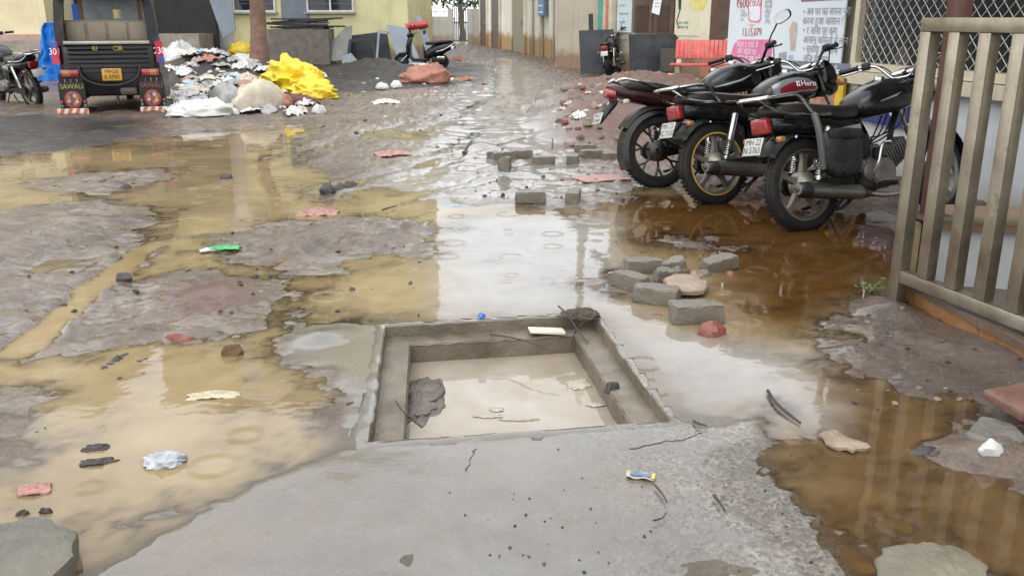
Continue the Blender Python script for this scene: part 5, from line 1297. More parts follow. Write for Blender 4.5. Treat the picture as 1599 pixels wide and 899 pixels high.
    if bag:
        BAGM = pm('wet_canvas_bag', (0.011, 0.0125, 0.014), 0.5, spec=0.35, var=0.4, vscale=6, bumpk=0.5, bscale=30, dirt=0.3)
        bgm = MB(); rb_ = random.Random(3); bgm.loft([sring(x_, z_, hw, hh, 3.4, 18, -0.20) for x_, z_, hw, hh in ((-0.03, 0.52, 0.02, 0.09), (0.0, 0.505, 0.04, 0.125), (0.07, 0.49, 0.055, 0.15), (0.16, 0.485, 0.06, 0.155), (0.24, 0.495, 0.05, 0.14), (0.29, 0.51, 0.03, 0.11), (0.31, 0.52, 0.012, 0.07))]); bgm.v = [(x + rb_.uniform(-.006, .006), y + rb_.uniform(-.012, .012), z + rb_.uniform(-.010, .010)) for x, y, z in bgm.v]; bo = bgm.build('saddle_bag', BAGM, g, ang=75)
        MB().loft([sring(x_, z_, hw, hh, 3.4, 14, -0.215) for x_, z_, hw, hh in ((0.0, 0.60, 0.03, 0.03), (0.14, 0.605, 0.056, 0.04), (0.28, 0.60, 0.03, 0.03))]).build('bag_flap', BAGM, bo)
        MB().tube(pts_smooth([(-0.05, -0.17, 0.74), (-0.06, -0.215, 0.64), (-0.05, -0.225, 0.5), (-0.04, -0.22, 0.40)]), [0.022] * 16, 8).build('bag_strap', pm('grey_strap', (0.07, 0.065, 0.062), 0.6), bo)
    return g
def place(px, py):
    p = gp(px, py); return (p.x, p.y, -0.012)
BRN = pm('rim_orange', (0.45, 0.10, 0.02), 0.4); BRY = pm('rim_yellow', (0.48, 0.32, 0.03), 0.4)
GREYG = pm('graphic_grey', (0.20, 0.215, 0.21), 0.3); REDG = pm('graphic_red', (0.22, 0.02, 0.02), 0.3)
ang_ = lambda hx, hy: math.atan2(hy, hx)
motorcycle('black motorcycle with one raised mirror, farthest of the three in the puddle', place(1028, 292), ang_(0.95, 0.31), 9, 14, True, ALLOYB, 7, None, BLACKP, pm('tail_red', (0.028, 0.006, 0.007), 0.25, spec=0.35), ('MH 23', 'K 4410'), (-1,), False, graphic=GREYG)
motorcycle('black motorcycle with orange-taped wheel rims and red and silver tank, middle of the three', place(1118, 318), ang_(0.91, 0.42), 10, 12, False, ALLOY, 5, (BRN, BRY), BLACKP, BLACKP, ('MH 23', 'AC 7150'), (), True, hero=True)
motorcycle('black motorcycle with a wet saddle bag and chrome rack, nearest to the steel gate', place(1256, 359), ang_(0.90, 0.44), 10, 10, False, ALLOY, 5, None, BLACKP, BLACKP, ('MH 22', 'N 5765'), (), True, True, graphic=GREYG)
motorcycle('black motorcycle seen from behind in front of the leaning black boards', place(953, 121), ang_(0.30, 0.95), 8, 10, False, ALLOYB, 5, None, BLACKP, BLACKP, ('',), (-1,), False)
motorcycle('black motorcycle parked at the left edge beside the blue tarpaulin', place(56, 169), ang_(-0.8, 0.6), 8, 10, False, ALLOY, 5, None, BLACKP, BLACKP, ('',), (), True)
# ================================================================== AUTO RICKSHAW (local: x right, y forward/away, z up; origin under the tail)
rp_ = gp(181, 180)
rk = thing('auto_rickshaw', 'black auto rickshaw seen from behind with yellow number plate and striped mud flaps', 'rickshaw', (rp_.x, rp_.y, -0.01), (0, 0, R(17)))
RBLK = pm('rickshaw_black', (0.006, 0.0065, 0.009), 0.3, var=0.3, spec=0.35, dirt=0.25, dirtcol=(0.03, 0.025, 0.02), dscale=4)
CANV = pm('canvas_hood', (0.014, 0.015, 0.018), 0.6, spec=0.3, var=0.35, vscale=5, bumpk=0.3, bscale=14, dirt=0.25)
def hull(sections, name, mat, parent, ang=50):
    return MB().loft(sections).build(name, mat, parent, ang=ang)
def rsec(y, x0, x1, z0, z1, r=0.05, n=4):
    """rounded rectangle in xz at depth y"""
    out = []
    for cx_, cz_, a0 in ((x1 - r, z1 - r, 0), (x0 + r, z1 - r, 90), (x0 + r, z0 + r, 180), (x1 - r, z0 + r, 270)):
        for k in range(n + 1):
            a = R(a0 + 90 * k / n); out.append(Vector((cx_ + r * math.cos(a), y, cz_ + r * math.sin(a))))
    return out
hull([rsec(0.02, -0.62, 0.62, 0.30, 0.97), rsec(0.0 + 0.06, -0.68, 0.68, 0.27, 0.985), rsec(0.9, -0.70, 0.70, 0.27, 0.985), rsec(1.0, -0.68, 0.68, 0.28, 0.97)], 'tail_body', RBLK, rk)
for s in (-1, 1):
    hull([rsec(0.04, s * 0.55 - 0.17, s * 0.55 + 0.17, 0.20, 0.62, 0.06), rsec(0.0, s * 0.55 - 0.16, s * 0.55 + 0.16, 0.22, 0.60, 0.06), rsec(0.7, s * 0.58 - 0.18, s * 0.58 + 0.18, 0.2, 0.62, 0.06)][1:], 'wheel_box', RBLK, rk)
    w_ = MB().lathe([(0.14, -0.055), (0.17, -0.06), (0.225, -0.05), (0.235, 0), (0.225, 0.05), (0.17, 0.06), (0.14, 0.055)], (s * 0.58, 0.35, 0.235), (1, 0, 0), 26, closed=True).build('wheel', RUBBER, rk)
    MB().lathe([(0.02, -0.03), (0.14, -0.05), (0.145, 0.05), (0.02, 0.03)], (s * 0.58, 0.35, 0.235), (1, 0, 0), 20).build('rim', ALLOY, w_)
    # mud flap: black board, round reflector, lettering, striped foot
    fl_o = MB().rbox((s * 0.545, -0.03, 0.255), (0.36, 0.02, 0.42), 0.006).build('mud_flap', BLACKM, rk)
    ft = MB().rbox((s * 0.565, -0.05, 0.075), (0.42, 0.02, 0.085), 0.005).build('striped_strip', pm('reflective_white', (0.55, 0.50, 0.42), 0.4, dirt=0.3), fl_o)
    for k in range(4):
        x0 = s * 0.565 - 0.19 + k * 0.105
        MB().prism([(x0, -0.0605, 0.034), (x0 + 0.05, -0.0605, 0.034), (x0 + 0.085, -0.0605, 0.116), (x0 + 0.035, -0.0605, 0.116)], (0, -0.002, 0)).build('orange_stripe', pm('reflective_orange', (0.42, 0.10, 0.02), 0.4, dirt=0.4, dscale=12), fl_o, smooth=False)
    c0 = (s * 0.545, -0.042, 0.235)
    MB().lathe([(0.115, 0), (0.115, 0.01), (0.10, 0.013), (0.001, 0.013)], c0, (0, -1, 0), 26).build('reflector_disc', pm('disc_red', (0.26, 0.04, 0.02), 0.5, dirt=0.5, dscale=12), fl_o)
    for k in range(8):
        a = 2 * math.pi * k / 8 + 0.3; cc = [(0.55, 0.25, 0.03), (0.55, 0.55, 0.52), (0.05, 0.07, 0.3)][k % 3]
        q = Vector((c0[0] + 0.058 * math.cos(a), c0[1] - 0.0145, c0[2] + 0.058 * math.sin(a)))
        MB().lathe([(0.001, 0.0), (0.026, 0.0), (0.024, 0.003)], q, (0, -1, 0), 8).build('reflector_petal', pm('petal%d' % (k % 3), tuple(c_ * 0.7 for c_ in cc), 0.5, dirt=0.4, dscale=14), fl_o)
    for e in (-1, 1):
        MB().rbox((s * 0.545 + e * 0.155, -0.048, 0.20), (0.035, 0.02, 0.05), 0.006).build('marker_lamp', REDL, fl_o)
        MB().rbox((s * 0.545 + e * 0.155, -0.048, 0.148), (0.035, 0.02, 0.045), 0.006).build('marker_lamp', pm('teal_lens', (0.02, 0.16, 0.16), 0.2), fl_o)
    mt_ = pm('flap_yellow', (0.38, 0.26, 0.03), 0.5, dirt=0.5, dscale=14) if s < 0 else pm('flap_red', (0.26, 0.03, 0.04), 0.5, dirt=0.5, dscale=14)
    text('flap_lettering', 'SAWALI', 0.088, mt_, fl_o, s * 0.545, -0.044, 0.41, depth=0.001)
    MB().rbox((s * 0.545, -0.028, 0.585), (0.25, 0.05, 0.10), 0.018).build('tail_lamp', REDL, rk)
    MB().rbox((s * 0.59, -0.036, 0.585), (0.11, 0.05, 0.085), 0.016).build('indicator', AMBER, rk)
    for k in range(3): MB().cyl((s * 0.545 + (k - 1) * 0.08, -0.02, 0.46), (s * 0.545 + (k - 1) * 0.08, -0.02, 0.51), 0.006, n=6).build('bolt', CHROME, rk)
    # side sticker
    MB().box((s * 0.705, -0.006, 0.855), (0.115, 0.012, 0.29), (0, 0, s * R(24))).build('side_sticker', pm('sticker_red', (0.42, 0.02, 0.05), 0.4), rk, smooth=False)
    MB().box((s * 0.712, -0.016, 0.755 if s > 0 else 0.955), (0.098, 0.01, 0.07), (0, 0, s * R(24))).build('side_sticker', pm('sticker_blue', (0.02, 0.09, 0.32), 0.4), rk, smooth=False)
    text('side_number', '301' if s < 0 else '230', 0.125, WHITE_P, rk, s * 0.705, -0.022, 0.87, depth=0.001, sx=0.85)
    # hood pillar, canvas
    rr_ = []
    for z_, xo, dy in ((0.95, 0.69, 0.0), (1.2, 0.685, 0.03), (1.5, 0.66, 0.08), (1.78, 0.60, 0.16)):
        rr_.append([Vector((s * (xo - 0.13), dy, z_)), Vector((s * xo, dy + 0.02, z_)), Vector((s * (xo + 0.012), dy + 0.3, z_)), Vector((s * (xo - 0.10), dy + 0.3, z_))])
    MB().loft(rr_).build('hood_pillar', CANV, rk, smooth=False)
for k in range(6):
    MB().rbox((0, -0.004, 0.905 - 0.062 * k), (1.10, 0.026, 0.016), 0.006).build('pressed_rib', RBLK, rk)
MB().rbox((0, -0.012, 0.985), (1.16, 0.03, 0.045), 0.008).build('rear_strip', pm('dull_steel', (0.36, 0.34, 0.29), 0.4, 0.5, dirt=0.4), rk)
text('tail_lettering', 'RI', 0.09, pm('flap_yellow', (0.55, 0.38, 0.02), 0.5), rk, -0.17, -0.022, 0.905, depth=0.001)
text('tail_lettering', 'CIR', 0.09, MATS['flap_yellow'], rk, 0.14, -0.022, 0.905, depth=0.001)
yp = MB().rbox((0.02, -0.05, 0.565), (0.27, 0.012, 0.165), 0.012).build('number_plate', pm('plate_yellow', (0.50, 0.27, 0.02), 0.4, dirt=0.35, dscale=9), rk)
text('plate_text', 'MH26', 0.075, INK, yp, 0.02, -0.058, 0.602, depth=0.001); text('plate_text', 'E 4785', 0.075, INK, yp, 0.02, -0.058, 0.53, depth=0.001)
bb = MB(); bb.tube(pts_smooth([(-0.42, -0.03, 0.68), (-0.36, -0.09, 0.52), (-0.15, -0.12, 0.43), (0.15, -0.12, 0.43), (0.36, -0.09, 0.52), (0.42, -0.03, 0.68)]), 0.018, 8); bb.build('bumper_bar', BLACKM, rk)
MB().cyl((0.05, 0.1, 0.35), (0.06, -0.02, 0.16), 0.02, n=8).build('tow_hook', BLACKM, rk)
MB().rbox((0.22, 0.05, 0.33), (0.24, 0.12, 0.10), 0.03).build('silencer', pm('rusty_box', (0.07, 0.055, 0.04), 0.6), rk)
SEATB = pm('seat_beige', (0.21, 0.175, 0.125), 0.55, var=0.15, dirt=0.2)
sb = MB().rbox((0, 0.30, 1.13), (1.16, 0.10, 0.30), 0.03).build('seat_back', SEATB, rk)
for k in range(4): MB().rbox((-0.43 + k * 0.287, 0.245, 1.13), (0.262, 0.03, 0.255), 0.02).build('seat_pad', SEATB, sb)
MB().box((0, 0.55, 1.02), (1.2, 0.5, 0.05)).build('luggage_shelf', RBLK, rk, smooth=False)
WOODF = pm('wood_trim', (0.17, 0.075, 0.03), 0.5, var=0.2)
tf = MB(); tf.box((0, 0.95, 1.60), (1.08, 0.05, 0.06)); tf.box((-0.42, 0.95, 1.40), (0.06, 0.045, 0.34)); tf.box((0.42, 0.95, 1.40), (0.06, 0.045, 0.34)); tf.build('partition_frame', WOODF, rk, smooth=False)
fwn = MB().box((0, 1.65, 1.33), (1.05, 0.02, 0.50), (R(-14), 0, 0)).build('windscreen', pm('windscreen', (0.33, 0.35, 0.36), 0.1, var=0.2), rk, smooth=False)
for s in (-1, 1): MB().rbox((s * 0.56, 1.5, 1.2), (0.06, 0.06, 0.9), 0.01).build('front_pillar', RBLK, rk)
hull([rsec(1.0, -0.68, 0.68, 0.28, 0.97), rsec(1.7, -0.62, 0.62, 0.3, 1.05), rsec(2.2, -0.45, 0.45, 0.32, 1.0), rsec(2.5, -0.2, 0.2, 0.35, 0.8)], 'front_body', RBLK, rk)
MB().lathe([(0.13, -0.05), (0.17, -0.055), (0.225, -0.045), (0.235, 0), (0.225, 0.045), (0.17, 0.055), (0.13, 0.05)], (0, 2.35, 0.235), (1, 0, 0), 24, closed=True).build('wheel', RUBBER, rk)
rf = []
for y_, z_, hw in ((-0.02, 1.70, 0.60), (0.1, 1.86, 0.63), (0.7, 1.95, 0.66), (1.4, 1.93, 0.64), (1.8, 1.84, 0.58)):
    n_ = 12; ring = []
    for k in range(n_ + 1):
        u = -1 + 2 * k / n_; ring.append(Vector((hw * u, y_, z_ - 0.16 * abs(u) ** 3)))
    ring += [p + Vector((0, 0, -0.03)) for p in reversed(ring)]
    rf.append(ring)
MB().loft(rf).build('hood', CANV, rk, ang=70)
MB().box((0, 0.06, 1.66), (1.10, 0.02, 0.16)).build('rear_valance', CANV, rk, smooth=False)
MB().lathe([(0.05, 0), (0.055, 0.11), (0.05, 0.12)], (0.14, 0.42, 1.30), n=14).build('tub', pm('tub_cream', (0.55, 0.47, 0.2), 0.4), rk)
for s in (-1, 1): MB().box((s * 0.52, 1.15, 1.32), (0.10, 0.03, 0.36)).build('side_flap', pm('flap_blue', (0.01, 0.09, 0.42), 0.45, var=0.2), rk, smooth=False)

rk.scale = (1.02, 1.02, 1.09)
# ================================================================== SOFT THINGS: sacks, sheets, bags
def blob(w_, d_, h_, seed, crease=0.35, fr=2.6, nu=28, nv=16, flat=0.15, oc=4):
    """crumpled closed bag resting on z=0"""
    mb = MB(); mb.sphere((0, 0, 0), 1.0, nu, nv)
    V_ = np.array(mb.v); x, y, z = V_.T
    rd = 1 + crease * (np.abs(fbm(x * fr + seed * 3.1 + z * 1.7, y * fr + z * 2.1, oc, seed, 0.6)) * 2.2 - 0.5) + 0.22 * fbm(x * 1.2 + 9 * seed, y * 1.2 + z, 2, seed + 5)
    V_ = V_ * rd[:, None]; V_[:, 2] = np.where(V_[:, 2] < -flat, -flat + (V_[:, 2] + flat) * 0.15, V_[:, 2])
    V_[:, 2] -= V_[:, 2].min()
    V_ *= np.array([w_ / 2, d_ / 2, h_ / max(1e-6, V_[:, 2].max())])
    mb.v = [tuple(p) for p in V_]; return mb
def sheet(w_, d_, h_, seed, n=26, fr=3.0, tk=0.006):
    """crumpled sheet lying in folds, with thickness"""
    u = np.linspace(-1, 1, n); U, W_ = np.meshgrid(u, u)
    e = 1 + 0.25 * fbm(U * 1.5 + seed, W_ * 1.5, 3, seed + 1)
    rid = 1 - np.abs(fbm(U * fr * 0.5 + seed * 1.3, W_ * fr * 0.5, 4, seed, 0.55)) * 2.4
    env = np.clip(1.15 - np.hypot(U, W_) * 0.75, 0.12, 1)
    Z = np.clip(rid, 0, 1) * h_ * env + 0.004; X = U * w_ / 2 * e + 0.06 * w_ * fbm(U * 3, W_ * 3, 3, seed + 2); Y = W_ * d_ / 2 * e + 0.06 * d_ * fbm(U * 3, W_ * 3, 3, seed + 3)
    top = np.stack([X, Y, Z + tk], -1).reshape(-1, 3); bot = np.stack([X, Y, Z], -1).reshape(-1, 3)
    mb = MB(); idx = np.arange(n * n).reshape(n, n); N_ = n * n
    fs_ = []
    for i in range(n - 1):
        for j in range(n - 1):
            a, b_, c_, d0 = idx[i, j], idx[i, j + 1], idx[i + 1, j + 1], idx[i + 1, j]; fs_.append((a, b_, c_, d0)); fs_.append((N_ + d0, N_ + c_, N_ + b_, N_ + a))
    edge = [idx[0, j] for j in range(n)] + [idx[i, n - 1] for i in range(1, n)] + [idx[n - 1, j] for j in range(n - 2, -1, -1)] + [idx[i, 0] for i in range(n - 2, 0, -1)]
    for k in range(len(edge)): a, b_ = edge[k], edge[(k + 1) % len(edge)]; fs_.append((b_, a, N_ + a, N_ + b_))
    mb.add([tuple(p) for p in top] + [tuple(p) for p in bot], [tuple(int(q) for q in f) for f in fs_]); return mb
def ground_z(x, y):
    i = int(np.clip(np.searchsorted(gy, y), 1, len(gy) - 1)); j = int(np.clip(np.searchsorted(gx, x), 1, len(gx) - 1))
    return float(max(H[i - 1:i + 1, j - 1:j + 1].min(), -0.02))
def soft(name, label, cat, px, py, mb, mat, rz=0.0, tilt=(0, 0), group=None, sink=0.0, zadd=0.0):
    p = gp(px, py); o = mb.build(name, mat, None, ang=75); o.location = (p.x, p.y, ground_z(p.x, p.y) - sink + zadd); o.rotation_euler = (tilt[0], tilt[1], rz)
    return tag(o, label, cat, group)
WSACK = pm('white_sack', (0.52, 0.52, 0.50), 0.45, var=0.12, vscale=4, dirt=0.35, dirtcol=(0.26, 0.22, 0.17), dscale=3, bumpk=0.25, bscale=22)
CSACK = pm('cream_sack', (0.50, 0.44, 0.34), 0.55, var=0.15, dirt=0.3, bumpk=0.25, bscale=22)
YTARP = pm('yellow_tarp', (0.70, 0.52, 0.02), 0.35, var=0.12, vscale=3, bumpk=0.3, bscale=12, dirt=0.1)
BTARP = pm('blue_tarp', (0.006, 0.15, 0.52), 0.35, var=0.15, vscale=3, bumpk=0.3, bscale=10)
BRSACK = pm('brown_sack', (0.32, 0.13, 0.085), 0.5, var=0.2, vscale=4, bumpk=0.3, bscale=18, dirt=0.2)
GSACK = pm('grey_sack', (0.30, 0.30, 0.29), 0.5, var=0.25, dirt=0.4, bumpk=0.3, bscale=20)
PINKP = pm('pink_plastic', (0.34, 0.165, 0.135), 0.4, var=0.3, vscale=8, dirt=0.5, dirtcol=(0.2, 0.15, 0.12), dscale=9)
BLUEP = pm('lightblue_plastic', (0.24, 0.36, 0.44), 0.4, var=0.2)
MAROON = pm('maroon_cloth', (0.11, 0.035, 0.04), 0.6, var=0.3)
# yellow tarpaulin heap: draped sheet over rubbish
soft('tarpaulin', 'bright yellow tarpaulin draped over the rubbish heap with a cream sack beside it', 'tarpaulin', 462, 150, blob(1.25, 1.0, 0.72, 11, 0.34, 1.25, 60, 36, oc=3), YTARP, 0.3, zadd=-0.05)
soft('tarpaulin', 'loose end of yellow tarpaulin spreading along the foot of the rubbish heap', 'tarpaulin', 490, 158, blob(0.95, 0.6, 0.36, 12, 0.34, 1.3, 50, 30, oc=3), YTARP, -0.4)
soft('tarpaulin', 'small bundle of yellow plastic behind the white sacks near the tree trunk', 'tarpaulin', 378, 100, blob(0.85, 0.6, 0.42, 13, 0.3), YTARP, 0.1, zadd=0.25)
soft('sack', 'long cream sack slumped against the yellow tarpaulin down to the wet ground', 'sack', 408, 176, blob(0.36, 1.25, 0.5, 14, 0.14, 1.4, 36, 20), CSACK, R(-22))
soft('sack', 'white sack lying flat at the foot of the heap beside the rickshaw', 'sack', 318, 186, blob(0.95, 0.7, 0.26, 15, 0.3), WSACK, 0.3)
soft('sack', 'second flat white sack behind the foot of the heap, towards the rickshaw wheel', 'sack', 288, 188, blob(0.55, 0.4, 0.17, 16, 0.3), WSACK, -0.4)
soft('sack', 'grey sack in the middle of the rubbish heap left of the cream sack', 'sack', 356, 168, blob(0.55, 0.6, 0.42, 17, 0.3), GSACK, 0.2)
soft('plastic_bag', 'puffed white plastic bag on the heap right behind the rickshaw', 'bag', 282, 128, blob(0.62, 0.5, 0.36, 18, 0.28), WSACK, 0.2, zadd=0.1)
soft('plastic_sheet', 'large white plastic sheet with a raised corner at the back of the heap', 'plastic sheet', 284, 108, sheet(1.25, 1.0, 0.62, 19, 28, 2.0), WSACK, 0.5, zadd=0.15)
soft('plastic_sheet', 'pale cream plastic spread over the heap in front of the tree', 'plastic sheet', 385, 112, blob(1.3, 0.7, 0.35, 20, 0.3), WSACK, 0.1, zadd=0.12)
soft('sack', 'maroon cloth bundle tucked under the yellow tarpaulin', 'cloth', 432, 172, blob(0.55, 0.45, 0.30, 21, 0.35), BRSACK, 0.1)
soft('sack', 'dark purple cloth under the yellow tarpaulin next to the maroon bundle', 'cloth', 468, 170, blob(0.6, 0.4, 0.24, 22, 0.4), MAROON, 0.2)
soft('sack', 'reddish brown plastic sack lying crumpled in front of the scooter', 'sack', 666, 133, blob(1.22, 0.7, 0.48, 23, 0.42, 2.2), BRSACK, 0.05)
soft('plastic_roll', 'white plastic roll lying behind the brown sack under the scooter', 'plastic sheet', 655, 112, blob(1.2, 0.2, 0.16, 24, 0.15), WSACK, 0.03)
soft('paper_bag', 'white paper lying on the wet mud beyond the yellow tarpaulin', 'paper', 603, 166, sheet(0.48, 0.30, 0.09, 25, 18), WSACK, 0.3)
soft('plastic_box', 'crumpled white plastic tub on the edge of the black grit heap', 'tub', 597, 143, blob(0.28, 0.22, 0.15, 26, 0.15), WSACK, 0.2)
soft('plastic_box', 'white plastic carton standing between the black grit and the wet lane', 'tub', 619, 141, blob(0.24, 0.2, 0.17, 27, 0.12), WSACK, 0.5)
# blue tarpaulin hanging beside the rickshaw
bt = gp(80, 131); rows = []
for k in range(17):
    f = k / 16; z_ = 1.32 * f; row = []
    for j in range(13):
        u = -1 + 2 * j / 12; hw = 0.30 * (1 - 0.6 * f ** 1.5) + 0.025 * math.sin(f * 9) + 0.02 * math.sin(f * 23 + u); row.append(Vector((u * hw + 0.14 * f + 0.02 * math.sin(f * 14), 0.06 * math.sin(u * 4 + f * 5) + 0.04 * math.sin(u * 11 + f * 9), z_)))
    rows.append(row + [p + Vector((0, 0.02, 0)) for p in reversed(row)])
o = MB().loft(rows).build('tarpaulin', BTARP, None, ang=70); o.location = (bt.x, bt.y, 0); o.rotation_euler = (0, 0, 0.1)
tag(o, 'bright blue tarpaulin hanging upright between the rickshaw and the yellow house', 'tarpaulin')
# loose litter on the heaps: small bags and scraps, each one its own
LIT = [[blob(1, 0.8, 0.55, 40 + k, 0.35, 2.6, 14, 9).mesh('litter_bag', WSACK) for k in range(3)], [sheet(1, 0.8, 0.45, 50 + k, 12, 3.6, 0.015).mesh('litter_scrap', WSACK) for k in range(3)]]
LMAT = [(WSACK, 'white'), (CSACK, 'cream'), (BLUEP, 'pale blue'), (GSACK, 'grey'), (BRSACK, 'reddish'), (PINKP, 'pink')]
_cache = {}
def litter(px, py, sz, kind, mi, label, group, zadd=0.0, seed=0):
    r_ = random.Random(seed * 7 + 1); k = r_.randrange(3); key = (kind, k, mi)
    if key not in _cache:
        me_ = LIT[kind][k].copy(); me_.materials.clear(); me_.materials.append(LMAT[mi][0]); _cache[key] = me_
    p = gp(px, py); o = link('plastic_bag' if kind == 0 else 'plastic_scrap', _cache[key]); o.location = (p.x, p.y, ground_z(p.x, p.y) - 0.01 + zadd); o.scale = (sz, sz * r_.uniform(0.7, 1.1), sz * r_.uniform(0.6, 1.0)); o.rotation_euler = (r_.uniform(-.2, .2), r_.uniform(-.2, .2), r_.uniform(0, 6.28))
    tag(o, label, 'litter', group)
r_ = random.Random(21)
for k in range(380):
    a = r_.uniform(0, 1); px = r_.gauss(350, 66); py = 100 + abs(r_.gauss(0, 1)) * 40 + (px - 300) * 0.03
    if px > 520 or px < 256 or py > 186: continue
    mi = r_.choices(range(6), (9, 3, 2, 4, 1, 1))[0]; kd = 1 if r_.random() < 0.75 else 0
    litter(px, py, r_.uniform(0.14, 0.50) * (0.7 if kd == 0 else 1), kd, mi, 'small %s plastic %s in the rubbish heap beside the rickshaw' % (LMAT[mi][1], ('bag', 'scrap')[kd]), 'litter in the rubbish heap (%s %s)' % (LMAT[mi][1], ('bags', 'scraps')[kd]), 0.02, k)
for k in range(60):
    px = r_.uniform(480, 780); py = r_.uniform(92, 150); mi = r_.choices(range(6), (5, 3, 1, 3, 3, 1))[0]
    litter(px, py, r_.uniform(0.06, 0.16), 1, mi, 'small %s plastic scrap scattered on the ground before the scrap metal' % LMAT[mi][1], 'scraps before the scrap metal (%s)' % LMAT[mi][1], 0.0, 300 + k)
for k in range(70):
    px = r_.uniform(866, 985); py = 200 - (px - 866) * 0.30 + r_.uniform(-28, 22); mi = r_.choices(range(6), (5, 3, 1, 2, 2, 3))[0]
    litter(px, py, r_.uniform(0.05, 0.17), 1, mi, 'small %s plastic scrap on the mud mound by the motorcycles' % LMAT[mi][1], 'scraps on the mud mound (%s)' % LMAT[mi][1], 0.0, 500 + k)
for px, py, sz, mi, lab in ((725, 128, 0.45, 4, 'reddish plastic rag lying at the edge of the black grit in the lane'), (700, 129, 0.35, 0, 'white plastic strip next to the reddish rag in the lane'), (716, 96, 0.5, 4, 'red rag on the mud bank below the far gate'),
                        (905, 205, 0.3, 0, 'white plastic strip at the foot of the mud mound')):
    litter(px, py, sz, 1, mi, lab, None, 0.0, px)
soft('plastic_bag', 'orange and pink rags piled on the ledge by the dark doorway', 'cloth', 318, 90, blob(1.0, 0.5, 0.5, 61, 0.5, 3.0), PINKP, 0.0, zadd=0.75)
soft('plastic_bag', 'pink and white rags heaped against the tree trunk', 'cloth', 358, 88, blob(1.1, 0.6, 0.85, 62, 0.5, 3.0), PINKP, 0.0, zadd=0.3)
soft('plastic_bag', 'pale blue plastic bundle hanging right of the tree trunk', 'bag', 428, 86, blob(0.55, 0.4, 0.7, 63, 0.5, 3.0), BLUEP, 0.0, zadd=0.3)

# ================================================================== SCRAP METAL YARD
STEELG = pm('greyblue_steel', (0.17, 0.20, 0.245), 0.45, 0.1, var=0.15, vscale=2, dirt=0.25, streak=0.25)
DARKS = pm('dark_steel', (0.010, 0.012, 0.015), 0.5, var=0.3, spec=0.3, dirt=0.2, dirtcol=(0.05, 0.045, 0.04))
def leaning(name, label, pxs, base_y, tk, mat, cat='panel', back=0.5, frame=None):
    """a panel whose corners are given by pixel on a tilted sheet: foot at forward distance base_y, top leaning back"""
    zt = max(at_y(x, y, base_y).z for x, y in pxs); P = []
    for x, y in pxs:
        q = at_y(x, y, base_y); f = max(0.0, q.z) / max(zt, 0.1); P.append(at_y(x, y, base_y + back * f))
    for p in P: p.z = max(p.z, 0.0)
    o = thing(name, label, cat, (P[0].x, P[0].y, 0)); P = [p - Vector((P[0].x, P[0].y, 0)) for p in P]
    if frame is None:
        MB().prism(P, (0, tk, 0)).build('sheet', mat, o, smooth=False)
    else:
        c0 = sum(P, Vector()) / len(P)
        for i in range(len(P)):
            a, b_ = P[i], P[(i + 1) % len(P)]; MB().prism([a, b_, b_.lerp(c0, frame), a.lerp(c0, frame)], (0, tk, 0)).build('frame_bar', mat, o, smooth=False)
    return o
leaning('scrap_sheet', 'large grey-blue steel door panel leaning behind the scooter', [(603, 39), (636, 44), (660, 108), (626, 106)], 28.0, 0.06, STEELG)
leaning('scrap_sheet', 'narrow grey-blue steel door leaning steeply at the end of the scrap', [(648, 23), (658, 28), (682, 92), (668, 92)], 28.6, 0.06, STEELG)
leaning('scrap_metalwork', 'open grey-blue steel door frame standing in front of the dark boards', [(590, 48), (618, 52), (640, 100), (586, 100)], 28.1, 0.08, STEELG, 'frame', 0.5, 0.16)
leaning('scrap_metalwork', 'dark window frame standing upright between the glass sheet and the door frame', [(545, 62), (582, 58), (592, 100), (540, 100)], 28.2, 0.08, DARKS, 'frame', 0.3, 0.22)
leaning('scrap_sheet', 'black board standing behind the open window frame', [(546, 56), (604, 49), (612, 98), (542, 98)], 28.7, 0.05, DARKS)
leaning('scrap_sheet', 'small grey steel plate leaning at the foot of the scrap', [(534, 88), (548, 83), (562, 100), (534, 102)], 27.7, 0.05, STEELG)
leaning('scrap_sheet', 'grey steel sheet lying low in front of the dark boards', [(590, 94), (640, 93), (636, 101), (588, 101)], 27.8, 0.05, STEELG)
leaning('glass_sheet', 'dusty greenish glass sheet leaning in front of the concrete step', [(540, 42), (550, 40), (548, 92), (500, 98), (512, 72)], 28.3, 0.02, pm('dusty_glass', (0.12, 0.125, 0.11), 0.25, var=0.3, dirt=0.4), 'glass')
leaning('scrap_sheet', 'tall grey-blue steel sheet leaning by the white wall near the doorway', [(326, -2), (362, -2), (368, 48), (348, 60)], 28.5, 0.06, GREYBLUE)
pr = at_y(634, 48, 28.95); red = thing('red_pipe', 'short red painted pipe lying across the scrap behind the scooter', 'pipe', (pr.x, 28.95, 0))
z_r = at_y(620, 43, 28.95).z; MB().cyl((0, 0, z_r), (at_y(668, 40, 28.95).x - pr.x, 0, z_r + 0.1), 0.11, n=12).build('tube', pm('red_paint', (0.45, 0.03, 0.03), 0.4, dirt=0.2), red)
for k in range(2): MB().box((0.12 + k * 0.45, 0, z_r / 2 - 0.05), (0.08, 0.08, z_r - 0.1)).build('trestle', DARKS, red, smooth=False)
tb = at_y(415, 45, 28.2)
for k in range(14):      # stacked dark timber lengths, each a plank
    r_ = random.Random(k + 90); z_ = 1.35 + 0.055 * (k % 6) + 0.02
    o = MB().box((0, 0, 0), (r_.uniform(1.0, 2.1), 0.12, 0.05), (0, r_.uniform(-0.06, 0.06), r_.uniform(-0.15, 0.15))).build('timber_length', pm('charred_wood', (0.03, 0.028, 0.026), 0.7, var=0.4), None, smooth=False)
    o.location = (tb.x + r_.uniform(0.5, 1.5), 28.5 + (k // 6) * 0.2, z_ - 0.25); tag(o, 'dark timber length in the stack on the ledge behind the tree', 'timber', 'dark timber stacked on the ledge')
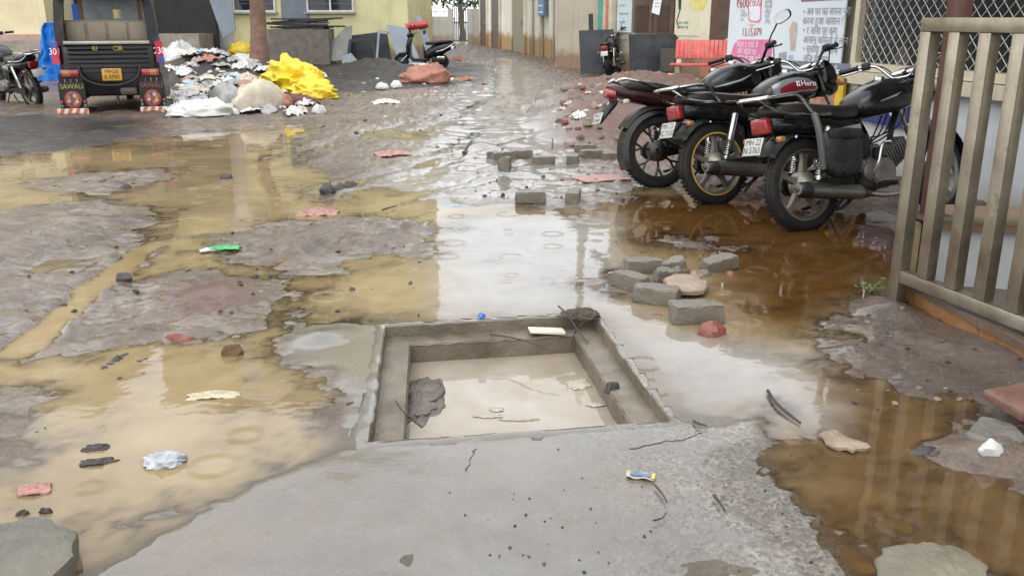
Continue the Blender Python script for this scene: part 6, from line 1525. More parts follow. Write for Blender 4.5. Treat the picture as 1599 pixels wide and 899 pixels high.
lb = MB().box((0, 0, 0.55), (1.85, 0.9, 1.1)).build('ledge', pm('brown_ledge', (0.13, 0.115, 0.10), 0.7, var=0.3, dirt=0.4), None, smooth=False); lb.location = (tb.x + 0.95, 28.7, 0); tag(lb, 'low brown masonry ledge carrying the stacked dark timber', 'ledge')

# ---- scooter, facing left (local: x forward, y left)
sp_ = gp(690, 108)
sc_ = thing('scooter', 'black scooter parked sideways in front of the grey steel panels', 'scooter', (sp_.x, sp_.y, 0), (0, 0, R(172)))
sc_.scale = (0.98, 0.98, 0.98)
def swheel(cx):
    w_ = MB().lathe([(0.125, -0.04), (0.14, -0.048), (0.19, -0.045), (0.215, -0.02), (0.215, 0.02), (0.19, 0.045), (0.14, 0.048), (0.125, 0.04)], (cx, 0, 0.215), (0, 1, 0), 24, closed=True).build('wheel', RUBBER, sc_)
    MB().lathe([(0.02, -0.05), (0.06, -0.045), (0.128, -0.03), (0.128, 0.03), (0.06, 0.045), (0.02, 0.05)], (cx, 0, 0.215), (0, 1, 0), 18).build('rim', ALLOYB, w_)
swheel(0.0); swheel(1.22)
MB().loft([sring(-0.38, 0.70, 0.06, 0.04), sring(-0.32, 0.68, 0.12, 0.10), sring(-0.05, 0.58, 0.17, 0.16), sring(0.25, 0.50, 0.17, 0.18), sring(0.42, 0.42, 0.13, 0.16), sring(0.48, 0.40, 0.09, 0.12)]).build('rear_body', BLACKP, sc_, ang=60)
MB().loft([sring(-0.34, 0.79, 0.09, 0.03, 3), sring(-0.28, 0.80, 0.13, 0.05, 3), sring(0.0, 0.78, 0.15, 0.055, 3), sring(0.20, 0.745, 0.15, 0.055, 3), sring(0.42, 0.735, 0.11, 0.05, 3), sring(0.47, 0.735, 0.07, 0.03, 3)]).build('seat', SEATM, sc_, ang=60)
MB().loft([sring(0.40, 0.27, 0.14, 0.05, 4), sring(0.60, 0.25, 0.17, 0.045, 4), sring(0.86, 0.26, 0.16, 0.05, 4), sring(0.93, 0.34, 0.16, 0.05, 4)]).build('floorboard', BLACKM, sc_)
MB().loft([[Vector((x_ + dx, y_, z_)) for dx, y_ in ((0.0, -hw), (0.07, -hw * 0.6), (0.09, 0), (0.07, hw * 0.6), (0.0, hw), (-0.03, hw * 0.9), (-0.03, -hw * 0.9))] for x_, z_, hw in ((0.93, 0.30, 0.15), (0.98, 0.45, 0.20), (0.98, 0.65, 0.20), (0.94, 0.82, 0.16), (0.91, 0.92, 0.10))]).build('leg_shield', BLACKP, sc_, ang=60)
MB().loft([sring(0.82, 0.97, 0.06, 0.05), sring(0.88, 0.98, 0.13, 0.07), sring(0.98, 0.96, 0.10, 0.075), sring(1.03, 0.95, 0.05, 0.04)]).build('handlebar_cowl', BLACKP, sc_, ang=60)
MB().loft([sring(0.98, 0.40, 0.05, 0.05), sring(1.10, 0.45, 0.09, 0.05), sring(1.28, 0.43, 0.08, 0.04), sring(1.44, 0.28, 0.05, 0.03)]).build('front_mudguard', BLACKP, sc_, ang=60)
for s in (-1, 1):
    MB().tube([(0.90, s * 0.10, 0.99), (0.84, s * 0.34, 1.02)], 0.018, 8).build('handlebar', BLACKM, sc_)
    ms = MB().tube(pts_smooth([(0.88, s * 0.17, 1.01), (0.89, s * 0.19, 1.13), (0.86, s * 0.24, 1.20)]), 0.007, 6).build('mirror_stem', BLACKM, sc_)
    MB().sphere((0.86, s * 0.26, 1.23), (0.015, 0.06, 0.045)).build('mirror_shell', BLACKM, ms)
    MB().tube([(1.0, s * 0.06, 0.42), (1.22, s * 0.06, 0.21)], 0.018, 8).build('fork_leg', CHROME, sc_)
    MB().tube(pts_smooth([(0.12, s * 0.185, 0.50), (-0.1, s * 0.19, 0.56), (-0.36, s * 0.15, 0.70), (-0.44, 0.0, 0.76)]), 0.013, 7).build('grab_rail', CHROME, sc_)
MB().rbox((0.05, 0.14, 0.26), (0.42, 0.12, 0.20), 0.05).build('engine_cover', BLACKM, sc_); MB().rbox((-0.02, 0.205, 0.33), (0.22, 0.02, 0.09), 0.01).build('cover_badge', CHROME, sc_)
MB().rbox((-0.40, 0, 0.63), (0.05, 0.16, 0.10), 0.02).build('tail_lamp', REDL, sc_); MB().rbox((-0.36, 0.13, 0.62), (0.08, 0.05, 0.09), 0.02).build('reflector', WHITE_P, sc_)
MB().tube(pts_smooth([(0.45, 0.12, 0.22), (0.42, 0.2, 0.12), (0.40, 0.26, 0.02)]), 0.012, 6).build('side_stand', BLACKM, sc_)

# ---- leaning black boards by the parked motorcycle
def board(label, pxs, yb_, back=0.25):
    return leaning('black_board', label, pxs, yb_, 0.05, pm('black_board', (0.011, 0.014, 0.018), 0.5, var=0.4, vscale=1.5, dirt=0.12, dirtcol=(0.2, 0.2, 0.2), dscale=3), 'board', back)
board('wide black board leaning on the wall left of the parked motorcycle', [(904, 48), (958, 46), (964, 118), (907, 117)], 23.6)
board('large black board leaning under the shop window, right of the parked motorcycle', [(982, 54), (1055, 54), (1062, 62), (1064, 124), (984, 125)], 21.35, 0.1)
board('narrow black post standing above the left black board', [(919, 22), (926, 22), (927, 60), (920, 60)], 24.2, 0.05)
gb = gp(1047, 128); MB_ = MB().loft([rsec(0.0, -0.15, 0.15, 0, 0.5, 0.03), rsec(0.25, -0.15, 0.15, 0, 0.5, 0.03)]); ob = MB_.build('storage_crate', pm('olive_crate', (0.06, 0.062, 0.05), 0.6, dirt=0.3), None); ob.location = (gb.x - 0.15, gb.y - 0.4, 0.25); tag(ob, 'dull olive crate in front of the large black board', 'crate')

# ---- red bench
bn = gp(1094, 137)
bench = thing('garden_bench', 'red slatted bench with cast cream legs beside the shop', 'bench', (bn.x, bn.y, 0.0), (0, 0, R(-14)))
REDB = pm('bench_red', (0.46, 0.06, 0.045), 0.45, var=0.25, vscale=5, dirt=0.3, dirtcol=(0.42, 0.28, 0.22), dscale=7)
LEGM = pm('bench_cream', (0.40, 0.38, 0.30), 0.6, var=0.15, dirt=0.3)
for s in (-1, 1):
    lg = MB(); x_ = s * 0.5
    lg.loft([[Vector((x_ + dx, y_ + dy, z_)) for dx, dy in ((-0.05, -hw), (0.05, -hw), (0.05, hw), (-0.05, hw))] for y_, z_, hw in ((-0.18, 0.0, 0.06), (-0.13, 0.15, 0.045), (-0.16, 0.30, 0.05), (-0.2, 0.44, 0.07))])
    lg.loft([[Vector((x_ + dx, y_ + dy, z_)) for dx, dy in ((-0.05, -hw), (0.05, -hw), (0.05, hw), (-0.05, hw))] for y_, z_, hw in ((0.22, 0.0, 0.07), (0.16, 0.2, 0.045), (0.20, 0.44, 0.06), (0.27, 0.70, 0.05), (0.33, 0.93, 0.04), (0.33, 1.0, 0.03))])
    lg.box((x_, 0.0, 0.42), (0.1, 0.46, 0.06)); lg.build('leg', LEGM, bench)
for k in range(5): MB().rbox((0, -0.23 + k * 0.10, 0.475), (1.32, 0.085, 0.04), 0.008).build('seat_slat', REDB, bench)
for k in range(13): MB().rbox((-0.54 + k * 0.09, 0.235, 0.78), (0.082, 0.035, 0.40), 0.008, (R(-16), 0, 0)).build('back_slat', REDB, bench)
# silver pipe end and steel drum by the bench
dp = gp(1135, 150); o = MB().cyl((-0.35, 0, 0), (0.35, 0, 0), 0.07, n=16).build('steel_pipe', CHROME, None); o.location = (dp.x, dp.y, 0.45); tag(o, 'short bright steel pipe lying behind the farthest motorcycle tank', 'pipe')
tp_ = gp(1040, 135); soft('tarpaulin', 'ochre plastic sheet lying on top of the mud mound before the bench', 'plastic sheet', 1052, 142, sheet(1.1, 0.6, 0.22, 70, 18), pm('ochre_sheet', (0.42, 0.21, 0.06), 0.5, var=0.2), 0.1, zadd=0.05)

# ================================================================== TREES
LEAFM = pm('leaf', (0.045, 0.085, 0.022), 0.5, var=0.5, vscale=1.2)
LEAFM2 = pm('leaf_light', (0.075, 0.12, 0.03), 0.5, var=0.4, vscale=1.2)
def leaves(n, c, rad, size, seed):
    r_ = np.random.default_rng(seed); cl = r_.normal(0, 1, (max(6, n // 70), 3)); cl /= np.linalg.norm(cl, axis=1)[:, None]; cl *= r_.uniform(0.35, 1, (len(cl), 1)); k = r_.integers(0, len(cl), n)
    P = cl[k] + r_.normal(0, 0.16, (n, 3)); P = P * np.array(rad) + np.array(c)
    a = r_.normal(0, 1, (n, 3)); a /= np.linalg.norm(a, axis=1)[:, None]; b_ = np.cross(a, r_.normal(0, 1, (n, 3))); b_ /= np.linalg.norm(b_, axis=1)[:, None]
    s = size * r_.uniform(0.6, 1.3, (n, 1)); V_ = np.stack([P - a * s, P + b_ * s * 0.45, P + a * s, P - b_ * s * 0.45], 1).reshape(-1, 3)
    mb = MB(); mb.v = [tuple(p) for p in V_]; mb.f = [(4 * i, 4 * i + 1, 4 * i + 2, 4 * i + 3) for i in range(n)]; mb.m = list(map(int, r_.integers(0, 2, n))); return mb
def tree(label, x, y, trunk_r, trunk_h, crown_c, crown_r, n, size, seed, bark):
    t_ = thing('tree', label, 'tree', (x, y, 0)); r_ = random.Random(seed)
    MB().tube([(r_.uniform(-.05, .05) * k, r_.uniform(-.05, .05) * k, trunk_h * k / 5) for k in range(6)], [trunk_r * (1.25 if k == 0 else 1 - 0.08 * k) for k in range(6)], 12).build('trunk', bark, t_)
    for k in range(6):
        a = k * 1.05; e = Vector(crown_c) + Vector((math.cos(a) * crown_r[0] * 0.7, math.sin(a) * crown_r[1] * 0.7, r_.uniform(-0.2, 0.5) * crown_r[2])); s0 = Vector((0, 0, trunk_h * 0.9))
        MB().tube([s0, s0.lerp(e, 0.5) + Vector((0, 0, 0.3)), e], [trunk_r * 0.5, trunk_r * 0.3, trunk_r * 0.1], 7).build('limb', bark, t_)
    leaves(n, crown_c, crown_r, size, seed).build('crown', [LEAFM, LEAFM2], t_, smooth=False, fixn=False)
    return t_
BARK = pm('brown_bark', (0.16, 0.095, 0.065), 0.85, var=0.4, vscale=5, bumpk=0.9, bscale=14, streak=0.4)
tq = at_y(402, 60, 25.5); tree('tree with a reddish brown trunk rising from the rubbish heap', tq.x, tq.y, 0.25, 4.6, (0, 0, 6.6), (2.4, 2.4, 1.6), 3500, 0.12, 5, BARK)
for k, (px, Y, cz, cr) in enumerate(((668, 58, 4.6, (3.0, 2.5, 2.5)), (722, 62, 4.8, (2.8, 2.5, 2.6)), (610, 60, 5.0, (3.4, 2.6, 2.8)))):
    q = at_y(px, 20, Y); tree(('bushy green tree behind the compound wall, next to the yellow house', 'leafy green tree behind the iron gate at the end of the lane', 'dense green tree half hidden behind the yellow house')[k], q.x, Y, 0.2, 3.0, (0, 0, cz), cr, 2600, 0.2, 30 + k, BARK)
# ================================================================== PAVERS, STONES, DEBRIS
PAVER = pm('paver_concrete', (0.128, 0.115, 0.092), 0.4, var=0.25, vscale=14, bumpk=0.5, bscale=90, dirt=0.7, dirtcol=(0.15, 0.11, 0.07), dscale=12)
def paver_mesh(seed, l=0.215, w_=0.108, h_=0.078):
    """concrete block with eased edges and the shallow upright joints of its mould"""
    bm = bmesh.new(); bmesh.ops.create_cube(bm, size=1.0)
    for v in bm.verts: v.co = Vector((v.co.x * l, v.co.y * w_, v.co.z * h_))
    bmesh.ops.subdivide_edges(bm, edges=[e for e in bm.edges if abs((e.verts[0].co - e.verts[1].co).x) > l * 0.9], cuts=7)
    bmesh.ops.subdivide_edges(bm, edges=[e for e in bm.edges if abs((e.verts[0].co - e.verts[1].co).x) < 1e-5], cuts=2, use_grid_fill=True)
    for v in bm.verts:
        k = round((v.co.x / l + 0.5) * 8)
        if k in (2, 5) : v.co.y *= 0.965
    bmesh.ops.bevel(bm, geom=[e for e in bm.edges if e.is_manifold and e.calc_face_angle(0) > 0.8], offset=0.006, segments=2, affect='EDGES')
    r_ = random.Random(seed)
    for q in range(5):          # knocked-off corners
        cx_ = Vector((r_.choice((-1, 1)) * l / 2, r_.choice((-1, 1)) * w_ / 2, r_.choice((-1, 1, 1)) * h_ / 2)); rad_ = r_.uniform(0.012, 0.03)
        for v in bm.verts:
            d_ = (v.co - cx_).length
            if d_ < rad_ * 2: v.co -= cx_.normalized() * (rad_ * 2 - d_) * 0.35
    for v in bm.verts: v.co += Vector((r_.uniform(-1, 1), r_.uniform(-1, 1), r_.uniform(-1, 1))) * 0.0022
    me_ = bpy.data.meshes.new('paver_block'); bm.to_mesh(me_); bm.free(); me_.materials.append(PAVER)
    me_.polygons.foreach_set('use_smooth', [True] * len(me_.polygons)); me_.set_sharp_from_angle(angle=R(40)); return me_
PV = [paver_mesh(k) for k in range(3)] + [paver_mesh(9, 0.12, 0.10, 0.07)] + [paver_mesh(20 + k, 0.20 + 0.01 * k, 0.10, 0.072) for k in range(4)]
def paver(px, py, rz, label, var=0, sc=1.0, tilt=(0, 0), zc=0.036, upright=False, group='loose paver blocks'):
    p = gp(px, py, 0.0); o = link('paver_block', PV[var if var == 3 else (var, 4 + (px % 4))[px % 2]]); o.scale = (sc,) * 3
    o.location = (p.x, p.y, zc * sc + max(0, ground_z(p.x, p.y)) * 0.4); o.rotation_euler = (tilt[0], tilt[1] + (R(90) if upright else 0), R(rz))
    if upright: o.location.z += 0.06 * sc
    tag(o, label, 'paver block', group)
NEARG = 'paver blocks lying in the puddle beside the drain'
paver(1004, 424, 4, 'grey paver block at the back left of the cluster in the puddle', 0, 1.02, group=NEARG)
paver(986, 449, -52, 'grey paver block pointing towards the drain, leftmost of the puddle cluster', 1, 1.05, group=NEARG)
paver(1024, 471, -22, 'grey paver block between the leftmost block and the large front block', 2, 1.12, group=NEARG)
paver(1086, 500, 6, 'large grey paver block beside the red brick lump at the front of the cluster', 0, 1.2, group=NEARG)
paver(1036, 439, 18, 'broken short paver block amid rubble in the puddle cluster', 3, 1.0, (0.05, 0.1), group=NEARG)
paver(1052, 429, -10, 'small tilted paver fragment leaning on rubble behind the tan stone', 3, 1.1, (0.1, -0.25), 0.05, group=NEARG)
paver(1122, 420, 22, 'tilted paver block at the right end of the puddle cluster', 1, 0.98, (0.1, -0.16), 0.035, group=NEARG)
FARG = 'paver blocks standing on the lane edge'
for px, py, rz, lab, var, up in ((770, 250, 5, 'paver block half hidden at the left end of the row on the lane', 3, False), (786, 252, 20, 'paver block in front of the left end of the row on the lane', 1, False), (814, 248, 4, 'paver block at the back of the left row, touching its neighbour', 0, False),
                             (788, 277, 80, 'upright paver block standing alone in front of the left row', 3, True), (849, 258, 2, 'paver block lying alone in the middle of the row on the lane', 2, False), (894, 256, 85, 'paver block seen end-on left of the pair near the motorcycle', 0, False),
                             (914, 240, -5, 'rear paver block of the pair near the far motorcycle wheel', 1, False), (922, 249, 8, 'front paver block of the pair near the far motorcycle wheel', 2, False), (957, 253, -2, 'paver block next to the rear wheel of the farthest motorcycle', 0, False),
                             (828, 316, 3, 'paver block sitting in the puddle edge with its reflection below', 1, False), (895, 315, 82, 'paver block seen end-on at the puddle edge', 2, False)):
    paver(px, py, rz, lab, var, 1.12, (0, 0), 0.04, up, FARG)

def rock(w_, d_, h_, seed, rough=0.25, n=(16, 10), facet=True):
    mb = MB(); mb.sphere((0, 0, 0), 1.0, *n); V_ = np.array(mb.v); r_ = np.random.default_rng(seed)
    for _ in range(9):                                        # chip flat faces off a ball
        d = r_.normal(0, 1, 3); d /= np.linalg.norm(d); k = r_.uniform(0.62, 0.9); q = V_ @ d; V_ = V_ - np.outer(np.clip(q - k, 0, None), d)
    V_ *= (1 + rough * fbm(V_[:, 0] * 1.7 + seed, V_[:, 1] * 1.7 + V_[:, 2], 3, seed))[:, None]
    V_[:, 2] = np.maximum(V_[:, 2], -0.45); V_ *= np.array([w_ / 2, d_ / 2, h_ / 1.2]); mb.v = [tuple(p) for p in V_]; return mb
STONE = pm('grey_stone', (0.115, 0.108, 0.095), 0.55, var=0.35, vscale=9, bumpk=0.7, bscale=40, dirt=0.35)
TANS = pm('tan_stone', (0.25, 0.185, 0.135), 0.4, var=0.25, vscale=8, bumpk=0.5, bscale=40, dirt=0.25)
REDS = pm('red_brick_lump', (0.19, 0.055, 0.04), 0.45, var=0.35, vscale=10, bumpk=0.7, bscale=45, dirt=0.3)
DARKR = pm('dark_stone', (0.035, 0.033, 0.03), 0.5, var=0.3, vscale=9, bumpk=0.6, bscale=40)
def stone(px, py, w_, d_, h_, seed, mat, label, rz=0.0, name='stone', cat='stone', z=0.0, tilt=(0, 0), group=None, ang=30):
    p = gp(px, py); o = rock(w_, d_, h_, seed).build(name, mat, None, ang=ang); o.location = (p.x, p.y, max(ground_z(p.x, p.y), -0.005) + h_ * 0.3 + z - 0.01); o.rotation_euler = (tilt[0], tilt[1], rz); return tag(o, label, cat, group)
def slab_stone(px, py, outline, th, mat, label, name='stone_slab', cat='stone', z=0.02, tilt=(0, 0), seed=0):
    """flat broken slab: outline in pixels on the ground"""
    c = gp(px, py); P = [gp(x, y) - c for x, y in outline]; r_ = random.Random(seed); Q = []
    for i in range(len(P)):
        a, b_ = P[i], P[(i + 1) % len(P)]
        for k in range(4): Q.append(a.lerp(b_, k / 4) + Vector((r_.uniform(-1, 1), r_.uniform(-1, 1), 0)) * 0.006)
    mid = sum(Q, Vector()) / len(Q); rings = []
    for f, zz in ((0.0, th + 0.004), (0.5, th + 0.002), (0.88, th), (0.985, th - 0.008), (1.0, th * 0.5), (0.97, 0.0), (0.0, 0.0)):
        rings.append([mid + (p - mid) * f + Vector((0, 0, zz + (r_.uniform(-1, 1) * 0.003 if 0 < f < 1 else 0))) for p in Q])
    o = MB().loft(rings, caps=False).build(name, mat, None, ang=40); o.location = (c.x, c.y, z); o.rotation_euler = (tilt[0], tilt[1], 0); return tag(o, label, cat)
slab_stone(1070, 455, [(1036, 448), (1052, 440), (1085, 442), (1108, 456), (1100, 466), (1066, 468), (1040, 460)], 0.035, TANS, 'flat tan stone slab lying among the paver blocks in the puddle', seed=1)
stone(1113, 521, 0.145, 0.11, 0.075, 3, REDS, 'reddish brick lump in front of the large paver block', 0.2, 'brick_lump', 'brick')
stone(1058, 432, 0.16, 0.12, 0.075, 5, PAVER, 'grey rubble lump behind the tan slab in the puddle', 0.5)
stone(1085, 432, 0.15, 0.09, 0.05, 6, TANS, 'pale rubble stone right of the tan slab in the puddle', 0.9)
stone(1098, 430, 0.10, 0.07, 0.045, 7, PAVER, 'small grey rubble stone beside the tilted paver block', 0.1)
stone(1140, 428, 0.06, 0.05, 0.03, 8, REDS, 'tiny reddish stone right of the tilted paver block', 0.1)
stone(1026, 492, 0.07, 0.05, 0.03, 9, REDS, 'small dark red stone in the water before the paver blocks', 0.1, z=-0.01)
slab_stone(60, 872, [(-120, 868), (-20, 852), (76, 838), (126, 862), (120, 905), (60, 960), (-140, 960)], 0.075, pm('mossy_block', (0.105, 0.10, 0.078), 0.6, var=0.3, vscale=8, bumpk=0.7, bscale=45, dirt=0.3), 'big dark grey broken block at the bottom left corner', z=0.0, seed=2)
slab_stone(1450, 885, [(1366, 880), (1385, 858), (1440, 853), (1500, 862), (1545, 892), (1530, 930), (1370, 930)], 0.03, pm('mossy_slab', (0.15, 0.135, 0.095), 0.5, var=0.3, vscale=6, bumpk=0.6, bscale=40, dirt=0.5, dirtcol=(0.06, 0.05, 0.035)), 'flat mossy stone slab at the bottom edge of the brown puddle', z=-0.008, seed=3)
slab_stone(1320, 694, [(1278, 682), (1300, 678), (1358, 704), (1330, 708), (1290, 700)], 0.02, TANS, 'thin tan stone flake at the border of the white and brown water', z=0.004, seed=4)
slab_stone(1590, 662, [(1528, 652), (1600, 632), (1680, 640), (1680, 690), (1590, 690)], 0.04, pm('brown_slab', (0.14, 0.07, 0.05), 0.45, var=0.3, vscale=6, bumpk=0.5, bscale=40, dirt=0.3), 'reddish brown flat slab lying on the mud at the right edge', z=0.07, tilt=(0.0, 0.05), seed=5)
slab_stone(1540, 690, [(1502, 700), (1530, 672), (1580, 684), (1600, 710), (1560, 722)], 0.05, STONE, 'dark stone propping the reddish slab at the right edge', z=0.01, seed=6)
stone(1440, 706, 0.12, 0.05, 0.035, 11, DARKR, 'small black lump sticking out of the brown puddle', 0.2)
stone(1462, 711, 0.06, 0.035, 0.02, 12, DARKR, 'tiny black lump next to the small one in the brown puddle', 0.2)
stone(1545, 722, 0.085, 0.06, 0.05, 13, WSACK, 'white lump on the dark mud near the right edge', 0.1, 'foam_lump', 'foam', z=0.01)
stone(196, 446, 0.10, 0.07, 0.06, 14, DARKR, 'dark rock on the mud island at the left', 0.3)
stone(282, 531, 0.17, 0.06, 0.04, 15, REDS, 'dark reddish flat stone on the shore of the left puddle', 0.0)
stone(352, 279, 0.13, 0.08, 0.06, 16, DARKR, 'dark rock standing in the far puddle', 0.2)
stone(513, 303, 0.16, 0.10, 0.09, 17, DARKR, 'dark stone at the end of the mud ridge in the middle puddle', 0.2)
stone(365, 553, 0.10, 0.07, 0.06, 18, pm('coconut_husk', (0.10, 0.055, 0.022), 0.8, var=0.4, bumpk=0.8, bscale=60), 'brown broken husk on the edge of the left puddle', 0.4, 'husk', 'husk')
stone(955, 584, 0.075, 0.05, 0.04, 19, DARKR, 'small dark clod lying on the right ledge of the drain', 0.3, z=-0.06)
# dark ridges of churned mud breaking the water
RIDGE = pm('dark_mud', (0.035, 0.03, 0.026), 0.55, var=0.4, vscale=12, bumpk=0.9, bscale=50)
for k, (px, py, w_) in enumerate(((150, 700, 0.12), (152, 722, 0.16), (72, 800, 0.05), (35, 803, 0.05))):
    soft('mud_clod', ('pale grey clod in the lower left puddle, farther of two', 'dark grey clod in the lower left puddle, nearer of two', 'small stone in the lower left puddle near the big block', 'tiny grey clod by the left edge of the puddle')[k], 'mud clod', px, py, blob(w_ * 0.8, w_ * 0.4, 0.026, 140 + k, 0.5, 2.4, 24, 14), RIDGE, 0.3, zadd=0.012)
def ridge(a, b_, w_, h_, seed, label):
    A, B = gp(*a), gp(*b_); L_ = (B - A).length; n_ = max(6, int(L_ / 0.02)); r_ = random.Random(seed); rings = []
    for k in range(n_ + 1):
        f = k / n_; c = A.lerp(B, f); e = math.sin(math.pi * min(1, max(0.02, f))) ** 0.5; sx = (B - A).normalized(); sy = Vector((-sx.y, sx.x, 0)); ww = w_ * e * r_.uniform(0.6, 1.2); hh = h_ * e * r_.uniform(0.35, 1.2)
        rings.append([c - A + sy * ww * math.cos(q) + Vector((0, 0, hh * math.sin(q) - 0.012)) for q in [math.pi * j / 8 for j in range(9)]] )
    o = MB().loft(rings, caps=True).build('mud_ridge', RIDGE, None, ang=80); o.location = (A.x, A.y, max(0.0, ground_z(A.x, A.y))); tag(o, label, 'mud clod')
ridge((150, 582), (208, 545), 0.025, 0.028, 1, 'longest dark mud ridge in the lower left puddle')
ridge((205, 568), (240, 556), 0.02, 0.02, 2, 'short dark mud ridge right of the longest one in the left puddle')
ridge((168, 597), (205, 585), 0.022, 0.02, 3, 'low dark mud ridge below the longest one in the left puddle')
ridge((218, 592), (232, 572), 0.015, 0.014, 4, 'tiny mud ridge right of the low ridge in the left puddle')
ridge((122, 285), (148, 279), 0.05, 0.035, 5, 'dark mud clod at the left of the tyre-marked far island')
ridge((140, 294), (195, 277), 0.05, 0.045, 6, 'dark tyre-pressed mud ridge across the far island')
ridge((180, 298), (218, 286), 0.05, 0.04, 7, 'dark mud ridge at the right of the tyre-marked far island')
ridge((75, 290), (98, 294), 0.04, 0.03, 8, 'small dark mud clod at the left tip of the far island')
ridge((500, 306), (560, 286), 0.06, 0.06, 9, 'dark mud ridge crossing the middle puddle')
ridge((48, 474), (82, 466), 0.012, 0.016, 10, 'thin dark stick-like mud ridge on the left mud island')
for k in range(4): ridge((50 + 12 * k, 648 - 4 * k), (66 + 14 * k, 705 - 10 * k), 0.012, 0.012, 11 + k, 'curved tyre groove ridge at the left edge of the puddle')
for o in bpy.data.objects:
    if o.name.startswith('mud_ridge') and o['label'].startswith('curved'): o['group'] = 'curved tyre groove ridges'
# red plastic, wrappers, cloth
soft('plastic_scrap', 'wet pink plastic sheet in the middle puddle', 'plastic scrap', 497, 333, sheet(0.30, 0.20, 0.06, 81, 22), PINKP, 0.2)
soft('plastic_scrap', 'torn pink plastic sheet on the mud in front of the yellow tarpaulin', 'plastic scrap', 612, 245, sheet(0.36, 0.30, 0.05, 82, 22), PINKP, 0.4)
soft('plastic_scrap', 'pink plastic sheet pressed into the mud before the farthest motorcycle', 'plastic scrap', 935, 283, sheet(0.45, 0.30, 0.02, 83, 22), PINKP, 0.4)
soft('plastic_bag', 'white plastic bag floating crumpled in the lower left puddle', 'bag', 258, 722, blob(0.14, 0.09, 0.06, 84, 0.34, 1.6, 36, 22), pm('wet_white_bag', (0.34, 0.36, 0.38), 0.25, var=0.12, vscale=20), 0.3, zadd=0.012)
soft('cloth_scrap', 'cream torn cloth strip floating in the left puddle', 'cloth', 333, 618, sheet(0.20, 0.06, 0.025, 85, 24, 3.2, 0.003), pm('cream_cloth', (0.42, 0.37, 0.25), 0.5), 0.15, zadd=0.012)
soft('wrapper', 'green food wrapper lying on the mud shore at the left', 'wrapper', 352, 391, sheet(0.20, 0.09, 0.02, 86, 14, 3.0, 0.002), pm('green_wrapper', (0.03, 0.30, 0.10), 0.3, var=0.5, vscale=25), 0.05, zadd=0.008)
soft('wrapper', 'white end of a torn wrapper next to the green one', 'wrapper', 325, 393, sheet(0.10, 0.06, 0.02, 87, 12, 3.0, 0.002), WSACK, 0.4, zadd=0.008)
soft('wrapper', 'pale blue plastic strip lying flat where the lane meets the puddle', 'wrapper', 710, 321, sheet(0.22, 0.08, 0.02, 88, 14), BLUEP, 0.05)
soft('wrapper', 'pale stained cloth lump on the left edge of the lower puddle', 'cloth', 55, 766, sheet(0.09, 0.06, 0.025, 89, 14), PINKP, 0.3, zadd=0.01)
# blue wrapper on the slab: flat printed strip
wp = gp(1000, 749); wr = thing('wrapper', 'small blue and white sweet wrapper lying on the wet concrete', 'wrapper', (wp.x, wp.y, max(ground_z(wp.x, wp.y), 0) + 0.006), (0, 0, R(-14))); wr.scale = (0.85,) * 3
rows = []
for k in range(13):
    u = -1 + k / 6; zz = 0.004 * math.sin(u * 5) + 0.004; rows.append([Vector((u * 0.052, v_ * (0.022 if abs(u) < 0.85 else 0.024), zz + 0.003 * (1 - v_ * v_))) for v_ in (-1, -0.5, 0, 0.5, 1)] + [Vector((u * 0.052, v_ * 0.022, zz - 0.0015)) for v_ in (1, 0.5, 0, -0.5, -1)])
MB().loft(rows).build('foil', pm('wrapper_white', (0.42, 0.40, 0.34), 0.3, dirt=0.4, dscale=40), wr)
MB().box((0, -0.006, 0.0115), (0.075, 0.020, 0.002)).build('blue_print', pm('wrapper_blue', (0.06, 0.13, 0.28), 0.35, var=0.4, vscale=60), wr, smooth=False)
for s in (-1, 1): MB().box((s * 0.047, 0, 0.0075), (0.012, 0.04, 0.002)).build('yellow_end', pm('wrapper_yellow', (0.58, 0.40, 0.06), 0.35), wr, smooth=False)
# foam board on the pit's back ledge
fb_ = at_y(853, 528, 4.12); fo = thing('foam_piece', 'cream foam slab lying on the back ledge of the drain', 'foam', (fb_.x, 4.10, ZL + 0.012), (R(-6), R(4), R(6)))
MB().rbox((0, 0, 0.006), (0.17, 0.085, 0.014), 0.005, None, 3, 0, 0.003, 4).build('slab', pm('cream_foam', (0.62, 0.55, 0.42), 0.6, var=0.1, bumpk=0.3, bscale=40), fo)
bs_ = at_y(750, 497, 4.2); soft('wrapper', 'tiny crumpled blue wrapper on the far rim of the drain', 'wrapper', 752, 498, blob(0.045, 0.03, 0.025, 90, 0.3, 3, 14, 9), pm('blue_wrap', (0.02, 0.12, 0.40), 0.3), 0.2, zadd=0.015)
# twigs and sticks
TWIG = pm('wet_twig', (0.035, 0.024, 0.016), 0.6, var=0.4, vscale=30)
def twig(label, pts, rad, group=None, name='twig'):
    P = [gp(x, y, z) for x, y, z in pts]; o0 = P[0].copy(); o = MB().tube([p - o0 for p in pts_smooth(P, 4)], [rad * (1 - 0.5 * k / (4 * (len(P) - 1))) for k in range(4 * (len(P) - 1) + 1)], 6).build(name, TWIG, None); o.location = o0; tag(o, label, 'twig', group)
twig('long thin twig lying along the back ledge of the drain', [(765, 522, -0.05), (800, 527, -0.045), (840, 538, -0.04), (872, 550, -0.05)], 0.0045)
twig('twig leaning on the far right corner of the drain', [(872, 478, 0.03), (885, 490, 0.03), (905, 520, -0.03), (918, 535, -0.05)], 0.005)
twig('forked twig hanging into the far right corner of the drain', [(920, 495, 0.02), (900, 515, -0.03), (886, 548, -0.06)], 0.005)
twig('bent twig standing on the left ledge of the drain', [(618, 626, -0.03), (632, 645, -0.05), (660, 668, -0.12)], 0.0035)
twig('black stick floating at the edge of the bright water', [(1199, 610, 0.012), (1215, 632, 0.014), (1250, 660, 0.008)], 0.008)
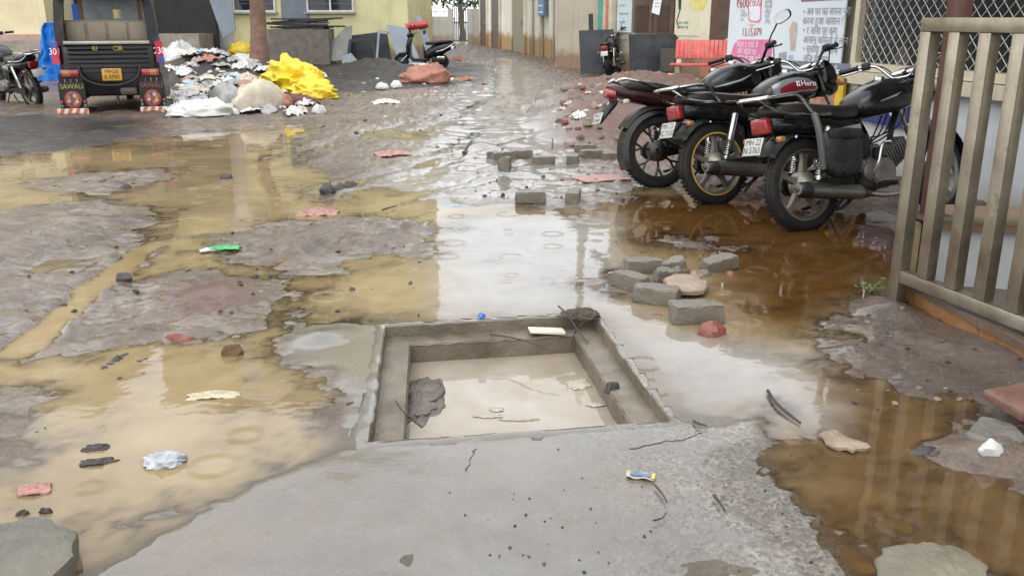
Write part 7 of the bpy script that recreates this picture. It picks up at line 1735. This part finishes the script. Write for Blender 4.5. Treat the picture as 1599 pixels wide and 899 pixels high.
twig('short twig lying on the concrete below the blue wrapper', [(1023, 757, 0.018), (1034, 770, 0.02), (1042, 784, 0.018)], 0.004)
twig('curved little twig near the bottom of the concrete slab', [(1020, 812, 0.018), (1034, 808, 0.018), (1040, 800, 0.018)], 0.003)
twig('brown twig on the gritty concrete near the brown puddle', [(1115, 773, 0.018), (1124, 784, 0.022), (1132, 797, 0.018)], 0.006)
twig('pale twig on the wet concrete right of the drain', [(1083, 657, 0.01), (1092, 661, 0.014), (1103, 664, 0.012)], 0.005)
twig('thin dark stick lying on the lane left of the paver row', [(724, 238, 0.02), (730, 228, 0.03), (737, 218, 0.04)], 0.012)
twig('thin dark stick standing up on the lane right of the paver row', [(862, 232, 0.02), (863, 226, 0.05), (863, 216, 0.1)], 0.010)
twig('straw-like twig on the middle puddle', [(596, 328, 0.01), (606, 325, 0.02), (620, 321, 0.015)], 0.008)
def crack(pts, seed):
    r_ = random.Random(seed); P = []
    Q = [gp(x, y) for x, y in pts]
    for i in range(len(Q) - 1):
        for k in range(6): q = Q[i].lerp(Q[i + 1], k / 6); P.append(q + Vector((r_.uniform(-.006, .006), r_.uniform(-.006, .006), 0)))
    P = [Vector((p.x, p.y, max(ground_z(p.x, p.y), 0.0) + 0.0022)) for p in P]
    mbk = MB()
    for i in range(len(P) - 1):
        d = (P[i + 1] - P[i]).normalized(); n_ = Vector((-d.y, d.x, 0)) * r_.uniform(0.0005, 0.0016); mbk.add([P[i] - n_, P[i + 1] - n_, P[i + 1] + n_, P[i] + n_, P[i] - Vector((0, 0, 0.01)), P[i + 1] - Vector((0, 0, 0.01))], [(0, 1, 2, 3), (0, 4, 5, 1), (3, 2, 5, 4)])
    mbk.build('crack_line', pm('crack_dark', (0.03, 0.026, 0.02), 0.8), ground, smooth=False)
crack([(985, 704), (1030, 692), (1068, 688), (1103, 672)], 1); crack([(742, 702), (733, 720), (728, 742)], 2)
# clump of roots and soil at the pit's far right corner
p = gp(905, 497); o = blob(0.20, 0.11, 0.055, 95, 0.45, 3.0).build('soil_clump', pm('root_soil', (0.06, 0.045, 0.032), 0.7, var=0.5, vscale=18, bumpk=0.9, bscale=60), None, ang=80); o.location = (p.x, p.y, 0.0); tag(o, 'clump of soil and roots on the far right corner of the drain', 'soil')
p = gp(655, 640, -0.155); o = blob(0.22, 0.50, 0.032, 96, 0.3, 2.0, 36, 20).build('soil_clump', pm('silt_heap', (0.085, 0.068, 0.052), 0.4, var=0.5, vscale=14, bumpk=0.9, bscale=50), None, ang=80); o.location = (p.x - 0.0, p.y + 0.12, -0.165); tag(o, 'dark silt bank rising from the water at the left of the drain', 'soil')
# scum floating on the pit water
for k, (px, py, w_, d_) in enumerate(((760, 650, 0.16, 0.05), (810, 655, 0.20, 0.04), (710, 682, 0.14, 0.05), (905, 600, 0.15, 0.16), (930, 632, 0.12, 0.06), (775, 640, 0.08, 0.06))):
    p = gp(px, py, ZW); o = blob(w_ * 0.8, d_ * 0.8, 0.006, 120 + k, 0.5, 2.0, 30, 9).build('scum_patch', pm('scum', (0.33, 0.285, 0.225), 0.4, var=0.2, vscale=20), None, ang=80); o.location = (p.x, p.y, ZW + 0.001); tag(o, 'pale frothy scum patch floating on the water in the drain', 'scum', 'scum patches in the drain')
# small weed at the gate foot
wd_ = gp(1358, 458); weed = thing('weed', 'small green weed growing at the foot of the gate post', 'plant', (wd_.x, wd_.y, 0.0))
mbw = MB(); r_ = random.Random(4)
for k in range(9):
    a = r_.uniform(0, 6.28); e = Vector((math.cos(a) * 0.07, math.sin(a) * 0.05, r_.uniform(0.03, 0.10))); st_ = MB().tube([(0, 0, 0), e * 0.5 + Vector((0, 0, 0.02)), e], [0.002, 0.0015, 0.001], 5).build('stem', LEAFM2, weed)
    for q in range(4):
        c = e * (0.5 + 0.17 * q); b0 = r_.uniform(0, 6.28); d = Vector((math.cos(b0), math.sin(b0), 0.3)) * 0.02; s0 = Vector((-d.y, d.x, 0)) * 0.4
        MB().add([c, c + d * 0.5 + s0, c + d, c + d * 0.5 - s0], [(0, 1, 2, 3)]).build('leaf', pm('weed_green', (0.10, 0.20, 0.05), 0.45, var=0.4, vscale=40), st_, smooth=False, fixn=False)
# ---- loose stones: many small ones on the mud
RK = [rock(1, 0.8, 0.6, 200 + k, n=(9, 6)).mesh('pebble', STONE, ang=30) for k in range(4)]
RKM = [STONE, TANS, REDS, DARKR, PAVER]; RKN = ['grey', 'tan', 'reddish', 'black', 'dull grey']; _rc = {}
def pebble(px, py, sz, mi, label, group, seed):
    r_ = random.Random(seed); k = r_.randrange(4); key = (k, mi)
    if key not in _rc: me_ = RK[k].copy(); me_.materials.clear(); me_.materials.append(RKM[mi]); _rc[key] = me_
    p = gp(px, py); o = link('pebble', _rc[key]); o.scale = (sz, sz * r_.uniform(0.7, 1.1), sz * r_.uniform(0.6, 1)); o.rotation_euler = (0, 0, r_.uniform(0, 6.28)); o.location = (p.x, p.y, max(ground_z(p.x, p.y), 0.0) + sz * 0.12); tag(o, label, 'pebble', group)
r_ = random.Random(99)
ZONES = [('on the lane mud around the paver row', 60, (740, 985), (235, 315), (0.015, 0.05), (2, 2, 1, 4, 2)), ('on the rubble at the foot of the mud mound', 60, (870, 985), (165, 235), (0.05, 0.17), (3, 2, 2, 1, 3)),
         ('on the mud between the left puddles', 55, (20, 660), (330, 500), (0.012, 0.04), (2, 1, 1, 4, 1)), ('on the gritty concrete at the front', 45, (700, 1290), (700, 895), (0.006, 0.014), (2, 1, 1, 6, 1)),
         ('on the mud bank below the gate', 45, (1330, 1590), (480, 640), (0.012, 0.035), (2, 2, 1, 3, 1)), ('on the ground before the rubbish heap', 35, (480, 760), (150, 240), (0.03, 0.08), (2, 2, 1, 3, 1))]
for zn, n_, xr_, yr_, sr, wt in ZONES:
    for k in range(n_):
        mi = r_.choices(range(5), wt)[0]; pebble(r_.uniform(*xr_), r_.uniform(*yr_), r_.uniform(*sr), mi, 'small %s stone %s' % (RKN[mi], zn), '%s stones %s' % (RKN[mi], zn), r_.randrange(10 ** 6))
